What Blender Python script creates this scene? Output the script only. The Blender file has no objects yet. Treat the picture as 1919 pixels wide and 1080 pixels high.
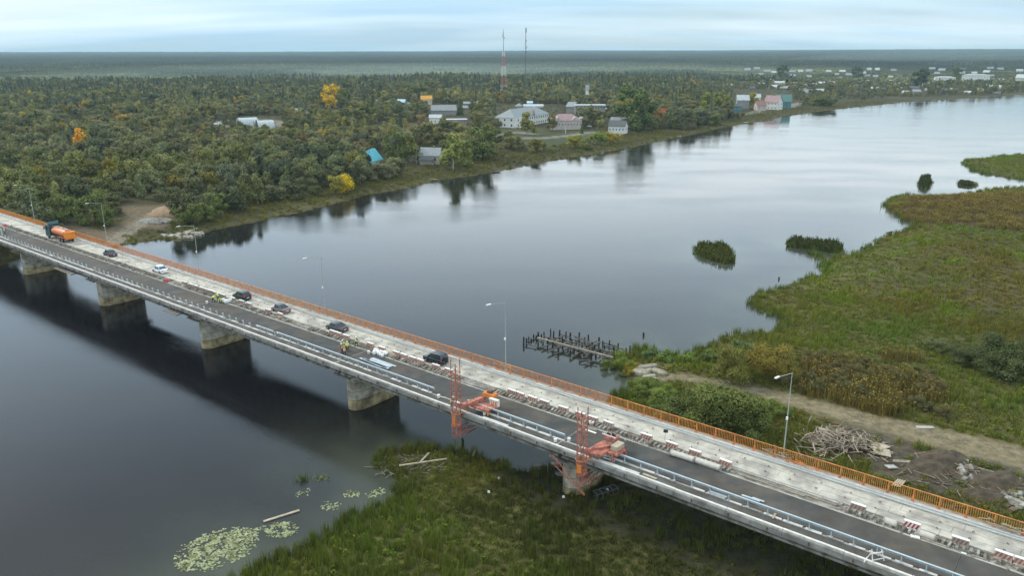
import bpy, bmesh, math, random
import numpy as np
from mathutils import Vector, Matrix, Euler

R = math.radians
rng = random.Random(7)
nr = np.random.RandomState(11)
S = bpy.context.scene

# ------------------------------------------------------------------ camera
CAMZ = 55.2
FPX = 1470.0
PITCH = math.atan(443 / FPX)
ROLL = 0.0033
cam_data = bpy.data.cameras.new('camera')
cam_data.sensor_width = 36.0
cam_data.lens = FPX / 1919 * 36.0
cam_data.clip_start = 0.5
cam_data.clip_end = 40000
cam = bpy.data.objects.new('camera', cam_data)
S.collection.objects.link(cam)
cam.matrix_world = Matrix.Translation((0, 0, CAMZ)) @ Matrix.Rotation(math.pi / 2 - PITCH, 4, 'X') @ Matrix.Rotation(-ROLL, 4, 'Z')
S.camera = cam

# ------------------------------------------------------------------ world, sun, exposure
SUN_EL, SUN_AZ = R(38), R(-62)      # azimuth measured from the view direction, negative = left
w = bpy.data.worlds.new('World')
S.world = w
w.use_nodes = True
nt = w.node_tree
nt.nodes.clear()
def N(t, typ, **kw):
    n = t.nodes.new(typ)
    for k, v in kw.items():
        setattr(n, k, v)
    return n
out = N(nt, 'ShaderNodeOutputWorld')
bg = N(nt, 'ShaderNodeBackground')
sky = N(nt, 'ShaderNodeTexSky', sky_type='NISHITA', sun_disc=False)
sky.sun_elevation = SUN_EL
sky.sun_rotation = SUN_AZ
sky.air_density = 1.0
sky.dust_density = 1.5
sky.ozone_density = 1.5
SKY_STRENGTH = 0.1
bg.inputs['Strength'].default_value = SKY_STRENGTH
tc = N(nt, 'ShaderNodeTexCoord')
# clouds live on a flat layer: direction / height
sep = N(nt, 'ShaderNodeSeparateXYZ')
nt.links.new(tc.outputs['Generated'], sep.inputs[0])
zmax = N(nt, 'ShaderNodeMath', operation='MAXIMUM'); zmax.inputs[1].default_value = 0.0
nt.links.new(sep.outputs['Z'], zmax.inputs[0])
zadd = N(nt, 'ShaderNodeMath', operation='ADD'); zadd.inputs[1].default_value = 0.12
nt.links.new(zmax.outputs[0], zadd.inputs[0])
dx = N(nt, 'ShaderNodeMath', operation='DIVIDE'); dy = N(nt, 'ShaderNodeMath', operation='DIVIDE')
nt.links.new(sep.outputs['X'], dx.inputs[0]); nt.links.new(zadd.outputs[0], dx.inputs[1])
nt.links.new(sep.outputs['Y'], dy.inputs[0]); nt.links.new(zadd.outputs[0], dy.inputs[1])
comb = N(nt, 'ShaderNodeCombineXYZ')
nt.links.new(dx.outputs[0], comb.inputs['X']); nt.links.new(dy.outputs[0], comb.inputs['Y'])
mp = N(nt, 'ShaderNodeMapping')
mp.inputs['Rotation'].default_value = (0, 0, R(-32))
mp.inputs['Scale'].default_value = (0.32, 0.8, 1)
mp.inputs['Location'].default_value = (1.9, 0.55, 0)
nt.links.new(comb.outputs[0], mp.inputs[0])
cn = N(nt, 'ShaderNodeTexNoise'); cn.inputs['Scale'].default_value = 0.85
cn.inputs['Detail'].default_value = 7; cn.inputs['Roughness'].default_value = 0.52
nt.links.new(mp.outputs[0], cn.inputs['Vector'])
cr = N(nt, 'ShaderNodeValToRGB')
cr.color_ramp.elements[0].position = 0.30; cr.color_ramp.elements[0].color = (0.55, 0.55, 0.55, 1)
cr.color_ramp.elements[1].position = 0.60; cr.color_ramp.elements[1].color = (1, 1, 1, 1)
nt.links.new(cn.outputs['Fac'], cr.inputs[0])
# cloud brightness varies with thickness
cn2 = N(nt, 'ShaderNodeTexNoise'); cn2.inputs['Scale'].default_value = 0.55
cn2.inputs['Detail'].default_value = 5
nt.links.new(mp.outputs[0], cn2.inputs['Vector'])
cc = N(nt, 'ShaderNodeValToRGB')
cc.color_ramp.elements[0].position = 0.38; cc.color_ramp.elements[0].color = (3.9, 5.3, 6.4, 1)
cc.color_ramp.elements[1].position = 0.60; cc.color_ramp.elements[1].color = (7.5, 8.1, 8.3, 1)
nt.links.new(cn2.outputs['Fac'], cc.inputs[0])
mixc = N(nt, 'ShaderNodeMix', data_type='RGBA')
nt.links.new(cr.outputs[0], mixc.inputs['Factor'])
nt.links.new(sky.outputs[0], mixc.inputs['A'])
nt.links.new(cc.outputs[0], mixc.inputs['B'])
# sky brightness by height: bright low band, dim middle, shaped for the river's reflections
lum = N(nt, 'ShaderNodeValToRGB'); lum.color_ramp.interpolation = 'B_SPLINE'
els = [(0.0, (.42, .465, .49)), (0.07, (.47, .51, .53)), (0.16, (1.0, 1.0, 1.0)), (0.30, (.95, .96, .97)), (0.46, (.40, .42, .47)), (0.65, (.62, .60, .57)), (1.0, (.92, .88, .80))]
while len(lum.color_ramp.elements) < len(els): lum.color_ramp.elements.new(0.5)
for el_, (p_, c_) in zip(lum.color_ramp.elements, els): el_.position = p_; el_.color = (*c_, 1)
nt.links.new(sep.outputs['Z'], lum.inputs[0])
lum2 = N(nt, 'ShaderNodeVectorMath', operation='SCALE'); lum2.inputs['Scale'].default_value = 2.0
nt.links.new(lum.outputs[0], lum2.inputs[0])
vml = N(nt, 'ShaderNodeVectorMath', operation='MULTIPLY')
nt.links.new(mixc.outputs['Result'], vml.inputs[0]); nt.links.new(lum2.outputs[0], vml.inputs[1])
nt.links.new(vml.outputs[0], bg.inputs['Color'])
nt.links.new(bg.outputs[0], out.inputs[0])

sd_ = bpy.data.lights.new('sun', 'SUN')
sd_.energy = 1.5
sd_.angle = R(11)
sd_.color = (1.0, 0.93, 0.82)
sun = bpy.data.objects.new('sun', sd_)
S.collection.objects.link(sun)
sdir = Vector((math.sin(SUN_AZ) * math.cos(SUN_EL), math.cos(SUN_AZ) * math.cos(SUN_EL), math.sin(SUN_EL)))
sun.rotation_euler = sdir.to_track_quat('Z', 'Y').to_euler()
sun.location = (0, 0, 300)

S.view_settings.view_transform = 'Standard'
S.view_settings.look = 'None'
S.view_settings.gamma = 1.0
S.view_settings.exposure = 0.52
S.view_settings.use_curve_mapping = False
S.render.engine = 'CYCLES'
S.cycles.max_bounces = 6
S.cycles.diffuse_bounces = 2
S.cycles.glossy_bounces = 3
S.cycles.transmission_bounces = 2
S.cycles.transparent_max_bounces = 6
S.cycles.volume_bounces = 0
S.cycles.caustics_reflective = False
S.cycles.caustics_refractive = False
S.cycles.use_denoising = True

# ------------------------------------------------------------------ picking points of the place
def ray(x, y):
    u, v = x - 959.5, 540 - y
    c, s = math.cos(ROLL), math.sin(ROLL)
    u, v = u * c + v * s, -u * s + v * c
    return Vector((u, FPX * math.cos(PITCH) + v * math.sin(PITCH), -FPX * math.sin(PITCH) + v * math.cos(PITCH)))
def G(x, y, z=0.0):                        # ground point seen at (x, y) of the photograph, for a ground of height z
    r = ray(x, y)
    t = (z - CAMZ) / r.z
    return Vector((r.x * t, r.y * t, z))
def proj(X, Y, Z):                          # the inverse, also for arrays
    c, s = math.cos(PITCH), math.sin(PITCH)
    Z = Z - CAMZ
    d = Y * c - Z * s
    v = (Y * s + Z * c) / d * FPX
    u = X / d * FPX
    cr_, sr_ = math.cos(ROLL), math.sin(ROLL)
    return 959.5 + u * cr_ - v * sr_, 540 - (u * sr_ + v * cr_), FPX / d

TH = R(51.0)
DECK = 8.9
AX = Vector((-math.sin(TH), math.cos(TH), 0))      # along the bridge, towards the far bank
NX = Vector((math.cos(TH), math.sin(TH), 0))       # across it, away from the camera
BROT = TH - math.pi / 2
S0, N0 = 110.0, 77.0
BORG = AX * S0 + NX * N0
def W(s, n, z=DECK):
    return AX * s + NX * n + Vector((0, 0, z))
def SN(x, y, z=DECK):
    p = G(x, y, z)
    return p.dot(AX), p.dot(NX)
def L(s, n, z):                              # bridge-local coordinates
    return (S0 - s, n - N0, z)

# ------------------------------------------------------------------ materials
MATS = {}
def mat(name, col, rough=0.8, metal=0.0, var=0.15, scale=1.5, bump=0.0, bscale=8.0, tint=False, shade=False,
        col2=None, col2scale=0.3, col2lo=0.45, col2hi=0.6, spec=0.3, emis=None, detail=4, coord='pos', sss=0):
    m = bpy.data.materials.new(name)
    m.use_nodes = True
    t = m.node_tree
    b = t.nodes['Principled BSDF']
    b.inputs['Roughness'].default_value = rough
    b.inputs['Metallic'].default_value = metal
    b.inputs['Specular IOR Level'].default_value = spec
    if coord == 'pos':
        g = N(t, 'ShaderNodeNewGeometry'); vec = g.outputs['Position']
    else:
        g = N(t, 'ShaderNodeTexCoord'); vec = g.outputs['Object']
    c = N(t, 'ShaderNodeRGB'); c.outputs[0].default_value = (*col, 1)
    cur = c.outputs[0]
    if col2:
        n2 = N(t, 'ShaderNodeTexNoise'); n2.inputs['Scale'].default_value = col2scale
        n2.inputs['Detail'].default_value = 5; n2.inputs['Roughness'].default_value = 0.6
        t.links.new(vec, n2.inputs['Vector'])
        r2 = N(t, 'ShaderNodeMapRange'); r2.inputs[1].default_value = col2lo; r2.inputs[2].default_value = col2hi
        t.links.new(n2.outputs['Fac'], r2.inputs[0])
        mx = N(t, 'ShaderNodeMix', data_type='RGBA')
        mx.inputs['B'].default_value = (*col2, 1)
        t.links.new(r2.outputs[0], mx.inputs['Factor']); t.links.new(cur, mx.inputs['A'])
        cur = mx.outputs['Result']
    if var > 0:
        n1 = N(t, 'ShaderNodeTexNoise'); n1.inputs['Scale'].default_value = scale
        n1.inputs['Detail'].default_value = detail
        t.links.new(vec, n1.inputs['Vector'])
        r1 = N(t, 'ShaderNodeMapRange'); r1.inputs[1].default_value = 0.3; r1.inputs[2].default_value = 0.7
        r1.inputs[3].default_value = 1 - var; r1.inputs[4].default_value = 1 + var
        t.links.new(n1.outputs['Fac'], r1.inputs[0])
        vm = N(t, 'ShaderNodeVectorMath', operation='SCALE')
        t.links.new(cur, vm.inputs[0]); t.links.new(r1.outputs[0], vm.inputs['Scale'])
        cur = vm.outputs[0]
    if shade:
        a = N(t, 'ShaderNodeAttribute', attribute_name='shade')
        vm = N(t, 'ShaderNodeVectorMath', operation='SCALE')
        t.links.new(cur, vm.inputs[0]); t.links.new(a.outputs['Fac'], vm.inputs['Scale'])
        cur = vm.outputs[0]
    if tint:
        a = N(t, 'ShaderNodeAttribute', attribute_name='tint', attribute_type='INSTANCER')
        vm = N(t, 'ShaderNodeVectorMath', operation='MULTIPLY')
        t.links.new(cur, vm.inputs[0]); t.links.new(a.outputs['Vector'], vm.inputs[1])
        cur = vm.outputs[0]
    t.links.new(cur, b.inputs['Base Color'])
    if bump > 0:
        nb = N(t, 'ShaderNodeTexNoise'); nb.inputs['Scale'].default_value = bscale; nb.inputs['Detail'].default_value = 5
        t.links.new(vec, nb.inputs['Vector'])
        bp = N(t, 'ShaderNodeBump'); bp.inputs['Distance'].default_value = bump
        t.links.new(nb.outputs['Fac'], bp.inputs['Height']); t.links.new(bp.outputs[0], b.inputs['Normal'])
    if emis:
        b.inputs['Emission Color'].default_value = (*emis, 1); b.inputs['Emission Strength'].default_value = 1
    MATS[name] = m
    return m

# ------------------------------------------------------------------ mesh builder and tagging
class MB:
    def __init__(self):
        self.v = []; self.f = []; self.mi = []; self.cur = 0
    def mat(self, i):
        self.cur = i; return self
    def face(self, idx):
        self.f.append(tuple(idx)); self.mi.append(self.cur)
    def poly(self, pts):
        b = len(self.v); self.v += [tuple(p) for p in pts]; self.face(range(b, b + len(pts))); return self
    def hexa(self, p):                       # 8 points: bottom ring 0-3 ccw, top ring 4-7
        b = len(self.v); self.v += [tuple(q) for q in p]
        for q in ((3, 2, 1, 0), (4, 5, 6, 7), (0, 1, 5, 4), (1, 2, 6, 5), (2, 3, 7, 6), (3, 0, 4, 7)):
            self.face([b + i for i in q])
        return self
    def box(self, c, s, rz=0.0, rx=0.0, ry=0.0, taper=1.0):
        hx, hy, hz = s[0] / 2, s[1] / 2, s[2] / 2
        M = Euler((rx, ry, rz)).to_matrix(); C = Vector(c)
        pts = []
        for z, k in ((-hz, 1.0), (hz, taper)):
            for x, y in ((-hx, -hy), (hx, -hy), (hx, hy), (-hx, hy)):
                pts.append(C + M @ Vector((x * k, y * k, z)))
        return self.hexa(pts)
    def bb(self, x0, x1, y0, y1, z0, z1):
        return self.box(((x0 + x1) / 2, (y0 + y1) / 2, (z0 + z1) / 2), (abs(x1 - x0), abs(y1 - y0), abs(z1 - z0)))
    def bar(self, a, b, wd, ht=None):        # a square bar from a to b
        a, b = Vector(a), Vector(b); d = b - a
        ht = ht or wd
        z = Vector((0, 0, 1)) if abs(d.normalized().z) < 0.95 else Vector((1, 0, 0))
        x = d.cross(z).normalized() * wd / 2; y = x.cross(d).normalized() * ht / 2
        return self.hexa([a - x - y, a + x - y, a + x + y, a - x + y, b - x - y, b + x - y, b + x + y, b - x + y])
    def tube(self, a, b, r0, r1=None, seg=8, cap=True):
        a, b = Vector(a), Vector(b); d = (b - a)
        r1 = r0 if r1 is None else r1
        z = Vector((0, 0, 1)) if abs(d.normalized().z) < 0.95 else Vector((1, 0, 0))
        x = d.cross(z).normalized(); y = x.cross(d).normalized()
        bs = len(self.v)
        for c, r in ((a, r0), (b, r1)):
            for i in range(seg):
                t = 2 * math.pi * i / seg
                self.v.append(tuple(c + x * math.cos(t) * r + y * math.sin(t) * r))
        for i in range(seg):
            j = (i + 1) % seg
            self.face((bs + i, bs + j, bs + seg + j, bs + seg + i))
        if cap:
            self.face([bs + i for i in range(seg)][::-1]); self.face([bs + seg + i for i in range(seg)])
        return self
    def prism(self, pts, z0, z1, s1=1.0):    # pts: ccw outline in xy
        n = len(pts); b = len(self.v)
        cx = sum(p[0] for p in pts) / n; cy = sum(p[1] for p in pts) / n
        self.v += [(p[0], p[1], z0) for p in pts] + [(cx + (p[0] - cx) * s1, cy + (p[1] - cy) * s1, z1) for p in pts]
        self.face([b + i for i in range(n)][::-1]); self.face([b + n + i for i in range(n)])
        for i in range(n):
            j = (i + 1) % n
            self.face((b + i, b + j, b + n + j, b + n + i))
        return self
    def extrude_x(self, prof, x0, x1):       # prof: outline in (y, z)
        n = len(prof); b = len(self.v)
        self.v += [(x0, p[0], p[1]) for p in prof] + [(x1, p[0], p[1]) for p in prof]
        self.face([b + i for i in range(n)][::-1]); self.face([b + n + i for i in range(n)])
        for i in range(n):
            j = (i + 1) % n
            self.face((b + i, b + j, b + n + j, b + n + i))
        return self
    def loft(self, rings, cap=True):
        n = len(rings[0]); b = len(self.v)
        for r in rings: self.v += [tuple(p) for p in r]
        for k in range(len(rings) - 1):
            for i in range(n):
                j = (i + 1) % n
                self.face((b + k * n + i, b + k * n + j, b + (k + 1) * n + j, b + (k + 1) * n + i))
        if cap:
            self.face([b + i for i in range(n)][::-1]); e = b + (len(rings) - 1) * n
            self.face([e + i for i in range(n)])
        return self
    def mesh(self, name, mats, smooth=False, fix=True):
        me = bpy.data.meshes.new(name)
        me.from_pydata(self.v, [], self.f)
        if not isinstance(mats, (list, tuple)): mats = [mats]
        for m in mats: me.materials.append(m)
        if len(mats) > 1: me.polygons.foreach_set('material_index', self.mi)
        if smooth: me.polygons.foreach_set('use_smooth', [True] * len(self.f))
        if fix and len(self.f) < 20000:
            bm = bmesh.new(); bm.from_mesh(me); bmesh.ops.recalc_face_normals(bm, faces=bm.faces); bm.to_mesh(me); bm.free()
        me.update()
        return me
    def build(self, name, mats, parent=None, smooth=False, **tags):
        return link(name, self.mesh(name, mats, smooth), parent, **tags)

def link(name, me, parent=None, loc=None, rot=None, scale=None, label=None, cat=None, group=None, kind=None, tint=None):
    o = bpy.data.objects.new(name, me)
    S.collection.objects.link(o)
    if parent is not None: o.parent = parent
    if loc is not None: o.location = loc
    if rot is not None: o.rotation_euler = rot if hasattr(rot, '__len__') else (0, 0, rot)
    if scale is not None: o.scale = scale if hasattr(scale, '__len__') else (scale,) * 3
    tag(o, label, cat, group, kind)
    if tint is not None: o['tint'] = [float(q) for q in tint]
    return o
def tag(o, label=None, cat=None, group=None, kind=None):
    if label: o['label'] = label
    if cat: o['category'] = cat
    if group: o['group'] = group
    if kind: o['kind'] = kind
    return o
def empty(name, loc=(0, 0, 0), rot=0.0, label=None, cat=None, group=None):
    o = link(name, None, None, loc, rot, None, label, cat, group)
    o.empty_display_size = 0.3
    return o
def bempty(name, label, cat, group=None):    # an Empty in the bridge's frame
    return empty(name, BORG, BROT, label, cat, group)
def copy_tree(o, parent=None):
    c = o.copy(); S.collection.objects.link(c); c.parent = parent
    for ch in o.children: copy_tree(ch, c)
    return c

# smooth value noise on arrays
_T = nr.rand(257, 257)
def vnoise(x, y, seed=0.0):
    x = x + seed * 17.3; y = y + seed * 5.7
    xi = np.floor(x).astype(int); yi = np.floor(y).astype(int)
    fx = x - xi; fy = y - yi
    fx = fx * fx * (3 - 2 * fx); fy = fy * fy * (3 - 2 * fy)
    a = _T[xi % 256, yi % 256]; b = _T[(xi + 1) % 256, yi % 256]; c = _T[xi % 256, (yi + 1) % 256]; d = _T[(xi + 1) % 256, (yi + 1) % 256]
    return (a * (1 - fx) + b * fx) * (1 - fy) + (c * (1 - fx) + d * fx) * fy
def fnoise(x, y, seed=0.0, oct=4):
    s = 0; a = 1; t = 0
    for i in range(oct):
        s = s + a * vnoise(x * 2 ** i, y * 2 ** i, seed + i); t += a; a *= 0.5
    return s / t
def sstep(a, b, x):
    t = np.clip((x - a) / (b - a), 0, 1); return t * t * (3 - 2 * t)
# ------------------------------------------------------------------ river outline (traced on the water level)
far_px = [(250, 458), (300, 450), (335, 453), (372, 441), (400, 432), (440, 425), (500, 412), (560, 400), (620, 385), (680, 368),
          (740, 358), (790, 348), (830, 337), (880, 331), (930, 323), (975, 313), (1000, 308), (1050, 299), (1100, 292), (1150, 283),
          (1200, 274), (1240, 264), (1290, 255), (1340, 243), (1400, 231), (1450, 224), (1460, 219), (1500, 214), (1560, 206), (1620, 199), (1690, 192),
          (1760, 187), (1830, 183), (1880, 180), (1919, 176), (2100, 160), (2500, 140), (3300, 122)]
near_px = [(3600, 150), (2500, 195), (2100, 255), (1960, 283), (1919, 289), (1880, 293), (1840, 297), (1810, 299), (1800, 306), (1815, 312), (1830, 323), (1860, 330),
           (1900, 335), (1960, 339), (2000, 344), (1919, 350), (1870, 353), (1820, 362), (1760, 366), (1700, 365), (1662, 372), (1663, 385),
           (1670, 400), (1690, 415), (1715, 420), (1700, 430), (1665, 440), (1620, 462), (1610, 475), (1570, 478), (1555, 482),
           (1545, 498), (1535, 512), (1500, 525), (1460, 540), (1430, 546), (1416, 560), (1414, 575), (1425, 585), (1452, 590),
           (1463, 602), (1452, 618), (1400, 628), (1370, 630), (1340, 648), (1310, 662), (1290, 668), (1260, 662), (1220, 655),
           (1195, 650), (1188, 662), (1160, 664), (1128, 676), (1124, 688), (1150, 695), (1180, 705), (1190, 716), (1175, 730), (1152, 738),
           (1135, 750), (1100, 800), (1085, 860), (1062, 893), (1010, 885), (960, 878), (900, 862), (870, 852), (830, 843), (780, 840), (730, 845), (705, 858),
           (700, 875), (712, 892), (745, 911), (730, 925), (692, 950), (660, 966), (637, 987), (600, 1008), (560, 1027),
           (513, 1043), (467, 1063), (430, 1085), (350, 1130)]
shore = [G(*p).xy for p in far_px] + [G(*p).xy for p in near_px]
shore += [Vector((-75, 20)), Vector((-160, -150)), Vector((-500, -400)), Vector((-800, -300)), Vector((-330, 20)), Vector((-200, 150))]
shore += [G(0, 500).xy, G(40, 486).xy]
SH = np.array([(p[0], p[1]) for p in shore])
def island_poly(pts, z=0): return np.array([(G(*p, z).x, G(*p, z).y) for p in pts])
ISL = [island_poly([(1304, 474), (1306, 462), (1318, 459), (1335, 462), (1350, 457), (1363, 466), (1372, 480), (1379, 487), (1376, 494), (1355, 496), (1332, 489), (1312, 482)]),
       island_poly([(1473, 464), (1473, 456), (1492, 452), (1530, 454), (1560, 458), (1581, 466), (1580, 474), (1556, 474), (1530, 470), (1500, 467)]),
       island_poly([(1523, 484), (1522, 475), (1540, 474), (1544, 482), (1535, 486)]),
       island_poly([(1722, 350), (1724, 338), (1742, 336), (1744, 347), (1735, 355)]),
       island_poly([(1795, 347), (1797, 342), (1812, 342), (1826, 345), (1824, 349), (1808, 349)])]
def sdist(X, Y, poly):
    x = X.ravel(); y = Y.ravel()
    d2 = np.full(x.shape, 1e18); ins = np.zeros(x.shape, bool)
    n = len(poly)
    for i in range(n):
        ax_, ay_ = poly[i]; bx_, by_ = poly[(i + 1) % n]
        ex, ey = bx_ - ax_, by_ - ay_
        t = np.clip(((x - ax_) * ex + (y - ay_) * ey) / (ex * ex + ey * ey + 1e-9), 0, 1)
        dd = (x - ax_ - t * ex) ** 2 + (y - ay_ - t * ey) ** 2
        d2 = np.minimum(d2, dd)
        c = ((ay_ > y) != (by_ > y))
        with np.errstate(divide='ignore', invalid='ignore'):
            xi = ex * (y - ay_) / (ey if ey != 0 else 1e-9) + ax_
        ins ^= (c & (x < xi))
    d = np.sqrt(d2); d[ins] *= -1
    return d.reshape(X.shape)
def land_sd(X, Y):                          # > 0 on land, < 0 in the river
    d = sdist(X, Y, SH)                     # inside the river polygon: negative
    for p in ISL:
        d = np.maximum(d, -sdist(X, Y, p))
    return d
def wobble(X, Y):
    return (fnoise(X / 9, Y / 9, 3) - 0.5) * 3.2 + (fnoise(X / 2.2, Y / 2.2, 5) - 0.5) * 1.2
# which bank: the line of the river's middle
MIDL = [G(0, 700).xy, G(500, 520).xy, G(900, 420).xy, G(1300, 330).xy, G(1700, 240).xy, G(2600, 175).xy]
def far_side(X, Y):
    ang = np.arctan2(X, Y); m = np.zeros(X.shape, bool)
    r = np.hypot(X, Y)
    ma = np.array([math.atan2(p[0], p[1]) for p in MIDL]); mr = np.array([p.length for p in MIDL])
    o = np.argsort(ma)
    return r > np.interp(ang, ma[o], mr[o])

# the access track and other ground zones
def line_dist(X, Y, pts):
    x = X.ravel(); y = Y.ravel(); best = np.full(x.shape, 1e9); par = np.zeros(x.shape)
    for i in range(len(pts) - 1):
        a, b = pts[i], pts[i + 1]; ex, ey = b[0] - a[0], b[1] - a[1]
        t = np.clip(((x - a[0]) * ex + (y - a[1]) * ey) / (ex * ex + ey * ey), 0, 1)
        d = np.hypot(x - a[0] - t * ex, y - a[1] - t * ey)
        m = d < best; best[m] = d[m]; par[m] = (i + t[m]) / (len(pts) - 1)
    return best.reshape(X.shape), par.reshape(X.shape)
GL = 1.3
TRACK = [G(x, y, GL).xy for x, y in [(1200, 700), (1260, 702), (1330, 712), (1400, 727), (1470, 745), (1560, 772), (1640, 795), (1720, 815), (1800, 835), (1919, 864), (2050, 900), (2300, 980)]]
MUD = island_poly([(1520, 815), (1590, 800), (1650, 812), (1720, 838), (1830, 862), (1930, 890), (1960, 1010), (1890, 985), (1820, 962), (1750, 940), (1700, 905), (1640, 880), (1560, 850)], GL)
REED = island_poly([(1666, 378), (1760, 369), (1840, 368), (1960, 358), (1960, 440), (1860, 435), (1780, 425), (1720, 416), (1690, 412), (1668, 398)], 1)
WEED = island_poly([(1480, 668), (1540, 655), (1620, 668), (1700, 690), (1750, 720), (1775, 760), (1720, 775), (1640, 770), (1560, 745), (1490, 715)], GL)
BROWN = island_poly([(1690, 480), (1800, 440), (1960, 430), (1960, 640), (1800, 615), (1700, 570), (1640, 540)], GL)
LDIRT = island_poly([(225, 390), (330, 384), (330, 412), (300, 424), (262, 420), (225, 436), (205, 452), (165, 448), (95, 425), (130, 412), (190, 430), (240, 410)], 2)
LROAD = [G(x, y, 2).xy for x, y in [(205, 452), (235, 430), (262, 415), (300, 396), (335, 383), (420, 372)]]
YARD = island_poly([(362, 232), (400, 226), (450, 220), (560, 226), (600, 238), (575, 250), (500, 256), (440, 254), (400, 250)], 3)
MEADOW = island_poly([(590, 246), (680, 236), (760, 232), (860, 234), (880, 244), (780, 254), (650, 256)], 3)
LAWN = island_poly([(880, 252), (930, 240), (1090, 244), (1165, 252), (1130, 268), (1040, 274), (930, 268)], 3)
SROADS = [[G(x, y, 3).xy for x, y in p] for p in
          [[(925, 253), (970, 246), (1000, 250)], [(970, 257), (1020, 257), (1070, 252), (1110, 246)],
           [(1365, 215), (1400, 210), (1440, 203), (1480, 198), (1505, 190), (1520, 182), (1560, 176), (1620, 173)], [(1290, 221), (1330, 217), (1365, 215)],
           [(520, 232), (560, 220), (600, 214)], [(590, 236), (640, 232)]]]

def height(X, Y, sd):
    r = np.hypot(X, Y)
    fs = far_side(X, Y)
    h = np.where(sd < 0, np.maximum(sd * 0.35, -2.5), 0)
    h = h + 0.9 * sstep(0, 9, sd)
    h = h + np.where(fs, 1.6 * sstep(8, 60, sd), 0.5 * sstep(5, 30, sd))
    h = h + np.where(sd > 0, (fnoise(X / 14, Y / 14, 1) - 0.5) * 0.8 * sstep(0, 10, sd), 0)
    h = h + np.where(fs, sstep(2500, 5200, r) * 12 + sstep(4200, 9500, r) * 32, 0) + sstep(2500, 9000, r) * (fnoise(X / 1500, Y / 1500, 9) - 0.5) * 26 * np.where(sd > 0, 1, 0)
    # approach embankments of the bridge
    s = X * AX.x + Y * AX.y; n = X * NX.x + Y * NX.y
    off = np.maximum(np.abs(n - 77.2) - 8.5, 0)
    emb = (DECK - 1.2) - off * 0.6
    e = np.maximum(np.where(s > 288, emb - np.maximum(305 - s, 0) * .6, -9), np.where(s < -62, emb - np.maximum(s + 80, 0) * .6, -9))
    h = np.maximum(h, np.where((e > 0.5), e, -9))
    return h

# ------------------------------------------------------------------ ground sheet (finer towards the places seen close up)
angs = np.concatenate([np.radians(np.arange(-47, 47.01, 0.2)), np.radians(np.linspace(52, 308, 44))])
rads = [1.0, 12.0]
while rads[-1] < 17000: rads.append(rads[-1] * (1.0125 if rads[-1] < 1500 else 1.03))
rads = np.array(rads)
A_, R_ = np.meshgrid(angs, rads)
GX = np.sin(A_) * R_; GY = np.cos(A_) * R_
GSD = land_sd(GX, GY)
nearmask = R_ < 1500
GSD = GSD + np.where(nearmask, wobble(GX, GY) * sstep(-12, -1, GSD) * (1 - sstep(1, 12, GSD)), 0)
GH = height(GX, GY, GSD)
na, nrad = len(angs), len(rads)
verts = np.stack([GX.ravel(), GY.ravel(), GH.ravel()], 1)
idx = np.arange(na * nrad).reshape(nrad, na)
q = np.stack([idx[:-1, :], np.roll(idx, -1, 1)[:-1, :], np.roll(idx, -1, 1)[1:, :], idx[1:, :]], -1).reshape(-1, 4)[:, ::-1]
def grid_mesh(name, verts, quads):
    me = bpy.data.meshes.new(name)
    me.vertices.add(len(verts)); me.vertices.foreach_set('co', verts.astype(np.float32).ravel())
    me.loops.add(len(quads) * 4); me.loops.foreach_set('vertex_index', quads.astype(np.int32).ravel())
    me.polygons.add(len(quads)); me.polygons.foreach_set('loop_start', np.arange(0, len(quads) * 4, 4, dtype=np.int32))
    me.polygons.foreach_set('use_smooth', np.ones(len(quads), bool))
    me.update(calc_edges=True); me.validate()
    return me
gm = grid_mesh('ground', verts, q)
# close the middle below the camera with a fan
fs_ = far_side(GX, GY)
col = np.zeros((nrad, na, 4)); col[..., 3] = 1
def put(mask, c):
    m = np.clip(mask, 0, 1)[..., None]
    col[..., :3] = col[..., :3] * (1 - m) + np.array(c) * m
n1 = fnoise(GX / 25, GY / 25, 2)[..., None]; n2 = fnoise(GX / 3, GY / 3, 4)[..., None]
green = np.array((.062, .064, .020)); olive = np.array((.095, .080, .033)); dark = np.array((.022, .026, .013))
col[..., :3] = dark * (1 - n1) + olive * n1
nearland = (~fs_)
gcol = green * (1.35 - n1) + olive * n1 * .9
col[..., :3] = np.where(nearland[..., None], gcol * (0.6 + .8 * n2), col[..., :3])
put(np.where(R_ > 1400, 1.0, 0) * .8, (.028, .036, .024))
zn = (fnoise(GX / 4, GY / 4, 8) - .5) * 4
def zone(poly, soft=1.5, amp=1.0): return sstep(-soft, soft, -(sdist(GX, GY, poly)) + zn * amp)
put(zone(BROWN, 8, 3) * .6, (.07, .055, .026))
put(zone(REED, 2) * .9, (.085, .06, .04)); put(zone(WEED, 2) * .7, (.07, .055, .035))
put(sstep(9, 2, GSD + zn * .6) * np.where(fs_ & (R_ < 1400), .8, 0), (.105, .092, .040))
put(sstep(2.6, .2, GSD + zn * .2) * np.where(fs_, .8, .55), (.05, .042, .026))
put(zone(MEADOW, 6) * .9, (.10, .105, .035)); put(zone(LAWN, 4) * .8, (.065, .075, .03))
put(zone(YARD, 5, 2.5) * sstep(.35, .6, n1[..., 0] * .6 + n2[..., 0] * .4), (.17, .15, .115)); put(zone(LDIRT, 2, .8) * .95, (.15, .115, .075))
td, tp = line_dist(GX, GY, TRACK)
tw = .9 + 3.9 * tp
put(sstep(tw + .9, tw - .7, td + zn * .35) * .9 * np.where(fs_, 0, 1), (.20, .165, .10))
put(sstep(.9, .2, np.abs(td - .9 * tw * .5)) * np.where((td < tw) & ~fs_, .5, 0), (.25, .215, .145))
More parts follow.
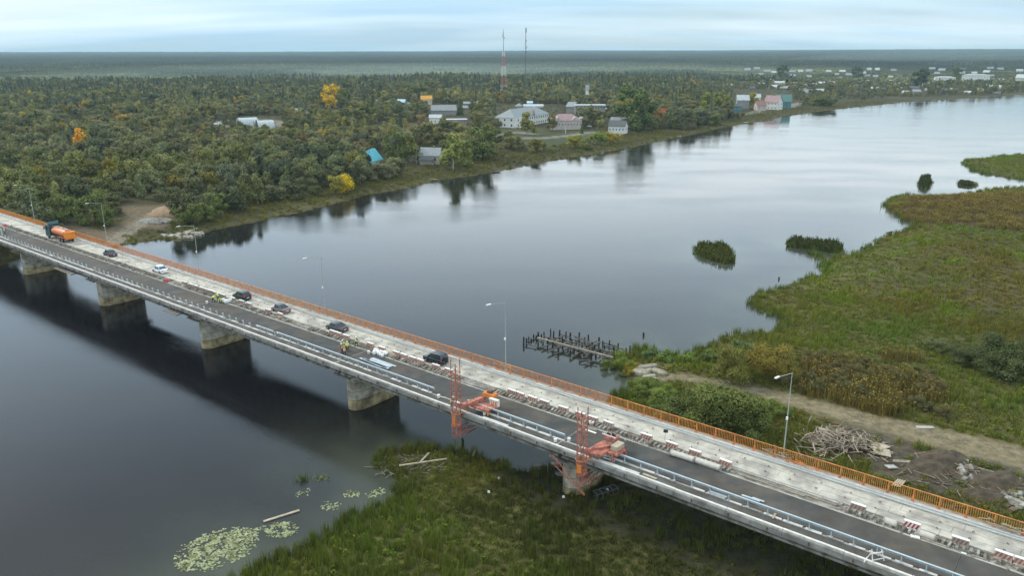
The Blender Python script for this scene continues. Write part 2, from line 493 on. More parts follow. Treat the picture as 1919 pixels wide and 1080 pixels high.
put(zone(MUD, 1.8, .7) * .9, (.080, .068, .052)); put(zone(MUD, 1.5, 1.4) * sstep(.55, .7, n2[..., 0]) * .8, (.105, .078, .052))
ld, lp = line_dist(GX, GY, LROAD); put(sstep(3.4, 2.2, ld + zn * .3) * np.where(fs_, .9, 0), (.23, .20, .15))
for rd in SROADS:
    d_, p_ = line_dist(GX, GY, rd); put(sstep(5.0, 2.6, d_), (.20, .19, .16))
# mud under the near side of the bridge, deck shade put into the colour
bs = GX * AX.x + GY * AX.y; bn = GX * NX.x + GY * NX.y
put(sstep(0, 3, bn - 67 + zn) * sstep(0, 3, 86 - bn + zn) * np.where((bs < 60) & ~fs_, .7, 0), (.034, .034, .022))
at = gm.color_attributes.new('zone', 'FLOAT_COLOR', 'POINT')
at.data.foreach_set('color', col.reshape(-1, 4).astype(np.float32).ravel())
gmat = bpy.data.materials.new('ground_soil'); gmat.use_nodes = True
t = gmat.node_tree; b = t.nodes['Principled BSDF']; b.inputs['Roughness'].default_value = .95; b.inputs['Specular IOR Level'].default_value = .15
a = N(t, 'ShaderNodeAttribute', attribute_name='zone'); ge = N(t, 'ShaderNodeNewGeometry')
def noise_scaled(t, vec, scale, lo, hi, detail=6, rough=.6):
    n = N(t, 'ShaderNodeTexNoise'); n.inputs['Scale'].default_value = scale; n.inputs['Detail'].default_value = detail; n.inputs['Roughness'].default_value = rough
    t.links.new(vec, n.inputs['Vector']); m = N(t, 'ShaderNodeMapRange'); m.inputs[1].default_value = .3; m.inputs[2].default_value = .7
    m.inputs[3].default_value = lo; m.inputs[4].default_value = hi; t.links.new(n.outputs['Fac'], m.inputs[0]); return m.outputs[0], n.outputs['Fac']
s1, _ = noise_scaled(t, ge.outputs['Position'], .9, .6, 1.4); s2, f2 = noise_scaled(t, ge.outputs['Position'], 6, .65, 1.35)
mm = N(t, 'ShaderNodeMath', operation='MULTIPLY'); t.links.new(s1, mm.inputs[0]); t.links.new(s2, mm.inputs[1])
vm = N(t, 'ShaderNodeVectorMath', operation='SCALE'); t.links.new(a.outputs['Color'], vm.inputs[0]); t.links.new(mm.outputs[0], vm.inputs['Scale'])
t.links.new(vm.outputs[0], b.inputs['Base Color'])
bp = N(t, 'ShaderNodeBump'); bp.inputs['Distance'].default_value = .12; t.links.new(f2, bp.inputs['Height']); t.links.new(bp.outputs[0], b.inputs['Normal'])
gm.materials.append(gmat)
link('ground', gm, kind='structure', label='river banks and wooded plain stretching to the horizon')

# quick height lookup
def ground_at(xs, ys):
    xs = np.asarray(xs, float); ys = np.asarray(ys, float)
    sd = land_sd(xs, ys)
    sdw = sd + np.where(np.hypot(xs, ys) < 1500, wobble(xs, ys) * sstep(-12, -1, sd) * (1 - sstep(1, 12, sd)), 0)
    return height(xs, ys, sdw), sdw
def gz(p):
    h, _ = ground_at(np.array([p[0]]), np.array([p[1]])); return float(h[0])
def GG(x, y, it=4):                          # point of the ground sheet seen at (x, y)
    z = 1.0
    for _ in range(it):
        p = G(x, y, z); z = max(gz(p), 0.0)
    return Vector((p.x, p.y, z))

# ------------------------------------------------------------------ water
wa = np.radians(np.arange(-62, 62.01, 0.4)); wr = [6.0]
while wr[-1] < 9000: wr.append(wr[-1] * 1.018)
wr = np.array(wr); WA, WR = np.meshgrid(wa, wr); WX = np.sin(WA) * WR; WY = np.cos(WA) * WR
WSD = land_sd(WX, WY)
wi = np.arange(len(wa) * len(wr)).reshape(len(wr), len(wa))
wq = np.stack([wi[:-1, :-1], wi[:-1, 1:], wi[1:, 1:], wi[1:, :-1]], -1).reshape(-1, 4)[:, ::-1]
keep = (WSD.ravel()[wq] < 4).any(1)
wm = grid_mesh('river_water', np.stack([WX.ravel(), WY.ravel(), np.zeros(WX.size)], 1), wq[keep])
shal = np.exp(np.minimum(WSD, 0) / 9.0) * (0.35 + .9 * fnoise(WX / 7, WY / 7, 6)) * np.where(far_side(WX, WY), .25, 1.0)
shal = np.clip(shal, 0, 1)
wat = wm.attributes.new('shallow', 'FLOAT', 'POINT'); wat.data.foreach_set('value', shal.ravel().astype(np.float32))
m = bpy.data.materials.new('river_water'); m.use_nodes = True
t = m.node_tree; b = t.nodes['Principled BSDF']
b.inputs['Roughness'].default_value = .012; b.inputs['IOR'].default_value = 1.333; b.inputs['Specular IOR Level'].default_value = .5
a = N(t, 'ShaderNodeAttribute', attribute_name='shallow'); ge = N(t, 'ShaderNodeNewGeometry')
mx = N(t, 'ShaderNodeMix', data_type='RGBA'); mx.inputs['A'].default_value = (.008, .008, .010, 1); mx.inputs['B'].default_value = (.075, .085, .062, 1)
t.links.new(a.outputs['Fac'], mx.inputs['Factor']); t.links.new(mx.outputs['Result'], b.inputs['Base Color'])
# ripples in patches of breeze
mpn = N(t, 'ShaderNodeMapping'); mpn.inputs['Rotation'].default_value = (0, 0, R(25)); mpn.inputs['Scale'].default_value = (1.0, 2.4, 1)
t.links.new(ge.outputs['Position'], mpn.inputs[0])
nz = N(t, 'ShaderNodeTexNoise'); nz.inputs['Scale'].default_value = 1.5; nz.inputs['Detail'].default_value = 3; nz.inputs['Roughness'].default_value = .6
t.links.new(mpn.outputs[0], nz.inputs['Vector'])
nz2 = N(t, 'ShaderNodeTexNoise'); nz2.inputs['Scale'].default_value = .018; nz2.inputs['Detail'].default_value = 4
t.links.new(mpn.outputs[0], nz2.inputs['Vector'])
mr = N(t, 'ShaderNodeMapRange'); mr.inputs[1].default_value = .38; mr.inputs[2].default_value = .62; mr.inputs[3].default_value = .22; mr.inputs[4].default_value = 1.0
t.links.new(nz2.outputs['Fac'], mr.inputs[0])
bp = N(t, 'ShaderNodeBump'); bp.inputs['Distance'].default_value = .026
t.links.new(nz.outputs['Fac'], bp.inputs['Height']); t.links.new(mr.outputs[0], bp.inputs['Strength']); t.links.new(bp.outputs[0], b.inputs['Normal'])
wm.materials.append(m)
link('river_water', wm, kind='structure', label='calm grey blue river with soft cloud reflections')

# ------------------------------------------------------------------ haze
mh = bpy.data.materials.new('haze_air'); mh.use_nodes = True
t = mh.node_tree; t.nodes.clear(); o_ = N(t, 'ShaderNodeOutputMaterial'); pv = N(t, 'ShaderNodeVolumePrincipled')
pv.inputs['Color'].default_value = (.62, .86, .98, 1); pv.inputs['Density'].default_value = 7.5e-5; pv.inputs['Anisotropy'].default_value = .0
t.links.new(pv.outputs[0], o_.inputs['Volume'])
MB().bb(-17500, 17500, -17500, 17500, -8, 112).build('haze', mh, kind='stuff', label='thin blue autumn haze lying over the woods')
mm_ = bpy.data.materials.new('mist_air'); mm_.use_nodes = True
t = mm_.node_tree; t.nodes.clear(); o_ = N(t, 'ShaderNodeOutputMaterial'); pv = N(t, 'ShaderNodeVolumePrincipled')
pv.inputs['Color'].default_value = (.70, .86, .84, 1); pv.inputs['Density'].default_value = 2.1e-4
t.links.new(pv.outputs[0], o_.inputs['Volume'])
for (az, r_, rx_, ry_, h_, lb_) in ((-12, 1700, 620, 420, 22, 'low bank of pale mist over the woods behind the village'), (2, 1650, 560, 330, 24, 'small bank of pale mist behind the red and white tower'), (27, 3400, 520, 420, 40, 'faint smoke drifting above the distant town')):
    rs_ = []
    for i in range(9):
        e_ = -math.pi / 2 + math.pi * i / 8; rs_.append([(rx_ * max(.02, math.cos(e_)) * math.cos(q_), ry_ * max(.02, math.cos(e_)) * math.sin(q_), 8 + h_ * math.sin(e_)) for q_ in [2 * math.pi * j / 24 for j in range(24)]])
    o = MB().loft(rs_).build('mist', mm_, None, kind='stuff', label=lb_); o.location = (math.sin(R(az)) * r_, math.cos(R(az)) * r_, 6); o.rotation_euler = (0, 0, -R(az))
# ------------------------------------------------------------------ the bridge
concrete = mat('concrete', (.40, .385, .35), .85, var=.18, scale=.7, col2=(.29, .275, .24), col2scale=.45, bump=.01, spec=.25)
concrete_lane = mat('concrete_lane', (.50, .47, .405), .8, var=.15, scale=.9, col2=(.32, .30, .265), col2scale=.35, bump=.01, spec=.25, detail=8)
concrete_old = mat('concrete_old', (.30, .285, .25), .9, var=.3, scale=1.2, col2=(.14, .125, .10), col2scale=.8, bump=.02, spec=.2)
pier_stone = mat('pier_stone', (.47, .44, .35), .9, var=.2, scale=1.1, col2=(.25, .225, .165), col2scale=.5, bump=.02, spec=.2)
pier_wet = mat('pier_stone_weathered', (.42, .345, .19), .9, var=.25, scale=1.1, col2=(.19, .15, .09), col2scale=.5, bump=.02, spec=.25)
asphalt = mat('asphalt', (.090, .079, .066), .85, var=.26, scale=.5, col2=(.065, .066, .064), col2scale=.15, bump=.008, bscale=30, spec=.3, detail=10)
asphalt_walk = mat('asphalt_walk', (.088, .081, .072), .88, var=.2, scale=.8, col2=(.13, .125, .118), col2scale=.25, col2lo=.52, col2hi=.66, bump=.008, bscale=30, detail=8)
white_paint = mat('white_paint', (.74, .74, .71), .6, var=.08, scale=2)
offwhite = mat('whitewashed_concrete', (.66, .64, .60), .8, var=.16, scale=2.5)
galv = mat('galvanised_steel', (.50, .57, .60), .45, metal=.35, var=.08, scale=2)
orange_rail = mat('orange_paint', (.60, .25, .05), .55, var=.30, scale=1.6, col2=(.58, .22, .07), col2scale=.014)
salmon = mat('red_lead_paint', (.52, .15, .085), .6, var=.2, scale=2.5, col2=(.36, .12, .08), col2scale=1.5)
rust = mat('rusty_steel', (.13, .07, .045), .85, var=.35, scale=3)
darkgap = mat('dark_gap', (.03, .028, .025), .95, var=.2)
red_stripe = mat('red_stripes', (.30, .13, .10), .7, var=.2, scale=3)
timber_pale = mat('pale_timber', (.42, .36, .27), .85, var=.22, scale=2.5, coord='obj')
timber_grey = mat('grey_timber', (.25, .22, .18), .9, var=.3, scale=2.0, coord='obj')
white_bag = mat('white_sacks', (.75, .75, .74), .7, var=.05)
black_rubber = mat('rubber', (.02, .02, .02), .9, var=.1)
green_net = mat('teal_netting', (.10, .22, .20), .9)
red_cloth = mat('red_sheet', (.45, .03, .06), .7, var=.2, scale=3)

fascia_m = mat('fascia_concrete', (.27, .265, .245), .88, var=.22, scale=.9, col2=(.17, .165, .15), col2scale=.6, bump=.01)
SA, SB = -76.0, 340.0                       # bridge from out of frame right to out of frame left
SPANS = [309.0, 266.0, 222.8, 180.0, 136.9, 92.9, 50.4, 7.2, -36, -79]
NE = 70.4                                   # outer edge facing the camera
bridge = bempty('river_bridge', 'long concrete girder bridge under repair crossing the river on lens shaped piers', 'bridge')
X0, X1 = S0 - SB, S0 - SA
def xs(s): return S0 - s
def yn(n): return n - N0
def D(z): return DECK + z
# structural slab and girders
MB().bb(X0, X1, yn(NE + .25), yn(84.5), D(-.55), D(-.02)).build('deck_slab', concrete, bridge)
for i in range(len(SPANS) - 1):
    a, b_ = SPANS[i + 1] + .25, SPANS[i] - .25
    for k, n in enumerate((72.0, 74.6, 77.3, 80.0, 82.7)):
        mb = MB()
        x0, x1 = xs(b_), xs(a)
        mb.bb(x0, x1, yn(n - .22), yn(n + .22), D(-1.75), D(-.56))
        mb.bb(x0, x1, yn(n - .42), yn(n + .42), D(-2.05), D(-1.752))
        mb.build('girder', concrete_old, bridge)
# fascia facing the camera: cornice sections with drain brackets
x = X0; i = 0
fm = MB().extrude_x([(-.28, -.55), (.22, -.55), (.22, .12), (-.18, .12), (-.28, .02)], 0, 5.96).mesh('fascia_panel', fascia_m)
km = MB().bb(0, 5.96, -.14, .12, .125, .20).mesh('kerb_cap', offwhite)
while x < X1:
    j = rng.uniform(-.012, .012)
    link('fascia_panel', fm, bridge, (x, yn(NE) + j, D(j)))
    link('kerb_cap', km, bridge, (x, yn(NE + .08) + j, D(j)))
    x += 6.0
bm_ = MB().bb(-.06, .06, -.10, 0, -.45, -.1).mesh('drain_bracket', rust)
x = X0 + 1.5
while x < X1:
    link('drain_bracket', bm_, bridge, (x, yn(NE) - .285, D(0))); x += 4.2
# surfaces
MB().bb(X0, X1, yn(NE + .42), yn(71.95), D(-.018), D(.02)).build('walkway_asphalt', asphalt_walk, bridge)
MB().bb(X0, X1, yn(72.35), yn(77.3), D(-.018), D(.03)).build('asphalt_surface', asphalt, bridge)
MB().bb(X0, X1, yn(77.305), yn(79.0), D(-.018), D(.002)).build('broken_strip', concrete_old, bridge)
MB().bb(X0, X1, yn(77.18), yn(77.42), D(.035), D(.07)).build('edge_board', concrete, bridge)
# uneven kerb pieces under the near guard rail
for k in range(int((SB - SA) / 2.1)):
    s = SA + k * 2.1
    if rng.random() < .06: continue
    mb = MB(); l = rng.uniform(1.5, 2.05)
    mb.box((xs(s + 1.05), yn(72.15) + rng.uniform(-.04, .04), D(.055)), (l, rng.uniform(.22, .40), rng.uniform(.06, .13)), rz=rng.uniform(-.02, .02))
    mb.build('kerb_piece', offwhite if rng.random() < .7 else concrete, bridge)
# cast slabs of the old carriageway, in three rows
sl = 5.9
rows = [(79.0, 80.2), (80.2, 81.4), (81.4, 82.6)]
slab_meshes = []
for (a, b_) in rows:
    for v in range(3):
        mb = MB(); w_ = b_ - a - .025; nseg = 8; ring = []
        prof = []
        for q_ in range(nseg + 1):
            y = q_ / nseg * w_; prof.append((y, .19 + .018 * math.sin(y * 4 + v) + rng.uniform(-.004, .004)))
        mb.extrude_x([(w_, 0), ] + prof[::-1] + [(0, 0)], 0, sl - .03)
        slab_meshes.append(mb.mesh('lane_slab', concrete_lane))
k = 0
x = X0
while x < X1:
    for ri, (a, b_) in enumerate(rows):
        link('lane_slab', slab_meshes[ri * 3 + k % 3], bridge, (x + ri * .9, yn(a) + .012, D(rng.uniform(-.008, .008))))
    k += 1; x += sl
# kerb and pavement on the far side
x = X0
pm = MB().bb(0, 2.97, 0, 1.18, 0, .20).mesh('pavement_slab', concrete_lane)
while x < X1:
    link('pavement_slab', pm, bridge, (x, yn(82.92), D(rng.uniform(-.005, .005)))); x += 3.0
MB().bb(X0, X1, yn(82.62), yn(82.9), D(-.015), D(.18)).build('kerb', concrete, bridge)
MB().bb(X0, X1, yn(84.11), yn(84.5), D(-.015), D(.25)).build('railing_plinth', concrete, bridge)
# lifting hooks left standing in the slabs
hk = MB().tube((0, 0, 0), (0, 0, .16), .03, seg=5).tube((0, 0, .15), (.14, 0, .15), .03, seg=5).tube((.14, 0, .15), (.14, 0, 0), .03, seg=5).mesh('lifting_hook', rust)
x = X0
while x < min(X1, xs(-5)):
    for ri in (80.1, 81.5):
        if x > xs(190): link('lifting_hook', hk, bridge, (x + rng.uniform(-.2, .2), yn(ri) + rng.uniform(-.08, .08), D(.19)), rng.uniform(-.6, .6))
    x += 3.0
# expansion joints over the piers
for s in SPANS[:-1]:
    MB().bb(xs(s) - .12, xs(s) + .12, yn(72.40), yn(77.15), D(.032), D(.042)).build('expansion_joint', concrete_old if s > 30 else asphalt_walk, bridge)
    MB().bb(xs(s) - .03, xs(s) + .03, yn(72.40), yn(77.15), D(.043), D(.049)).build('joint_gap', darkgap, bridge)
    MB().bb(xs(s) - .12, xs(s) + .12, yn(NE + .45), yn(71.92), D(.022), D(.034)).build('expansion_joint', concrete, bridge)
# timber and concrete stubs standing crosswise in the broken strip
stub = [MB().box((0, 0, .16), (rng.uniform(.2, .3), rng.uniform(.8, 1.1), rng.uniform(.2, .32)), taper=.94).mesh('sleeper_stub', [concrete, concrete_old, timber_grey, concrete_old][i % 4]) for i in range(8)]
rods = [MB().tube((0, -.55, .25), (rng.uniform(-.1, .1), .6, .33), .03, seg=4, cap=False).mesh('bent_rod', rust) for _ in range(4)]
nst = 0
gaps = [(108.8, 114.2), (66.7, 73.0), (18.5, 31.0), (150.5, 156)]
s = -6.0
while s < 214:
    if not any(a < s < b_ for a, b_ in gaps):
        if s < 150 or rng.random() < .45:
            if nst < 290 and rng.random() < .86:
                link('sleeper_stub', stub[nst % 8], bridge, (xs(s), yn(78.15) + rng.uniform(-.12, .12), D(0)), rng.gauss(0, .12)); nst += 1
        if rng.random() < .5 and s > 20:
            link('bent_rod', rods[rng.randrange(4)], bridge, (xs(s) + .2, yn(78.2), D(0)), rng.gauss(0, .35))
    s += .60 if s < 100 else .85
# rubble lumps of the broken strip (uncountable)
mb = MB()
for _ in range(2600):
    s = rng.uniform(-8, 245)
    if any(a < s < b_ for a, b_ in gaps): continue
    z = rng.uniform(.05, .22) if s < 120 else rng.uniform(.05, .38)
    mb.box((xs(s), yn(78.15) + rng.gauss(0, .36), D(z / 2)), (rng.uniform(.08, .34), rng.uniform(.08, .34), z), rz=rng.uniform(0, 3), taper=rng.uniform(.5, .9))
mb.build('rubble', concrete_old, bridge, kind='stuff')
mb = MB()
for _ in range(420):
    s = rng.uniform(18, 245); a0 = Vector((xs(s), yn(78.1) + rng.gauss(0, .3), D(rng.uniform(.1, .4))))
    mb.tube(a0, a0 + Vector((rng.uniform(-1.3, 1.3), rng.gauss(0, .3), rng.uniform(-.1, .25))), .022, seg=4, cap=False)
mb.build('reinforcement_bars', rust, bridge, kind='stuff')
# long beams lying in the strip near the right end
for (sa, sb_, n, z) in [(18.8, 31.2, 78.75, .2), (19.2, 28.0, 78.35, .13), (22.5, 31.0, 78.0, .12)]:
    MB().bb(xs(sb_), xs(sa), yn(n - .16), yn(n + .16), D(.01), D(z)).build('long_beam', concrete if n > 78.5 else timber_grey, bridge)
for k in range(6):
    MB().bb(xs(73), xs(66.5 + k * .3), yn(77.6 + k * .22), yn(77.7 + k * .22), D(.05), D(.16)).build('long_beam', concrete, bridge)

# piers
def pier_outline(n0, n1, hw, seg=7):
    pts = []
    rr = (n1 - n0)
    for i in range(seg + 1):                 # near nose, curved to a blunt point
        a = math.pi * (i / seg); pts.append((hw * math.cos(a), n0 + 2.6 - 2.6 * math.sin(a) ** .8))
    pts = pts[::-1]
    far = [(-p[0], n0 + n1 - p[1]) for p in pts]
    return [(p[0], p[1]) for p in pts] + far
def add_pier(s, base_z, near, far, hw=1.55):
    pr = link('pier', MB().prism([(x + xs(s), yn(y)) for x, y in pier_outline(near + .12, far - .12, hw - .1)], base_z, D(-2.75)).mesh('pier', concrete_old), bridge)
    zt = D(-2.75); nc = 5; h = (zt - base_z) / nc
    ol = pier_outline(near, far, hw)
    ys = [near - .1, near + 1.4, near + 3.6, near + 5.9, near + 8.2, far + .1]
    for c in range(nc):
        z0 = base_z + c * h; z1 = z0 + h - .10
        grow = 1 + .015 * (nc - c)
        off = .5 * (c % 2)
        cuts = [ys[0]] + [y + (0.8 if c % 2 else 0) for y in ys[1:-1]] + [ys[-1]]
        for bi in range(len(cuts) - 1):
            ya, yb = cuts[bi], cuts[bi + 1]
            def clip(pts, yy, keep_above):
                o = []
                for i in range(len(pts)):
                    p, q_ = pts[i], pts[(i + 1) % len(pts)]
                    ip = (p[1] >= yy) == keep_above; iq = (q_[1] >= yy) == keep_above
                    if ip: o.append(p)
                    if ip != iq:
                        t_ = (yy - p[1]) / (q_[1] - p[1]); o.append((p[0] + t_ * (q_[0] - p[0]), yy))
                return o
            pl = clip(clip(ol, ya + .035, True), yb - .035, False)
            if len(pl) < 3: continue
            jx = rng.uniform(-.012, .012)
            pl = [(xs(s) + p[0] * grow + jx, yn(p[1])) for p in pl]
            area = sum(pl[i][0] * pl[(i + 1) % len(pl)][1] - pl[(i + 1) % len(pl)][0] * pl[i][1] for i in range(len(pl)))
            if area < 0: pl = pl[::-1]
            MB().prism(pl, z0, z1).build('stone_block', pier_wet if c < 2 else pier_stone, pr)
    MB().bb(xs(s) - hw - .25, xs(s) + hw + .25, yn(near - 1.4), yn(far + .6), D(-2.745), D(-2.42)).build('pier_cap', concrete_old, bridge)
    MB().bb(xs(s) - 1.0, xs(s) + 1.0, yn(71.3), yn(83.3), D(-2.41), D(-2.2)).build('cross_beam', concrete_old, bridge)
    for n in (72.0, 74.6, 77.3, 80.0, 82.7):
        for d in (-.6, .6):
            MB().bb(xs(s) + d - .22, xs(s) + d + .22, yn(n - .25), yn(n + .25), D(-2.198), D(-2.055)).build('bearing', rust, bridge)
for s, near in ((309.0, 73.0), (266.0, 73.0), (222.8, 73.0), (180.0, 73.1), (136.9, 73.2), (92.9, 73.2), (50.4, 73.3), (7.2, 73.3), (-36, 73.3)):
    add_pier(s, -1.2 if s > 30 else -.5, near, near + 10.2)
for s in (SB - 1, SA + 1):
    MB().bb(xs(s) - 1, xs(s) + 1, yn(70), yn(85), -1, D(-2.1)).build('abutment', concrete_old, bridge)

# cantilever scaffolds hung from the deck next to the piers
def hung_scaffold(s, w_, label):
    e = bempty('hanging_scaffold', label, 'scaffold')
    for k in range(5):
        MB().bar(L(s + k * w_ / 4, 69.5, D(-1.55)), L(s + k * w_ / 4, 71.8, D(-1.3)), .14).build('bracket', rust, e)
    for k in range(3):
        MB().bb(xs(s + w_), xs(s), yn(69.6 + k * .45), yn(69.92 + k * .45), D(-1.5 + .05 * k), D(-1.44 + .05 * k)).build('plank', timber_grey, e)
hung_scaffold(184, 9.5, 'narrow plank scaffold hung under the deck edge beside the second pier from the left')
hung_scaffold(138.5, 4.5, 'short dark scaffold hung at the cap of the third pier from the left')

# near guard rail: posts everywhere, beam only on the right two thirds
gr = bempty('guard_rail', 'pale blue galvanised guard rail with a double beam along the near walkway', 'guard rail')
post = MB().box((0, 0, .42), (.10, .15, .78)).mesh('post', galv)
plate = MB().box((0, 0, .02), (.3, .3, .03)).mesh('base_plate', galv)
beam_prof = [(0, .58), (.05, .60), (.05, .66), (-.03, .71), (.05, .76), (.05, .84), (0, .87), (-.02, .87), (.02, .83), (.02, .77), (-.06, .71), (.02, .66), (.02, .61), (-.02, .58)]
def rail_beam(s0, s1, parent, n=72.13, z=.05, m=galv):
    L_ = s1 - s0; kk = max(1, round(L_ / 6.3)); st = L_ / kk
    for i in range(kk):
        mb = MB(); mb.extrude_x([(p[0] + .13, p[1]) for p in beam_prof], 0, st - .02)
        mb.bb(0, st - .02, -.11, .10, .885, .935)
        mb.build('beam', m, parent).location = (xs(s0 + (i + 1) * st), yn(n), D(z))
gaps_r = [(66.2, 72.6), (44.4, 50.1)]
s = -70.3
while s < 240:
    if s < 116.0 and not any(a < s < b_ for a, b_ in gaps_r):
        o = link('post', post, gr, (xs(s), yn(72.13), D(.03)))
        link('base_plate', plate, o, (0, 0, .07))
    s += 2.15
rail_beam(-70, 44.4, gr); rail_beam(50.1, 66.2, gr); rail_beam(72.6, 109.8, gr)
rail_beam(110.6, 115.6, gr, n=72.05, z=.03)
# free standing posts of the unfinished rail
ps = MB().box((0, 0, .40), (.13, .16, .78)).box((-.02, -.08, .74), (.2, .22, .2)).mesh('guard_rail_post', galv)
s = 117.6; k = 0
while s < 262:
    link('guard_rail_post', ps, None, W(s, 72.13, DECK + .09), BROT + rng.uniform(-.1, .1), None,
         'bare grey steel post in the row along the unfinished part of the near walkway', 'post', 'bare guard rail posts')
    s += 2.15 if k % 2 else 2.1; k += 1
    if 178.5 < s < 180.5: s += 2.1

# far guard rail between lane and pavement
fr = bempty('guard_rail', 'low pale steel guard rail between the concrete lane and the far pavement', 'guard rail')
fpost = MB().box((0, 0, .24), (.08, .12, .5)).mesh('post', galv)
s = -70.0
while s < 330:
    link('post', fpost, fr, (xs(s), yn(82.76), D(.18))); s += 2.1
fprof = [(-.04, .28), (.02, .28), (.05, .38), (.02, .48), (.05, .56), (-.04, .56), (-.02, .48), (.0, .38)]
s = -70.0
pale_steel = mat('pale_steel', (.52, .56, .57), .5, metal=.3, var=.1, scale=2)
bmesh_f = MB().extrude_x([(p[0] - .1, p[1]) for p in fprof], 0, 6.28).mesh('beam', pale_steel)
while s < 330:
    link('beam', bmesh_f, fr, (xs(s + 6.3), yn(82.76), D(.16))); s += 6.3

# orange pedestrian railing
orl = bempty('pedestrian_railing', 'orange painted steel railing with close upright bars along the far edge of the bridge', 'railing')
NRL = 84.3
rp = MB().box((0, 0, .68), (.12, .09, 1.30)).mesh('post', orange_rail)
bal = MB().box((0, 0, .66), (.05, .045, 1.12)).mesh('baluster', orange_rail)
foot = MB().box((0, -.16, .02), (.28, .3, .05)).mesh('base_plate', salmon)
s = -70.0
while s < 330:
    o = link('post', rp, orl, (xs(s), yn(NRL), D(.22)))
    link('base_plate', foot, o)
    s += 2.52
s = -70.0
while s < 330:
    MB().bb(xs(s + 2.5), xs(s + .02), yn(NRL - .035), yn(NRL + .035), D(.33), D(.39)).build('bottom_rail', orange_rail, orl)
    MB().bb(xs(s + 2.5), xs(s + .02), yn(NRL - .05), yn(NRL + .05), D(1.46), D(1.53)).build('handrail', orange_rail, orl)
    s += 2.52
s = -4.0; nb_ = 0; far_b = MB()
while s < 330:
    if nb_ < 300: link('baluster', bal, orl, (xs(s), yn(NRL), D(.24))); nb_ += 1
    else: far_b.box((xs(s), yn(NRL), D(.90)), (.045, .04, 1.1))
    s += .21
far_b.build('baluster', orange_rail, orl, kind='stuff')

# white topped barriers with red stripes along the broken strip
bar_px = [(1606, 950), (1707, 985), (1797, 1018), (1879, 1045), (1916, 1060), (1258, 831), (1301, 846), (1357, 866), (1208, 817), (1140, 791), (1111, 781), (1088, 773),
          (1055, 763), (1020, 751), (999, 743), (974, 736), (960, 731), (842, 691), (818, 683), (788, 674), (774, 669), (756, 664), (742, 659), (716, 650), (694, 643), (648, 628),
          (634, 623), (625, 619), (525, 587), (505, 579), (469, 567), (456, 562), (438, 557), (420, 551), (412, 548), (404, 546), (396, 543), (387, 541), (379, 538), (370, 534), (362, 531), (345, 528)]
def barrier_parts(stripe, body):
    lw = 1.5
    b0 = MB().extrude_x([(-.34, 0), (.34, 0), (.30, .12), (.20, .22), (.17, .80), (-.17, .80), (-.20, .22), (-.30, .12)], -lw / 2, lw / 2).mesh('barrier', body)
    top = MB().bb(-lw / 2, lw / 2, -.19, .19, .805, .86).mesh('white_top', white_paint)
    sts = []
    for k in range(4):
        x0 = -.62 + k * .36
        mb = MB(); mb.poly([(x0 - .16, -.212, .24), (x0 + .02, -.212, .24), (x0 + .26, -.182, .79), (x0 + .08, -.182, .79)])
        mb.poly([(x0 - .16, .212, .24), (x0 + .02, .212, .24), (x0 + .26, .182, .79), (x0 + .08, .182, .79)])
        sts.append(mb.mesh('stripe', stripe))
    return b0, top, sts
red_strong = mat('fresh_red_stripes', (.38, .04, .04), .6, var=.1)
brown_stripe = mat('faded_brown_stripes', (.24, .12, .09), .8, var=.25, scale=3)
pink_conc = mat('faded_pink_concrete', (.44, .33, .27), .85, var=.2, scale=3)
kits = [barrier_parts(red_stripe, pink_conc), barrier_parts(brown_stripe, concrete), barrier_parts(red_strong, offwhite)]
barr_where = {}
for k, (px_, py_) in enumerate(sorted(bar_px, reverse=True)):
    s, n = SN(px_, py_, DECK + .85)
    kk = 2 if px_ == 1707 else (1 if px_ in (1606, 1797, 1020, 1140) or px_ < 480 else 0)
    b0, top, sts = kits[kk]
    if px_ == 1707: lab = 'concrete barrier with fresh dark red stripes and a white top'
    elif k == 0: lab = 'striped white topped barrier at the right edge of the photo beside the lane'
    elif k == 1: lab = 'striped white topped barrier second from the right edge of the photo'
    elif px_ == 1797: lab = 'brown striped barrier behind the pale boards, third from the right edge'
    elif px_ == 1606: lab = 'grey striped barrier at the left end of a row of grey stubs near the lane'
    elif px_ == 1357: lab = 'faded striped barrier at the right end of the second white pipe'
    elif px_ == 1301: lab = 'faded red striped barrier behind the joint between the two white pipes'
    elif px_ == 1258: lab = 'striped barrier below the small black floodlight'
    elif px_ > 1100: lab = 'faded striped barrier behind the right hand red gantry'
    elif px_ > 900: lab = 'faded pink striped barrier in the row between the two red gantries'
    elif px_ > 680: lab = 'faded pink striped barrier in the row in front of the black off-roader'
    elif px_ > 600: lab = 'faded striped barrier beside the dark saloon with red rear lights'
    else: lab = 'small faded barrier in the rubble strip on the left part of the bridge'
    o = link('striped_barrier', b0, None, W(s, 78.7, DECK + .0), BROT + rng.gauss(0, .04), None, lab, 'barrier', 'striped barriers along the broken strip')
    link('white_top', top, o)
    for st in sts: link('stripe', st, o)

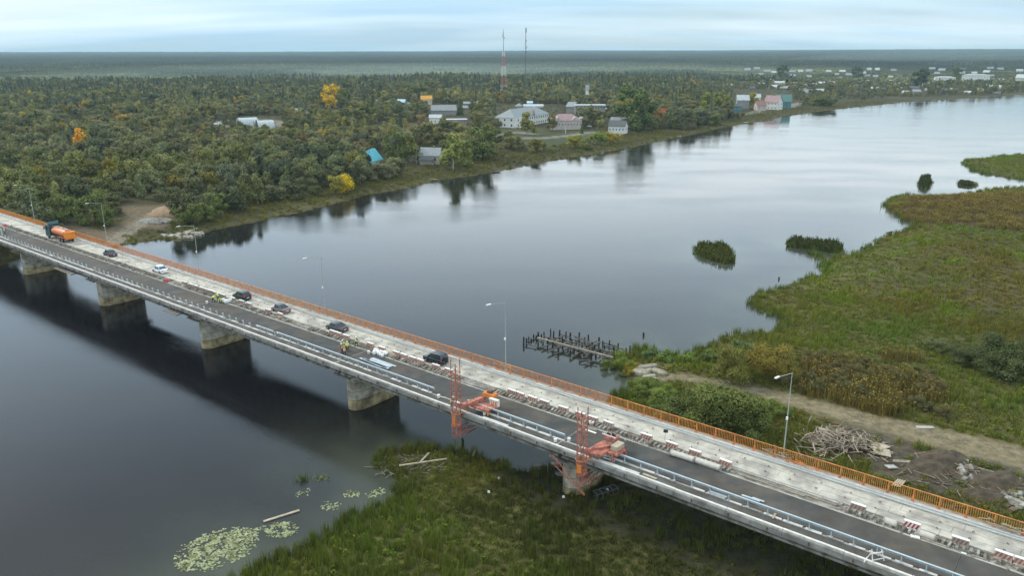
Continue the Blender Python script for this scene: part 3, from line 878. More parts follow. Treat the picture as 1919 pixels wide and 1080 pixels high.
# white pipes lying in the strip
pipe_m = mat('pale_pipe', (.52, .49, .43), .6, var=.12, scale=2)
def lying_pipe(pa, pb, r, label, m=pipe_m, name='concrete_pipe', nn=None):
    s0_, n0_ = SN(*pa, DECK + r); s1_, n1_ = SN(*pb, DECK + r)
    a0 = W(s0_, n0_, DECK + r + .04); b0 = W(s1_, n1_, DECK + r + .04); d = (b0 - a0)
    e = empty(name, a0, math.atan2(d.y, d.x), label, 'pipe')
    Ln = d.length
    MB().tube((0, 0, 0), (Ln, 0, 0), r, seg=14).build('pipe_body', m, e, smooth=False)
    for q_ in (0.0, Ln): MB().tube((q_ - .06, 0, 0), (q_ + .06, 0, 0), r * 1.14, seg=14).build('end_ring', concrete, e)
lying_pipe((1257, 849), (1301, 863), .36, 'left one of two pale pipes lying end to end beside the asphalt')
lying_pipe((1304, 863), (1350, 879), .36, 'right one of two pale pipes lying end to end beside the asphalt')
lying_pipe((1657, 976), (1680, 984), .34, 'short grey roll lying on the stubs left of the fresh red barrier')
lying_pipe((1722, 999), (1752, 1010), .34, 'pale roll lying between the fresh red barrier and the brown striped one')
# boards beside it
def board(pa, pb, wd, th, label, m=white_paint, z=0.05, name='board', group=None, base=DECK):
    p, q_ = G(*pa, base + z), G(*pb, base + z); d = q_ - p
    mb = MB().bb(0, d.length, -wd / 2, wd / 2, 0, th)
    return mb.build(name, m, None), p, d
def put_board(pa, pb, wd, th, label, cat='board', m=white_paint, z=.05, name='board', group=None, base=DECK):
    o, p, d = board(pa, pb, wd, th, label, m, z, name, group, base)
    o.location = p; o.rotation_euler = (0, 0, math.atan2(d.y, d.x)); tag(o, label, cat, group); return o
put_board((1706, 1006), (1724, 1010), .55, .12, 'short rounded white slab on the asphalt below the fresh red barrier', m=offwhite)
put_board((1726, 1009), (1773, 1026), .14, .1, 'long thin pale batten lying along the edge of the asphalt', m=timber_pale)
put_board((1730, 1001), (1784, 1021), .16, .12, 'thin grey batten beside the long pale batten on the strip', m=timber_grey)
put_board((1801, 1037), (1811, 1040), .2, .08, 'small curved white offcut under the brown striped barrier', m=white_paint)
put_board((1821, 1042), (1848, 1051), .2, .1, 'grey batten near the expansion joint at the lower right', m=timber_grey)
put_board((1098, 806), (1117, 813), .3, .06, 'white board on the asphalt behind the right hand gantry', m=white_paint)
put_board((1103, 802), (1120, 806), .8, .05, 'grey sheet on the asphalt behind the white board', m=timber_grey)
put_board((1130, 858), (1152, 866), .22, .06, 'upper of two white boards on the walkway right of the gantry', m=white_paint)
put_board((1122, 862), (1138, 868), .25, .06, 'lower of two white boards on the walkway right of the gantry', m=white_paint)
put_board((1138, 868), (1198, 889), .34, .07, 'long white board along the outer kerb right of the gantry', m=offwhite)
put_board((1205, 889), (1231, 899), .34, .08, 'loose pale board end on the outer kerb', m=timber_pale)
put_board((905, 782), (952, 799), .30, .07, 'long white board along the outer kerb between the gantries', m=offwhite)
put_board((1448, 973), (1453, 964), .22, .08, 'short yellow timber piece leaning at the guard rail post', m=timber_pale, z=.1)
for k, (pa, pb) in enumerate([((1410, 934), (1432, 942)), ((1394, 936), (1421, 945)), ((1390, 929), (1424, 941)), ((1330, 922), (1362, 933))]):
    put_board(pa, pb, .26, .08, ['short blue steel beam on top of the small stack by the guard rail', 'blue steel beam at the front of the small stack by the guard rail',
                                 'long blue steel beam at the back of the small stack by the guard rail', 'single blue steel beam lying under the guard rail'][k], 'steel beam', m=galv, z=.12 + .08 * k, name='steel_beam')
stk = [((675, 672), (716, 689)), ((680, 673), (724, 691)), ((686, 676), (728, 692)), ((693, 676), (731, 689)), ((694, 673), (734, 688)), ((698, 672), (742, 688))]
for k, (pa, pb) in enumerate(stk):
    put_board(pa, pb, .34, .1, ['pale blue steel beam nearest the guard rail in the stack of six', 'second pale blue beam from the guard rail in the stack of six',
              'third pale blue beam from the guard rail in the stack of six', 'fourth pale blue beam from the guard rail in the stack of six',
              'fifth pale blue beam from the guard rail in the stack of six', 'outermost and longest of six pale blue beams on the asphalt'][k], 'steel beam', m=galv, z=.08 + (.1 if k < 3 else 0), name='steel_beam', group='stack of blue beams')

# street lamps
lamp_m = mat('lamp_grey', (.40, .42, .40), .5, metal=.2, var=.05)
lamp_head = mat('lamp_head', (.78, .78, .76), .4, var=.03)
def lamp(s, label, arm=2.6, tilt=0.0):
    e = empty('street_lamp', W(s, 84.75, DECK + .1), BROT, label, 'street lamp', 'street lamps on the bridge')
    H = 10.9
    MB().tube((0, 0, 0), (0, 0, H), .085, .045, seg=8).build('pole', lamp_m, e)
    MB().box((0, 0, .1), (.4, .4, .2)).build('base', concrete, e)
    MB().tube((0, 0, H - .05), (-.5, -arm, H + .25), .04, .03, seg=6).build('arm', lamp_m, e)
    MB().box((-.62, -arm - .45, H + .29), (.24, .8, .11), rz=-.19).build('lamp_head', lamp_head, e)
    MB().box((0, -.12, 5.2), (.22, .2, .35)).build('junction_box', lamp_head, e)
for s, lb in ((242.7, 'street lamp at the far left end of the bridge, left of the orange tanker'), (198.6, 'street lamp standing just right of the orange tanker'),
              (155.9, 'street lamp against the water beside the ruined stone landing'), (112.9, 'faint street lamp behind the dark saloons, against open water'),
              (69.9, 'street lamp in the middle of the photo left of the ruined timber piles'), (27.4, 'tall street lamp on the right in front of the heap of planks')):
    lamp(s, lb)
# ------------------------------------------------------------------ vehicles
glass_m = mat('car_glass', (.02, .028, .035), .08, var=0, spec=.7)
glass_blue = mat('car_glass_blue', (.05, .10, .17), .1, var=0, spec=.7)
tail_m = mat('tail_light', (.50, .02, .02), .3, var=0)
lampw = mat('head_light', (.7, .72, .75), .2, var=0)
plate_m = mat('number_plate', (.75, .75, .73), .5, var=0)
rim_m = mat('wheel_rim', (.38, .38, .40), .4, metal=.6, var=0)
trim_m = mat('black_trim', (.03, .03, .032), .6, var=0)
def wheel(parent, x, y, r=.33, wd=.22, dual=False):
    side = 1 if y > 0 else -1
    wd = wd * (1.9 if dual else 1)
    e = MB().tube((0, -wd / 2, 0), (0, wd / 2, 0), r, seg=16).mesh('wheel', black_rubber)
    o = link('wheel', e, parent, (x, y, r))
    mb = MB(); mb.tube((0, side * wd / 2, 0), (0, side * (wd / 2 + .015), 0), r * .6, seg=12)
    mb.tube((0, side * (wd / 2 + .015), 0), (0, side * (wd / 2 + .04), 0), r * .2, seg=8)
    mb.build('rim', rim_m, o)
def ring(x, hw, z0, z1, tuck=.06, n=3):      # a rounded rectangle section at x
    zm = (z0 + z1) / 2
    return [(x, -hw + tuck, z0), (x, hw - tuck, z0), (x, hw, z0 + (z1 - z0) * .35), (x, hw, z0 + (z1 - z0) * .72), (x, hw - tuck * 1.3, z1), (x, 0, z1 + .015), (x, -hw + tuck * 1.3, z1), (x, -hw, z0 + (z1 - z0) * .72), (x, -hw, z0 + (z1 - z0) * .35)]
def car(name, kind, L_, Wd, H, paint, s, n, label, cat='car', glass=glass_m, dark_roof=None, zrot=0.0, plates=True):
    # front is towards +x (local), placed so that the car drives to the far left end of the bridge
    e = empty(name, W(s, n, DECK + .205), BROT + math.pi + zrot, label, cat, 'cars driving across the bridge')
    hw = Wd / 2; h = L_ / 2; belt = H * (.60 if kind != 'suv' else .58); gr_ = .2 if kind != 'suv' else .28
    if kind == 'saloon':
        st = [(-h, hw * .82, gr_ + .12, belt * .86), (-h + .12, hw * .93, gr_, belt * .97), (-h + .75, hw, gr_, belt * 1.03), (-h + 1.5, hw, gr_, belt * 1.0), (h - 1.6, hw, gr_, belt * .98), (h - .9, hw * .99, gr_, belt * .9), (h - .25, hw * .92, gr_, belt * .76), (h, hw * .75, gr_ + .1, belt * .6)]
        cab = [(-h + .65, .80, belt * 1.0, belt * 1.03), (-h + 1.45, .76, belt * .98, H * .965), (-h + 2.0, .76, belt * .98, H), (-h + 2.9, .76, belt * .96, H * .985), (h - 1.35, .80, belt * .92, belt * .97)]
    elif kind == 'hatch':
        st = [(-h, hw * .85, gr_ + .12, belt * .95), (-h + .1, hw * .94, gr_, belt * 1.05), (-h + .8, hw, gr_, belt * 1.05), (h - 1.5, hw, gr_, belt * 1.0), (h - .8, hw * .98, gr_, belt * .93), (h - .2, hw * .9, gr_, belt * .76), (h, hw * .72, gr_ + .1, belt * .6)]
        cab = [(-h + .06, .80, belt * 1.0, belt * 1.08), (-h + .5, .77, belt * .98, H * .96), (-h + 1.2, .77, belt * .98, H), (-h + 2.4, .77, belt * .96, H * .99), (h - 1.15, .80, belt * .92, belt * .98)]
    else:
        st = [(-h, hw * .93, gr_ + .1, belt), (-h + .1, hw * .98, gr_, belt * 1.04), (h - 1.3, hw, gr_, belt * 1.02), (h - .9, hw * .98, gr_, belt * .96), (h - .12, hw * .93, gr_, belt * .88), (h, hw * .86, gr_ + .1, belt * .78)]
        cab = [(-h + .03, .84, belt * 1.0, belt * 1.1), (-h + .22, .82, belt * .98, H * .98), (-h + 1.0, .82, belt * .98, H), (-h + 2.2, .82, belt * .98, H * .985), (h - 1.05, .84, belt * .95, belt * 1.0)]
    MB().loft([ring(*q_) for q_ in st]).build('body', paint, e, smooth=False)
    # glasshouse: windows as a dark shell, roof and pillars in paint
    rings = []
    for x, k, z0, z1 in cab:
        wl = hw * .95; wu = hw * k
        rings.append([(x, -wl, z0 - .05), (x, wl, z0 - .05), (x, wu if z1 > belt * 1.2 else wl * .9, z1 - .03), (x, -wu if z1 > belt * 1.2 else -wl * .9, z1 - .03)])
    MB().loft(rings).build('windows', glass, e)
    rf = []
    for x, k, z0, z1 in cab[1:-1]:
        wu = hw * k + .015
        rf.append([(x, -wu, z1 - .06), (x, wu, z1 - .06), (x, wu * .9, z1 + .01), (x, -wu * .9, z1 + .01)])
    MB().loft(rf).build('roof', dark_roof or paint, e)
    for sgn in (1, -1):
        for i in range(len(cab)):
            if i == 2 and kind == 'saloon' : pass
            x, k, z0, z1 = cab[i]
            if i in (1, 2, 3):
                x2 = {1: cab[0][0] + .1, 2: x + (.35 if kind == 'saloon' else .3), 3: cab[4][0] - .05}[i]
                MB().bar((x, sgn * (hw * k + .004), z1 - .06), (x2, sgn * (hw * .95 + .006), belt * 1.0), .07, .05).build('pillar', paint, e)
    for x in (-h + L_ * .19, h - L_ * .19):
        for y in (-hw + .09, hw - .09): wheel(e, x, y, .34 if kind == 'suv' else .31)
    for sgn in (1, -1):
        if kind == 'suv': MB().bb(-h - .02, -h + .06, sgn * (hw - .2), sgn * (hw - .04), belt * .72, belt * 1.0).build('tail_light', tail_m, e)
        elif kind == 'hatch': MB().bb(-h - .02, -h + .12, sgn * (hw - .26), sgn * (hw - .07), belt * .8, belt * 1.25).build('tail_light', tail_m, e)
        else: MB().bb(-h - .015, -h + .16, sgn * (hw - .45), sgn * (hw - .09), belt * .66, belt * .88).build('tail_light', tail_m, e)
        MB().bb(h - .2, h - .02, sgn * (hw - .45), sgn * (hw - .14), belt * .58, belt * .74).build('head_light', lampw, e)
        MB().box((h - 1.35 if kind != 'suv' else h - 1.15, sgn * (hw + .08), belt * 1.02), (.12, .18, .13)).build('wing_mirror', paint, e)
    MB().bb(-h - .035, -h - .0, -.26, .26, belt * .55, belt * .68).build('number_plate', plate_m, e)
    MB().bb(-h - .04, -h + .25, -hw * .9, hw * .9, gr_ + .02, gr_ + .2).build('bumper', trim_m if kind == 'suv' else paint, e)
    return e
black_p = mat('black_car_paint', (.018, .020, .023), .22, var=0, spec=.6)
dark_p = mat('dark_green_black_paint', (.016, .026, .026), .22, var=0, spec=.6)
white_p = mat('white_car_paint', (.78, .79, .80), .3, var=0, spec=.5)
grey_p = mat('grey_car_paint', (.20, .17, .17), .28, metal=.3, var=0, spec=.6)
anth_p = mat('anthracite_paint', (.055, .062, .070), .25, metal=.3, var=0, spec=.6)
navy_p = mat('navy_paint', (.03, .045, .055), .25, metal=.2, var=0, spec=.6)
def at_px(x, y):
    n = 80.5; lo, hi = 10.0, 300.0
    for _ in range(40):
        md = (lo + hi) / 2
        if proj(*W(md, n, DECK + .6))[0] > x: lo = md
        else: hi = md
    return lo, n
s, n = at_px(206, 475); car('parked_car', 'saloon', 4.3, 1.72, 1.42, navy_p, s, n, 'small dark blue saloon behind the orange tanker')['category'] = 'car'
s, n = at_px(300, 505); car('car', 'saloon', 4.5, 1.8, 1.45, white_p, s, n, 'white saloon driving on the bridge, the only white vehicle', glass=glass_blue)
s, n = at_px(453, 554); car('car', 'hatch', 4.3, 1.78, 1.62, dark_p, s, n, 'tall black estate car with red rear lights behind the bending workers')
s, n = at_px(526, 582); car('car', 'saloon', 4.2, 1.74, 1.42, grey_p, s, n, 'brownish grey saloon between the black estate and the dark saloon', dark_roof=anth_p)
s, n = at_px(631, 612); car('car', 'saloon', 4.5, 1.8, 1.42, anth_p, s, n, 'dark grey saloon with a bright red tail light near the workers')
s, n = at_px(816, 672)
suv = car('off_road_car', 'suv', 4.0, 1.78, 1.72, black_p, s, n, 'boxy black off-roader with a spare wheel on its back door', 'off-road car')
sp = MB().tube((-2.0 - .22, 0, .92), (-2.0 - .02, 0, .92), .34, seg=16).build('spare_wheel', black_rubber, suv)
MB().tube((-2.0 - .245, 0, .92), (-2.0 - .225, 0, .92), .2, seg=12).build('spare_cover', trim_m, sp)
for sg in (1, -1): MB().bar((-1.7, sg * .68, 1.77), (.5, sg * .68, 1.76), .05).build('roof_rail', rim_m, suv)
for o in list(bpy.data.objects):
    if o.name.startswith('parked_car'): o.name = 'car'

# tanker lorry
teal = mat('teal_cab_paint', (.035, .085, .105), .35, var=.08, spec=.5)
tank_o = mat('tank_orange', (.62, .17, .055), .4, var=.12, scale=.8, spec=.5, coord='obj')
org = mat('bright_orange', (.70, .22, .02), .45, var=.1, spec=.5)
tr = empty('tanker_lorry', W(214.5, 80.4, DECK + .205), BROT + math.pi, 'orange tank lorry with a dark teal cab heading for the left end of the bridge', 'tank lorry')
MB().loft([[(x, -1.22, z0), (x, 1.22, z0), (x, 1.22, z1 - .25), (x, 1.08, z1), (x, -1.08, z1), (x, -1.22, z1 - .25)] for x, z0, z1 in ((2.75, .75, 3.0), (3.2, .55, 3.35), (4.5, .5, 3.35), (4.85, .5, 2.4), (4.95, .5, 1.4))]).build('cab', teal, tr)
MB().loft([[(x, -1.12, z0), (x, 1.12, z0), (x, 1.0, z1), (x, -1.0, z1)] for x, z0, z1 in ((2.7, 3.3, 3.36), (3.1, 3.3, 3.95), (3.9, 3.3, 3.75), (4.5, 3.3, 3.37))]).build('roof_deflector', teal, tr)
MB().box((4.71, 0, 2.45), (.06, 2.15, .85), ry=-.33).build('windscreen', glass_m, tr)
for sg in (1, -1):
    MB().bb(3.55, 4.35, sg * 1.222, sg * 1.24, 1.95, 2.8).build('side_window', glass_m, tr)
    MB().box((4.75, sg * 1.45, 2.4), (.15, .25, .6)).build('wing_mirror', trim_m, tr)
    MB().bb(4.9, 5.0, sg * .75, sg * 1.1, .8, 1.1).build('head_light', lampw, tr)
    MB().bb(-4.98, -4.92, sg * .85, sg * 1.15, .95, 1.15).build('tail_light', tail_m, tr)
    MB().bb(-4.4, 1.9, sg * 1.02, sg * 1.24, .95, 1.15).build('side_guard', trim_m, tr)
    for x in (-3.0, -1.7): MB().bb(x - .62, x + .62, sg * .95, sg * 1.25, 1.1, 1.18).build('mudguard', tank_o, tr)
for y in (-.45, .45): MB().bb(-4.9, 4.6, y - .09, y + .09, .8, 1.1).build('chassis_beam', trim_m, tr)
rs = []
for x, k in ((-4.0, .02), (-3.98, .75), (-3.85, .95), (-3.6, 1.0), (2.0, 1.0), (2.2, .95), (2.32, .75), (2.34, .02)):
    rs.append([(x, 1.12 * k * math.cos(a), 2.0 + .88 * k * math.sin(a)) for a in [2 * math.pi * i / 20 for i in range(20)]])
tk = MB().loft(rs).build('tank', tank_o, tr, smooth=True)
for x in (-2.6, -1.0, .6): MB().tube((x - .04, 0, 2.0), (x + .04, 0, 2.0), .9, seg=20).build('tank_band', org, tk).scale = (1, 1.26, .995)
MB().bb(-3.6, 2.1, -.3, .3, 2.93, 2.97).build('walkway', rim_m, tr)
for x in (-1.8, .4): MB().tube((x, 0, 2.9), (x, 0, 3.1), .28, seg=12).build('manhole', org, tr)
MB().bar((-3.6, .75, 3.15), (2.1, .75, 3.15), .05).build('handrail', timber_pale, tr)
MB().bb(-4.85, -4.05, -1.15, 1.15, 1.15, 2.55).build('rear_locker', org, tr)
MB().bb(-5.0, -4.85, -1.2, 1.2, .95, 1.12).build('rear_bumper', org, tr)
MB().tube((-4.5, -1.1, 1.9), (-4.5, -1.22, 1.9), .4, seg=12).build('hose_reel', black_rubber, tr)
MB().bb(2.4, 2.7, -1.0, 1.0, 1.1, 2.6).build('bulkhead', trim_m, tr)
for x in (3.8, -1.7, -3.0):
    for y in (-1.05, 1.05): wheel(tr, x, y, .5, .3, dual=False)

tr.scale = (1.2, 1.12, 1.12)
# ------------------------------------------------------------------ people
skin_m = mat('skin', (.42, .25, .18), .7, var=0)
vest_y = mat('hi_vis_yellow', (.62, .80, .05), .6, var=.05)
vest_o = mat('hi_vis_orange', (.75, .36, .12), .6, var=.08)
cloth_d = mat('dark_workwear', (.03, .035, .04), .9, var=.2)
cloth_n = mat('navy_workwear', (.03, .045, .07), .9, var=.2)
cloth_w = mat('white_overall', (.60, .62, .62), .85, var=.1)
boot_m = mat('boots', (.03, .025, .02), .8)
helm_w = mat('helmet_white', (.80, .80, .78), .35, var=0)
helm_y = mat('helmet_orange', (.75, .35, .05), .35, var=0)
def skin_mesh(name, joints, edges, m, parent, root=0, sub=1):
    me = bpy.data.meshes.new(name); me.from_pydata([j[0] for j in joints], edges, []); me.materials.append(m)
    o = link(name, me, parent)
    sm = o.modifiers.new('skin', 'SKIN'); sm.use_smooth_shade = True
    sv = me.skin_vertices[0].data
    for i, j in enumerate(joints): sv[i].radius = (j[1], j[1] * (j[2] if len(j) > 2 else 1)); sv[i].use_root = (i == root)
    ss = o.modifiers.new('sub', 'SUBSURF'); ss.levels = sub; ss.render_levels = sub
    return o
def person(p, face, label, bend=0.0, knee=0.0, arms='down', top=None, vest=None, legs=cloth_d, helmet=helm_w, stride=.12, hz=1.0, squat=0.0):
    top = top or cloth_d
    e = empty('person', p, face, label, 'person')
    ph = .92 * (1 - squat * .45)                        # pelvis height
    sb_, cb = math.sin(bend), math.cos(bend)
    def up(l, y=0.0, x=0.0): return (x, sb_ * l + cb * y * 1.0, ph + cb * l - sb_ * y)     # trunk frame: y forward
    pel = (0, -.12 * sb_ * 1, ph)
    tr_ = lambda l, y=0, x=0: (x, up(l, y)[1] - .12 * sb_, up(l, y)[2])
    waist, chest, neck, head, crown = tr_(.18), tr_(.42), tr_(.56), tr_(.68, .03), tr_(.79, .02)
    kn = .48 * (1 - squat * .3)
    legsj = []
    for sg in (1, -1):
        fy = sg * stride
        hip = (sg * .10, pel[1], ph - .05); k_ = (sg * .12, fy * .5 + squat * .28 + knee, kn); an = (sg * .12, fy - .05, .09); toe = (sg * .14, fy + .14, .045)
        legsj.append((hip, k_, an, toe))
    armj = []
    for sg in (1, -1):
        sh = tr_(.50, 0, sg * .19)
        if arms == 'down': el = (sg * .25, sh[1] + .02, sh[2] - .29); ha = (sg * .24, sh[1] + .12, sh[2] - .54)
        elif arms == 'front': el = (sg * .27, sh[1] + .08, sh[2] - .27); ha = (sg * .13, sh[1] + .32, sh[2] - .25)
        elif arms == 'out': el = (sg * .40, sh[1] + .05, sh[2] - .22); ha = (sg * .50, sh[1] + .22, sh[2] - .35)
        else: el = (sg * .22, sh[1] + .08, sh[2] - .27); ha = (sg * .16, sh[1] + .20, sh[2] - .52)
        armj.append((sh, el, ha))
    J = [(pel, .13, .8), (waist, .12, .75), (chest, .15, .7), (neck, .055), (head, .085, 1.15), (crown, .07, 1.1), (tuple(Vector(head) + Vector((0, cb * .10, -sb_ * .10 - .02))), .018)]
    E_ = [(0, 1), (1, 2), (2, 3), (3, 4), (4, 5), (4, 6)]
    for (h, k_, an, toe) in legsj:
        b0 = len(J); J += [(h, .085), (k_, .06), (an, .042), (toe, .04)]; E_ += [(0, b0), (b0, b0 + 1), (b0 + 1, b0 + 2), (b0 + 2, b0 + 3)]
    for ai, (sh, el, ha) in enumerate(armj):
        sg = 1 if ai == 0 else -1
        b0 = len(J); d = (Vector(ha) - Vector(el)).normalized(); palm = Vector(ha) + d * .07
        side = d.cross(Vector((0, 0, 1)) if abs(d.z) < .9 else Vector((0, 1, 0))).normalized()
        J += [(sh, .06), (el, .045), (ha, .03), (tuple(palm), .034, .5)]; E_ += [(2, b0), (b0, b0 + 1), (b0 + 1, b0 + 2), (b0 + 2, b0 + 3)]
        for fi in range(4):
            tip = palm + d * (.085 - .012 * abs(fi - 1.3)) + side * (.018 * (fi - 1.5)); J.append((tuple(tip), .009)); E_.append((b0 + 3, len(J) - 1))
        th_ = Vector(ha) + d * .06 + side * .05; J.append((tuple(th_), .010)); E_.append((b0 + 2, len(J) - 1))
    body = skin_mesh('body', J, E_, skin_m, e)
    # trousers, jacket, boots over the body
    TJ = [((pel[0], pel[1], pel[2] + .02), .155, .8)]; TE = []
    for (h, k_, an, toe) in legsj:
        b0 = len(TJ); an2 = tuple(Vector(an).lerp(Vector(k_), .08)); TJ += [(h, .105), (k_, .078), (an2, .062)]; TE += [(0, b0), (b0, b0 + 1), (b0 + 1, b0 + 2)]
    skin_mesh('trousers', TJ, TE, legs, e)
    AJ = [(pel, .15, .78), (waist, .148, .78), (chest, .18, .72), (tuple(Vector(neck) * .6 + Vector(chest) * .4), .10)]; AE = [(0, 1), (1, 2), (2, 3)]
    for (sh, el, ha) in armj:
        b0 = len(AJ); wr_ = tuple(Vector(ha).lerp(Vector(el), .1)); AJ += [(sh, .078), (el, .06), (wr_, .045)]; AE += [(2, b0), (b0, b0 + 1), (b0 + 1, b0 + 2)]
    skin_mesh('jacket', AJ, AE, top, e)
    for (h, k_, an, toe) in legsj:
        MB().bar(Vector(an) + Vector((0, -.06, -.035)), Vector(toe) + Vector((0, .03, 0)), .10, .09).build('boot', boot_m, e)
    if vest:
        ax_ = (Vector(chest) - Vector(pel)).normalized(); lat = Vector((1, 0, 0)); fw = ax_.cross(lat) * -1
        rs = []
        for l, a, b_ in ((-.12, .20, .15), (.1, .195, .15), (.3, .215, .155), (.45, .215, .15), (.52, .15, .11)):
            c = Vector(pel) + ax_ * l
            rs.append([c + lat * (a * math.cos(t_)) + fw * (b_ * math.sin(t_)) for t_ in [2 * math.pi * i / 12 for i in range(12)]])
        vo = MB().loft(rs).build('safety_vest', vest, e, smooth=True)
        for l in (.08, .27):
            c = Vector(pel) + ax_ * l
            MB().loft([[c + ax_ * q_ + lat * (.222 * math.cos(t_)) + fw * (.162 * math.sin(t_)) for t_ in [2 * math.pi * i / 12 for i in range(12)]] for q_ in (-.025, .025)], cap=False).build('reflective_band', lampw, vo)
    if helmet:
        hd = (Vector(crown) - Vector(head)).normalized(); lat = Vector((1, 0, 0)); fw = hd.cross(lat) * -1; c0 = Vector(head) + hd * .05
        rs = [[c0 + hd * h_ + lat * (r_ * math.cos(t_)) + fw * (r_ * 1.15 * math.sin(t_)) for t_ in [2 * math.pi * i / 12 for i in range(12)]] for h_, r_ in ((0, .155), (.012, .13), (.07, .12), (.12, .075), (.135, .01))]
        MB().loft(rs).build('helmet', helmet, e, smooth=True)
    e.scale = (hz,) * 3
    return e
def pp(x, y): return G(x, y, DECK + .03)
LEFT = BROT + math.pi / 2
person(pp(641, 663), LEFT + .6, 'worker with a dark jacket and orange vest, leftmost of the group by the guard rail', top=cloth_d, vest=vest_o, helmet=helm_w, arms='front')
person(pp(646, 668), LEFT - .7, 'worker in an orange vest nearest the guard rail in the group', top=cloth_d, vest=vest_o, helmet=helm_y, stride=.2)
person(pp(651.5, 659), LEFT + 2.6, 'worker in a bright yellow jacket and white helmet in the middle group', top=vest_y, vest=vest_y, helmet=helm_w, arms='front')
person(pp(643, 656), LEFT + 3.6, 'worker half hidden at the back of the middle group', top=cloth_d, vest=vest_y, helmet=helm_w)
person(pp(668, 650) , LEFT - 1.6, 'worker with a pale yellow vest and white helmet standing in the broken strip', top=cloth_n, vest=vest_y, helmet=helm_w, arms='out', stride=.2)
person(pp(400, 566), LEFT - 1.9, 'yellow vested worker bending deeply, left of three beside the white sacks', bend=1.15, arms='reach', top=vest_y, vest=vest_y, legs=cloth_d, helmet=None, stride=.22, knee=.05)
person(pp(409, 563), LEFT + .4, 'yellow vested worker leaning over in the middle of three by the white sacks', bend=.5, arms='reach', top=vest_y, vest=vest_y, helmet=helm_y)
person(pp(414, 568), LEFT + 2.2, 'yellow vested worker crouching right beside the white sacks', bend=.9, arms='reach', top=vest_y, vest=vest_y, helmet=None, squat=.7)
person(pp(4, 441), LEFT + 1.0, 'worker in white overalls at the left edge of the photo', top=cloth_w, legs=cloth_w, helmet=helm_w)
person(pp(9.5, 439), LEFT + 2.5, 'worker in a yellow vest beside the one in white at the left edge', top=cloth_d, vest=vest_y, helmet=helm_w)
person(pp(847, 765), LEFT - 2.2, 'worker in a yellow vest leaning at the foot of the left red mast', bend=.35, top=cloth_d, vest=vest_y, helmet=helm_w, arms='front')

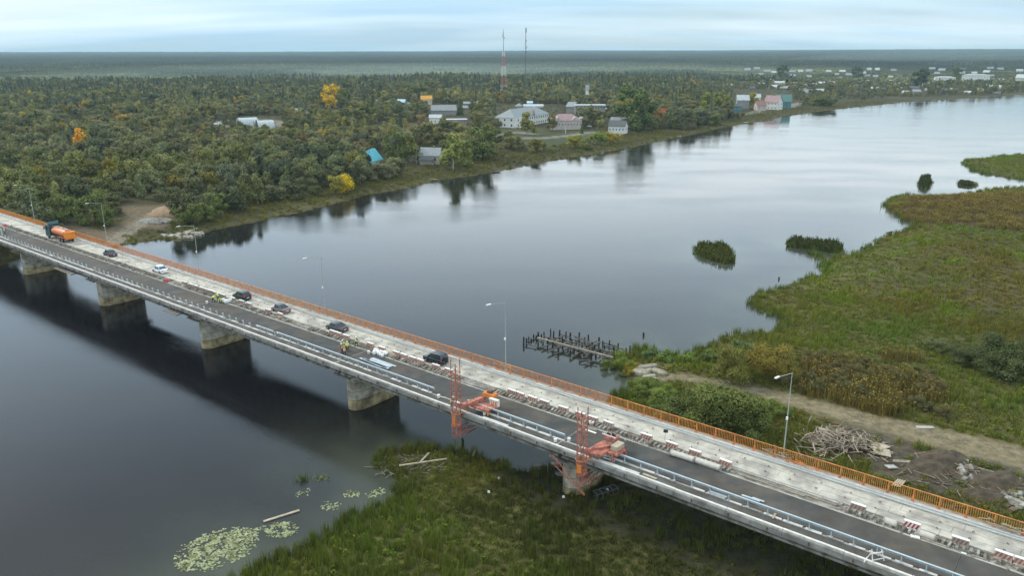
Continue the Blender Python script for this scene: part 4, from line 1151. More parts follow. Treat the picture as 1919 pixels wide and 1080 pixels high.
# ------------------------------------------------------------------ inspection gantries
gred = mat('gantry_red', (.47, .165, .115), .7, var=.35, scale=3, col2=(.22, .10, .075), col2scale=1.6, col2lo=.46, col2hi=.62)
gorange = mat('gantry_orange', (.60, .20, .04), .6, var=.15, scale=2)
stripe_w = mat('stripe_white', (.72, .70, .66), .6, var=.08)
def gantry(s, label, variant):
    e = bempty('bridge_inspection_gantry', label, 'gantry')
    nT = 69.4; hw = .42; z0, z1 = D(-3.3 if variant == 0 else -2.9), D(7.0 if variant == 0 else 6.1)
    cx, cy = xs(s), yn(nT)
    for sx in (-1, 1):
        for sy in (-1, 1):
            MB().bar((cx + sx * hw, cy + sy * hw, z0), (cx + sx * hw, cy + sy * hw, z1 + (.9 if sx * sy > 0 else 0)), .09).build('mast_leg', gred, e)
    mb = MB(); z = z0; k = 0
    while z < z1 - .3:
        zn_ = min(z + .78, z1)
        for (ax_, ay, bx, by) in ((-1, -1, 1, -1), (1, -1, 1, 1), (1, 1, -1, 1), (-1, 1, -1, -1)):
            p, q_ = (cx + ax_ * hw, cy + ay * hw), (cx + bx * hw, cy + by * hw)
            mb.bar((*p, z), (*q_, z), .045)
            if k % 2: p, q_ = q_, p
            mb.bar((*p, z), (*q_, zn_), .035)
        z = zn_; k += 1
    mb.build('lattice_bracing', gred, e, kind='stuff')
    for zz in (D(.25), D(-1.6)):
        r0 = MB()
        for i in range(14):
            a, b_ = 2 * math.pi * i / 14, 2 * math.pi * (i + 1) / 14
            r0.bar((cx + .72 * math.cos(a), cy + .72 * math.sin(a), zz), (cx + .72 * math.cos(b_), cy + .72 * math.sin(b_), zz), .07)
        r0.build('cage_ring', gorange if zz > D(0) else gred, e)
    MB().bb(cx - .5, cx + .5, cy - .5, cy + .5, D(-1.7), D(-1.62)).build('cage_floor', gred, e)
    # service cabin level and ladder
    MB().bb(cx - .3, cx + .3, cy - .56, cy - .5, D(-1.4), D(-.3)).build('cage_door', gorange, e)
    # arm that reaches under the deck
    ux = MB()
    y1 = cy + 3.4; zb, zt = D(-3.2), D(-2.5)
    for sx in (-1, 1):
        for zz in (zb, zt): MB().bar((cx + sx * .6, cy + .6, zz), (cx + sx * .6, y1, zz), .1).build('boom_chord', gred, e)
    y = cy + .6; k = 0
    while y < y1 - .5:
        for sx in (-1, 1):
            ux.bar((cx + sx * .6, y, zb), (cx + sx * .6, y, zt), .06)
            ux.bar((cx + sx * .6, y, zb if k % 2 else zt), (cx + sx * .6, y + 1.2, zt if k % 2 else zb), .06)
        ux.bar((cx - .6, y, zb), (cx + .6, y, zb), .06); y += 1.2; k += 1
    ux.build('boom_bracing', gred, e, kind='stuff')
    if variant == 1:       # folded side frame hanging beside the pier
        for dz in (0, -1.1): MB().bar((cx + .5, cy, D(-4.2 + dz * .2)), (cx - 4.6, cy + .4, D(-.9 + dz)), .08).build('side_boom_chord', gred, e)
        sb2 = MB()
        for i in range(6):
            f = i / 6; sb2.bar((cx + .5 - 5.1 * f, cy + .4 * f, D(-4.2 + 3.3 * f)), (cx + .5 - 5.1 * f, cy + .4 * f, D(-4.4 + 2.4 * f)), .07)
        sb2.build('side_boom_bracing', gred, e)
    # machine on the walkway
    if variant == 0:
        dx_ = -.0
        MB().prism([(cx + .2, yn(69.6)), (cx + 1.2, yn(69.9)), (cx + 1.6, yn(73.6)), (cx + 1.1, yn(73.7))], D(1.0), D(1.5)).build('main_arm', gred, e)
        MB().prism([(cx + .8, yn(71.0)), (cx + 3.9, yn(71.2)), (cx + 4.1, yn(73.1)), (cx + 1.0, yn(73.0))], D(.75), D(.95)).build('platform', gred, e)
        MB().box((cx + 2.0, yn(74.0), D(1.75)), (1.9, 1.0, .45), rz=.1).build('tool_box', gorange, e)
        MB().box((cx + 1.9, yn(74.1), D(2.1)), (.7, .5, .3)).build('winch', rust, e)
        cw = MB().box((cx + 3.3, yn(73.3), D(1.25)), (1.5, .5, .95)).build('counterweight', stripe_w, e)
        for k in range(4): MB().poly([(cx + 2.62 + k * .36, yn(73.3) - .256, D(.8)), (cx + 2.80 + k * .36, yn(73.3) - .256, D(.8)), (cx + 2.68 + k * .36, yn(73.3) - .256, D(1.6)), (cx + 2.5 + k * .36, yn(73.3) - .256, D(1.6))]).build('stripe', red_stripe, cw)
        for (lx, ly) in ((3.9, 71.3), (3.9, 73.1), (.9, 70.6), (.9, 72.9)):
            MB().bar((cx + lx, yn(ly), D(.05)), (cx + lx, yn(ly), D(1.0)), .16).build('leg', gorange if lx > 3 else gred, e)
            MB().tube((cx + lx - .1, yn(ly), D(.17)), (cx + lx + .1, yn(ly), D(.17)), .14, seg=10).build('roller', rust, e)
        for k in range(3): MB().bar((cx + 4.0, yn(71.2 + k * .9), D(.95)), (cx + 4.0, yn(71.2 + k * .9), D(1.7)), .06).build('rail_stanchion', gorange, e)
        MB().bar((cx + 4.0, yn(71.2), D(1.7)), (cx + 4.0, yn(73.1), D(1.7)), .07).build('rail_bar', gorange, e)
    else:
        MB().prism([(cx + .1, yn(69.7)), (cx + 2.2, yn(69.9)), (cx + 2.4, yn(73.4)), (cx + .4, yn(73.4))], D(1.0), D(1.25)).build('platform', gred, e)
        MB().bar((cx + .3, yn(69.8), D(1.35)), (cx + 2.6, yn(73.4), D(1.35)), .35, .3).build('main_arm', gred, e)
        MB().box((cx + 1.3, yn(73.9), D(1.7)), (1.5, .9, .4)).build('tool_box', gred, e)
        for k in range(5): MB().box((cx + .8 + k * .24, yn(73.95) + rng.uniform(-.2, .2), D(2.05)), (.16, .2, rng.uniform(.2, .5)), rz=k).build('tool', trim_m, e)
        MB().box((cx + 2.9, yn(72.6), D(1.55)), (.9, 1.6, .6)).build('counterweight', timber_pale, e)
        MB().prism([(cx + 2.0, yn(71.2)), (cx + 3.6, yn(71.3)), (cx + 3.8, yn(73.3)), (cx + 2.1, yn(73.3))], D(.95), D(1.18)).build('rear_frame', gred, e)
        for (lx, ly) in ((3.1, 71.2), (3.6, 73.2), (.5, 70.4), (.8, 73.2)):
            MB().bar((cx + lx, yn(ly), D(.05)), (cx + lx, yn(ly), D(1.1)), .26).build('leg', gred, e)
        for k in range(3): MB().bar((cx + 3.7, yn(71.4 + k * .9), D(1.1)), (cx + 3.7, yn(71.4 + k * .9), D(1.9)), .06).build('rail_stanchion', gred, e)
        MB().bar((cx + .1, yn(73.6), D(1.95)), (cx + 2.0, yn(73.6), D(1.95)), .1).build('top_rail', stripe_w, e)
sA = min([i * .1 for i in range(0, 1500)], key=lambda q_: abs(proj(*W(q_, 69.4))[0] - 855))
sB_ = min([i * .1 for i in range(0, 1500)], key=lambda q_: abs(proj(*W(q_, 69.4))[0] - 1090))
gantry(sA, 'red lattice mast gantry straddling the walkway, the left one over open water', 0)
gantry(sB_, 'red lattice mast gantry straddling the walkway, the right one above the pier', 1)

# ------------------------------------------------------------------ small things on the deck
def bucket(x, y, label, m=white_paint, grp='white buckets'):
    e = MB().tube((0, 0, 0), (0, 0, .42), .17, .21, seg=12).build('bucket', m, None); e.location = G(x, y, DECK + .03); e.scale = (1.1,) * 3
    tag(e, label, 'bucket', grp)
    MB().tube((0, 0, .40), (0, 0, .425), .225, seg=12).build('rim', white_paint, e)
    mb = MB()
    for i in range(6):
        a, b_ = math.pi * i / 6, math.pi * (i + 1) / 6
        mb.bar((.21 * math.cos(a), .03, .4 + .16 * math.sin(a)), (.21 * math.cos(b_), .03, .4 + .16 * math.sin(b_)), .015)
    mb.build('handle', rust, e)
bucket(908, 778, 'white bucket beside the leg of the left gantry')
bucket(822, 746, 'white bucket on the walkway left of the left gantry')
bucket(1041, 829, 'left white bucket of two on the walkway near the right gantry')
bucket(1066, 828, 'right white bucket of two on the walkway near the right gantry')
bucket(1107, 796, 'white bucket in the strip behind the right gantry, left of its pair')
bucket(1110, 797, 'white bucket in the strip behind the right gantry, right of its pair')
bucket(388, 569, 'white bucket on the asphalt left of the bending worker')
bucket(691, 663, 'small white bucket left of the white sacks')
sack = []
for v in range(4):
    rs = []
    for z, k in ((0, .9), (.1, 1.05), (.35, 1.0), (.5, .8), (.56, .35)):
        rs.append([(.34 * k * math.cos(a) * rng.uniform(.9, 1.1), .26 * k * math.sin(a) * rng.uniform(.9, 1.1), z) for a in [2 * math.pi * i / 10 for i in range(10)]])
    sack.append(MB().loft(rs).mesh('sack', white_bag, smooth=True))
for k, (x, y) in enumerate([(702, 664), (706, 663), (710, 665), (713, 667), (717, 669), (719, 664), (722, 665), (725, 666), (704, 659), (708, 661), (714, 663)]):
    link('sack', sack[k % 4], None, G(x, y, DECK + .03), rng.uniform(0, 3), rng.uniform(.85, 1.25), 'white sack in the heap on the asphalt behind the blue beams', 'sack', 'heap of white sacks')
for k, (x, y) in enumerate([(419, 566), (423, 568), (426, 567), (429, 567), (434, 565)]):
    link('sack', sack[k % 4], None, G(x, y, DECK + .03), rng.uniform(0, 3), rng.uniform(1.0, 1.4), 'white sack standing to the right of the three bending workers', 'sack', 'white sacks beside the bending workers')
sh_ = MB().loft([[(x, y_, z) for y_, z in ((-.6, 0), (.6, 0), (.45, zt), (-.5, zt * .8))] for x, zt in ((-1.0, .3), (-.4, .8), (.3, .75), (.9, .25))]).build('red_sheet', red_cloth, None)
sh_.location = G(312, 528, DECK + .03); sh_.rotation_euler = (0, 0, BROT + .2); sh_.scale = (.62, .62, .6); tag(sh_, 'crumpled bright red cover lying at the edge of the asphalt', 'cover')
sh2 = MB().loft([[(x, y_, z) for y_, z in ((-.7, 0), (.7, 0), (.5, zt), (-.5, zt * .8))] for x, zt in ((-1.1, .4), (-.4, 1.3), (.3, 1.1), (1.0, .35))]).build('red_sheet', red_cloth, None)
sh2.location = G(10, 424, DECK + .03); sh2.rotation_euler = (0, 0, BROT - .2); sh2.scale = (.6, .6, .5); tag(sh2, 'crumpled dark red cover behind the workers at the left edge', 'cover')
cv = MB().loft([[(x, y_, z) for y_, z in ((-.7, 0), (.7, 0), (.5, zt), (-.55, zt * .7))] for x, zt in ((-1.2, .25), (-.5, .7), (.4, .75), (1.1, .2))]).build('canvas_cover', timber_pale, None)
cv.location = G(737, 664, DECK + .1); cv.rotation_euler = (0, 0, BROT + .1); tag(cv, 'pale canvas thrown over the stubs beside the white sacks', 'cover')
# broken sawhorse on the walkway at the lower right
e = empty('sawhorse', G(1642, 1050, DECK + .02), .3, 'weathered white sawhorse lying across the walkway at the lower right', 'sawhorse')
for a, b_ in (((-.7, -.35, 0), (-.6, .1, 1.2)), ((-.7, .45, 0), (-.62, .0, 1.0)), ((.6, -.35, 0), (.55, .1, 1.0)), ((.65, .4, 0), (.58, 0, .9)), ((-.8, .05, .75), (.75, .02, .7)), ((-.8, -.3, .3), (.7, -.3, .25)), ((-1.5, -.1, .1), (-.7, .4, .15))):
    MB().bar(a, b_, .09, .06).build('leg' if a[2] == 0 else 'rail', offwhite, e)
# floodlight on a stand
fl = empty('floodlight', G(1245, 827, DECK + .1), BROT + .5, 'small black floodlight on a thin stand above the striped barriers', 'floodlight')
MB().tube((0, 0, 0), (.1, 0, 1.15), .03, seg=6).build('stand', rim_m, fl)
MB().box((.1, 0, 1.35), (.55, .14, .4), rx=-.3).build('lamp_housing', trim_m, fl)
# orange rags tied to the railing and rubble at lamp feet
for (x, y, lb) in ((1497, 873, 'tangle of orange straps on the railing in front of the plank heap'), (1886, 992, 'pale bundle heaped against the railing at the lower right'), (947, 689, 'pale rags at the foot of the middle street lamp'), (1462, 855, 'pale rags at the foot of the right hand street lamp'), (205, 448, 'pale rags at the foot of the lamp behind the tanker')):
    mb = MB(); p = G(x, y, DECK + .45)
    for k in range(26):
        a = Vector((rng.gauss(0, .8), rng.gauss(0, .12), rng.uniform(0, .5))); mb.bar(a, a + Vector((rng.gauss(0, .7), rng.gauss(0, .1), rng.gauss(0, .18))), .07, .05)
    o = mb.build('strap_bundle', orange_rail if x == 1497 else timber_pale, None); o.location = p; o.rotation_euler = (0, 0, BROT); tag(o, lb, 'bundle')
# ------------------------------------------------------------------ vegetation
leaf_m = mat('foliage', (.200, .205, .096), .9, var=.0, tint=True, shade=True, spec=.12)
leafy_bark = mat('bark', (.085, .07, .055), .95, var=.3, scale=3, spec=.1)
birch_bark = mat('birch_bark', (.42, .40, .36), .9, var=.3, scale=2, spec=.1)
grass_m = mat('grass_blades', (.160, .155, .048), .9, var=0, tint=True, shade=True, spec=.12)
class Cloud:                                  # fast leaf builder on numpy
    def __init__(self): self.v = []; self.f = []; self.s = []; self.n = 0
    def quads(self, C, Nn, size, shade, asp=1.0):
        k = len(C)
        ref = nr.normal(size=(k, 3)); X = np.cross(Nn, ref); X /= np.linalg.norm(X, axis=1, keepdims=True) + 1e-9
        Y = np.cross(Nn, X); Y /= np.linalg.norm(Y, axis=1, keepdims=True) + 1e-9
        sx = (size * nr.uniform(.6, 1.2, k))[:, None]; sy = sx * asp
        P = np.stack([C - X * sx - Y * sy * .6, C + X * sx * .7 - Y * sy, C + X * sx + Y * sy * .7, C - X * sx * .5 + Y * sy], 1)
        self.v.append(P.reshape(-1, 3)); self.f.append(np.arange(k * 4).reshape(k, 4) + self.n); self.n += 4 * k
        self.s.append(np.repeat(shade, 4))
    def tris(self, A, B, C, shade):
        k = len(A); P = np.stack([A, B, C, C], 1)
        P[:, 3] = C + (A - B) * .12
        self.v.append(P.reshape(-1, 3)); self.f.append(np.arange(k * 4).reshape(k, 4) + self.n); self.n += 4 * k
        self.s.append(np.repeat(shade, 4))
    def mesh(self, name, m):
        me = grid_mesh(name, np.concatenate(self.v), np.concatenate(self.f))
        me.polygons.foreach_set('use_smooth', np.zeros(len(me.polygons), bool))
        a = me.attributes.new('shade', 'FLOAT', 'POINT'); a.data.foreach_set('value', np.concatenate(self.s).astype(np.float32)[:len(me.vertices)])
        me.materials.append(m); return me
def crown_mesh(kind, seed, leaves=900, name='crown'):
    """unit-height tree crown: z 0..1, radius about its ratio"""
    r_ = random.Random(seed); c = Cloud()
    lobes = []
    if kind == 'round':
        for _ in range(15):
            a = r_.uniform(0, 6.28); z = r_.uniform(.22, .86); rr = .27 * math.sqrt(max(.05, 1 - ((z - .5) / .5) ** 2)) * r_.uniform(.4, 1.05)
            lobes.append((rr * math.cos(a), rr * math.sin(a), z, r_.uniform(.10, .17), .9))
    elif kind == 'bush':
        for _ in range(14):
            a = r_.uniform(0, 6.28); z = r_.uniform(.15, .75); rr = .52 * math.sqrt(max(.1, 1 - (z - .1) ** 2)) * r_.uniform(.1, 1)
            lobes.append((rr * math.cos(a), rr * math.sin(a), z, r_.uniform(.16, .26), .85))
    elif kind == 'birch':
        for _ in range(16):
            a = r_.uniform(0, 6.28); z = r_.uniform(.18, .93); rr = .17 * (1.15 - z) * r_.uniform(.3, 1.5)
            lobes.append((rr * math.cos(a), rr * math.sin(a), z, r_.uniform(.06, .10) * (1.3 - z * .5), 1.6))
    elif kind == 'dense':
        for _ in range(22):
            a = r_.uniform(0, 6.28); z = r_.uniform(.12, .88); rr = .34 * math.sqrt(max(.05, 1 - ((z - .5) / .52) ** 2)) * r_.uniform(.5, 1)
            lobes.append((rr * math.cos(a), rr * math.sin(a), z, r_.uniform(.11, .15), .9))
    if kind == 'spruce':
        k = leaves; z = nr.uniform(.04, 1, k); a = nr.uniform(0, 6.28, k); tier = (z * 13) % 1
        R0 = .19 * (1 - z) ** .85 * (.65 + .45 * (1 - tier)) + .008; rad = R0 * nr.uniform(.55, 1.0, k)
        C = np.stack([rad * np.cos(a), rad * np.sin(a), z - .02 * (rad / .19)], 1)
        Nn = np.stack([np.cos(a) * .7, np.sin(a) * .7, nr.uniform(.3, .9, k)], 1); Nn /= np.linalg.norm(Nn, axis=1, keepdims=True)
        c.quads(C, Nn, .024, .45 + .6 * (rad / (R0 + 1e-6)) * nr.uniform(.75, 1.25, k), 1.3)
        return c.mesh(name, leaf_m)
    per = leaves // len(lobes)
    for (x, y, z, r0, sq) in lobes:
        d = nr.normal(size=(per, 3)); d /= np.linalg.norm(d, axis=1, keepdims=True)
        rad = r0 * (nr.uniform(.55, 1.08, per))[:, None]
        C = np.array([x, y, z]) + d * rad * np.array([1, 1, sq])
        keep = C[:, 2] < 1.02; C = C[keep]; d = d[keep]
        Nn = d + nr.normal(size=d.shape) * .45 + np.array([0, 0, .25]); Nn /= np.linalg.norm(Nn, axis=1, keepdims=True)
        lob = r_.uniform(.82, 1.18)
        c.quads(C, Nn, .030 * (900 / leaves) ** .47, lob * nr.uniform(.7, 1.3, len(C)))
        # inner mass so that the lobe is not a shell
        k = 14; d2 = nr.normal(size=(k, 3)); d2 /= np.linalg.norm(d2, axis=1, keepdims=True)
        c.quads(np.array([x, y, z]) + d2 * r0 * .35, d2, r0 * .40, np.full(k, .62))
    return c.mesh(name, leaf_m)
def trunk_mesh(m, seed, h=.5, r=.018, limbs=5):
    r_ = random.Random(seed); mb = MB(); pts = [Vector((0, 0, -.05))]
    for i in range(4): pts.append(Vector((r_.uniform(-.02, .02), r_.uniform(-.02, .02), h * (i + 1) / 4)))
    for i in range(4): mb.tube(pts[i], pts[i + 1], r * (1 - i * .18), r * (1 - (i + 1) * .18), seg=6, cap=False)
    for i in range(limbs):
        a = i * 2.4 + r_.uniform(0, .6); b0 = pts[2 + i % 3]; mb.tube(b0, b0 + Vector((math.cos(a) * .16, math.sin(a) * .16, r_.uniform(.1, .25))), r * .4, r * .12, seg=4, cap=False)
    return mb.mesh('trunk', m)
CROWN = {k: [crown_mesh(k, i * 7 + j, lv) for i in range(n_)] for j, (k, n_, lv) in enumerate([('round', 8, 2600), ('bush', 6, 2200), ('birch', 5, 2000), ('dense', 4, 3000), ('spruce', 3, 1400)])}
CROWN['fine'] = [crown_mesh('bush', 80 + i, 9000) for i in range(3)]
TRUNK = {'round': [trunk_mesh(leafy_bark, 1, .6)], 'bush': [trunk_mesh(leafy_bark, 2, .4, .02, 6)], 'fine': [trunk_mesh(leafy_bark, 2, .4, .02, 6)], 'birch': [trunk_mesh(birch_bark, 3, .9, .012, 3)],
         'dense': [trunk_mesh(leafy_bark, 4, .6, .03)], 'spruce': [trunk_mesh(leafy_bark, 5, .9, .012, 0)]}
NAMES = {'fine': 'willow_bush', 'round': 'deciduous_tree', 'bush': 'willow_bush', 'birch': 'birch_tree', 'dense': 'broad_tree', 'spruce': 'spruce_tree'}
def tree(kind, p, h, tint, label, group=None, wide=1.0, v=None, trunk=True, name=None, cat=None):
    e = empty(name or NAMES[kind], p, rng.uniform(0, 6.28), label, cat or ('bush' if kind in ('bush', 'fine') else 'tree'), group)
    e.scale = (h * wide, h * wide, h)
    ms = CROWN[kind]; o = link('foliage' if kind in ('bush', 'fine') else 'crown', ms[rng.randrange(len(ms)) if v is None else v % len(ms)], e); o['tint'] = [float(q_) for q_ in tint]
    if trunk: link('stems' if kind in ('bush', 'fine') else 'trunk', TRUNK[kind][0], e)
    return e

def scatter(name, pts, rot, scl, idx_, tint, protos, label, size_cat='stuff'):
    coll = bpy.data.collections.new(name + '_kinds')
    for i, me in enumerate(protos):
        o = bpy.data.objects.new('%s_%02d' % (name, i), me); coll.objects.link(o)
    n = len(pts)
    me = bpy.data.meshes.new(name); me.vertices.add(n); me.vertices.foreach_set('co', np.asarray(pts, np.float32).ravel())
    def att(nm, ty, data, key):
        a = me.attributes.new(nm, ty, 'POINT'); a.data.foreach_set(key, np.asarray(data).ravel())
    att('rot', 'FLOAT_VECTOR', np.asarray(rot, np.float32), 'vector'); att('scl', 'FLOAT_VECTOR', np.asarray(scl, np.float32), 'vector')
    att('tint', 'FLOAT_VECTOR', np.asarray(tint, np.float32), 'vector'); att('kind_index', 'INT', np.asarray(idx_, np.int32), 'value')
    o = link(name, me, None, label=label, kind='stuff')
    ng = bpy.data.node_groups.new(name, 'GeometryNodeTree')
    ng.interface.new_socket('Geometry', in_out='INPUT', socket_type='NodeSocketGeometry'); ng.interface.new_socket('Geometry', in_out='OUTPUT', socket_type='NodeSocketGeometry')
    gi = N(ng, 'NodeGroupInput'); go = N(ng, 'NodeGroupOutput'); ip = N(ng, 'GeometryNodeInstanceOnPoints')
    ci = N(ng, 'GeometryNodeCollectionInfo'); ci.inputs['Collection'].default_value = coll; ci.inputs['Separate Children'].default_value = True; ci.inputs['Reset Children'].default_value = True
    def na(nm, ty):
        x_ = N(ng, 'GeometryNodeInputNamedAttribute', data_type=ty); x_.inputs['Name'].default_value = nm; return x_.outputs['Attribute']
    ng.links.new(gi.outputs[0], ip.inputs['Points']); ng.links.new(ci.outputs[0], ip.inputs['Instance']); ip.inputs['Pick Instance'].default_value = True
    ng.links.new(na('kind_index', 'INT'), ip.inputs['Instance Index'])
    er = N(ng, 'FunctionNodeEulerToRotation'); ng.links.new(na('rot', 'FLOAT_VECTOR'), er.inputs[0]); ng.links.new(er.outputs[0], ip.inputs['Rotation'])
    ng.links.new(na('scl', 'FLOAT_VECTOR'), ip.inputs['Scale']); ng.links.new(ip.outputs[0], go.inputs[0])
    md = o.modifiers.new('scatter', 'NODES'); md.node_group = ng
    return o

# ---- trees of the far bank
def pin(px_, py_, poly):                     # point in polygon, photo pixels
    ins = np.zeros(px_.shape, bool); n = len(poly)
    for i in range(n):
        (ax_, ay), (bx, by) = poly[i], poly[(i + 1) % n]
        c = ((ay > py_) != (by > py_)); xi = (bx - ax_) * (py_ - ay) / ((by - ay) or 1e-9) + ax_; ins ^= c & (px_ < xi)
    return ins
RMAX = 1500
g1 = np.arange(-1150, 1150, 5.4); g2 = np.arange(120, 1500, 5.4)
TX, TY = np.meshgrid(g1, g2); TX = (TX + nr.uniform(-2.6, 2.6, TX.shape)).ravel(); TY = (TY + nr.uniform(-2.6, 2.6, TY.shape)).ravel()
TR = np.hypot(TX, TY); TA = np.degrees(np.arctan2(TX, TY))
k = (TR < RMAX) & (np.abs(TA) < 45) & far_side(TX, TY); TX, TY, TR = TX[k], TY[k], TR[k]
TSD = land_sd(TX, TY); k = (TSD > 6) & (nr.rand(len(TX)) < np.interp(TR, [300, 560, 900], [.72, .85, 1.0])); TX, TY, TR, TSD = TX[k], TY[k], TR[k], TSD[k]
TZ, _ = ground_at(TX, TY); PX, PY, PS = proj(TX, TY, TZ)
thr = np.interp(PX, [-200, 100, 200, 330, 400, 760, 850, 1000, 1250, 1300, 1400, 1600, 1900], [14, 14, 40, 12, 13, 17, 24, 40, 24, 9, 26, 45, 14])
keep = TSD > thr + (fnoise(TX / 12, TY / 12, 21) - .5) * 10
bs = TX * AX.x + TY * AX.y; bn = TX * NX.x + TY * NX.y
keep &= ~((np.abs(bn - 77) < 13) & (bs > 190))
clear = [[(362, 232), (400, 224), (450, 219), (560, 225), (600, 238), (575, 250), (500, 256), (440, 256), (400, 250)],
         [(548, 214), (600, 214), (600, 222), (560, 224)],
         [(95, 432), (150, 405), (215, 402), (222, 384), (345, 378), (345, 398), (330, 425), (270, 455), (150, 455)],
         [(870, 258), (925, 236), (985, 242), (1090, 243), (1175, 250), (1150, 270), (1040, 276), (940, 270)],
         [(1128, 236), (1180, 236), (1185, 256), (1128, 256)], [(690, 290), (730, 290), (735, 312), (700, 315)], [(775, 296), (845, 296), (850, 322), (770, 322)],
         [(1360, 196), (1500, 190), (1500, 204), (1380, 220), (1290, 226), (1290, 216)], [(800, 216), (885, 222), (880, 240), (802, 238)],
         [(930, 232), (1062, 214), (1090, 232), (1085, 250), (960, 246)], [(1074, 207), (1140, 205), (1142, 222), (1076, 222)],
         [(720, 196), (850, 194), (850, 208), (730, 208)]]
for ci_, c in enumerate(clear): keep &= ~(pin(PX, PY, c) & (nr.rand(len(PX)) > (.22 if ci_ == 0 else 0)))
for (x_, y_, h_) in [(622, 203, 50), (644, 205, 40), (151, 285, 46), (163, 290, 38), (649, 362, 42), (630, 366, 40), (1242, 222, 24), (1182, 244, 84), (849, 318, 68), (866, 312, 54), (905, 300, 50), (745, 306, 60), (770, 304, 50), (988, 252, 42), (863, 215, 30), (1410, 204, 34), (1721, 164, 36), (1466, 152, 32), (985, 186, 10), (944, 182, 10), (1100, 198, 16), (736, 188, 10)]:
    keep &= ~((np.abs(PX - x_) < .40 * h_ + 2) & (PY > y_ - .12 * h_) & (PY < y_ + .42 * h_) & (nr.rand(len(PX)) < .9))
mead = pin(PX, PY, [(590, 248), (660, 236), (760, 230), (870, 232), (890, 244), (800, 254), (680, 258)])
keep &= ~(mead & (nr.rand(len(PX)) < .82))
town = (PX > 1300) & (PY < 215) & (PY > 128)
dens = np.where(town, .42, .84)
dens = np.where((PX > 1000) & (PX <= 1300) & (PY < 235), .72, dens)
dens = np.where((PX > 690) & (PX < 1000) & (PY > 170) & (PY < 235), .5, dens)
dens = np.where((PX > 860) & (PX < 1260) & (PY > 240), .42, dens)
dens = np.where(PX < 700, dens * (.55 + .9 * fnoise(TX / 30, TY / 30, 31)), dens)
keep &= nr.rand(len(PX)) < dens
TX, TY, TZ, TR, PX, PY, PS, TSD = [a[keep] for a in (TX, TY, TZ, TR, PX, PY, PS, TSD)]
n = len(TX)
big = fnoise(TX / 90, TY / 90, 41); sm = nr.rand(n)
kinds = np.full(n, 'round', object)
kinds[(sm < .30)] = 'bush'; kinds[(sm > .80)] = 'birch'
sp_f = sstep(550, 1300, TR) * .34 + .015; kinds[(nr.rand(n) < sp_f * np.where(town[keep] if len(town) != n else town, .3, 1.0)) & (TR > 430)] = 'spruce'
kinds[(nr.rand(n) < .05) & (TR > 350)] = 'dense'
base_h = {'round': 9.0, 'bush': 5.0, 'birch': 10.5, 'dense': 11.5, 'spruce': 11.5}
H = np.array([base_h[q_] for q_ in kinds]) * nr.uniform(.50, 1.38, n) * (.72 + .6 * big)
H = H * np.where((PX < 700) & (TR < 700), .88, 1.0) * np.where(TR > 900, 1.1, 1) * np.where((PX > 1300) & (PY < 215), .58, 1)
H = H * (1 + .34 * sstep(560, 330, TR) * (kinds != 'birch')); H = np.where(TR < 450, np.clip(H, 5.0, 13.0), H)
H = np.where((TSD < thr.mean() - 8) & (kinds != 'bush'), H * .85, H)
keepout = [(694, 282, 720, 306, 30), (783, 276, 828, 306, 34), (930, 195, 1062, 240, 30), (1013, 212, 1086, 246, 26), (1134, 224, 1174, 252, 14), (446, 216, 528, 242, 12), (804, 195, 880, 236, 16), (1374, 168, 1484, 210, 18)]
for (x0_, y0_, x1_, y1_, dd) in keepout:      # gardens in front of buildings stay low
    m_ = (PX > x0_ - 4) & (PX < x1_ + 4) & (PY > y0_) & (PY < y1_ + dd)
    H = np.where(m_, np.minimum(H, np.maximum((PY - y1_) / PS * .9, .8) + .4), H)
g_ = fnoise(TX / 55, TY / 55, 51); g2_ = nr.rand(n)
tint = np.stack([.60 + .60 * g_ + .42 * g2_, .72 + .42 * g_ + .24 * g2_, .62 + .45 * (1 - g_) + .3 * nr.rand(n)], 1) * (.62 + .62 * nr.rand(n))[:, None]
tint[kinds == 'spruce'] *= np.array([.50, .62, .75]); tint[kinds == 'birch'] *= np.array([1.15, 1.15, .9]); tint[kinds == 'dense'] *= np.array([.72, .82, .8])
au = nr.rand(n) < .018; tint[au] *= np.array([1.7, 1.3, .6]); rd_ = nr.rand(n) < .02; tint[rd_] *= np.array([1.35, .98, .8])
near_b = sstep(420, 260, TR)[:, None]; tint = tint * (1 - .16 * near_b) * np.where(near_b > 0, np.array([.92, 1.0, .95]), 1)
size = H * PS
inv = (PX > -5) & (PX < 1925)
order = np.argsort(-(size * inv))
ind = order[:230]; rest = np.ones(n, bool); rest[ind] = False
def where_words(x, y):
    if y > 350 and x < 230: return 'behind the left end of the bridge'
    if x < 380 and y > 300: return 'by the dirt track'
    if x < 640 and y > 300: return 'above the grassy shore'
    if x < 780: return 'near the turquoise roof'
    if x < 1000: return 'near the grey shore house'
    if x < 1260: return 'before the white school'
    return 'right of the red rowan'
def row_words(sd_, x):
    rw = 'front row' if sd_ < 24 else ('second row' if sd_ < 36 else ('third row' if sd_ < 50 else 'farther back'))
    if x < 230: z_ = 'at the far left' if x < 60 else ('above the tanker' if x < 150 else 'right of the second lamp')
    elif x < 380: z_ = 'above the sand heap'
    elif x < 640: z_ = ['in the left third', 'in the middle', 'close to the yellow bush'][min(2, int((x - 380) / 87))]
    else: z_ = ''
    return (rw + ' ' + z_).strip()
KW = {'round': 'round olive tree', 'bush': 'grey green willow', 'birch': 'slender pale birch', 'dense': 'broad dark tree', 'spruce': 'dark pointed spruce'}
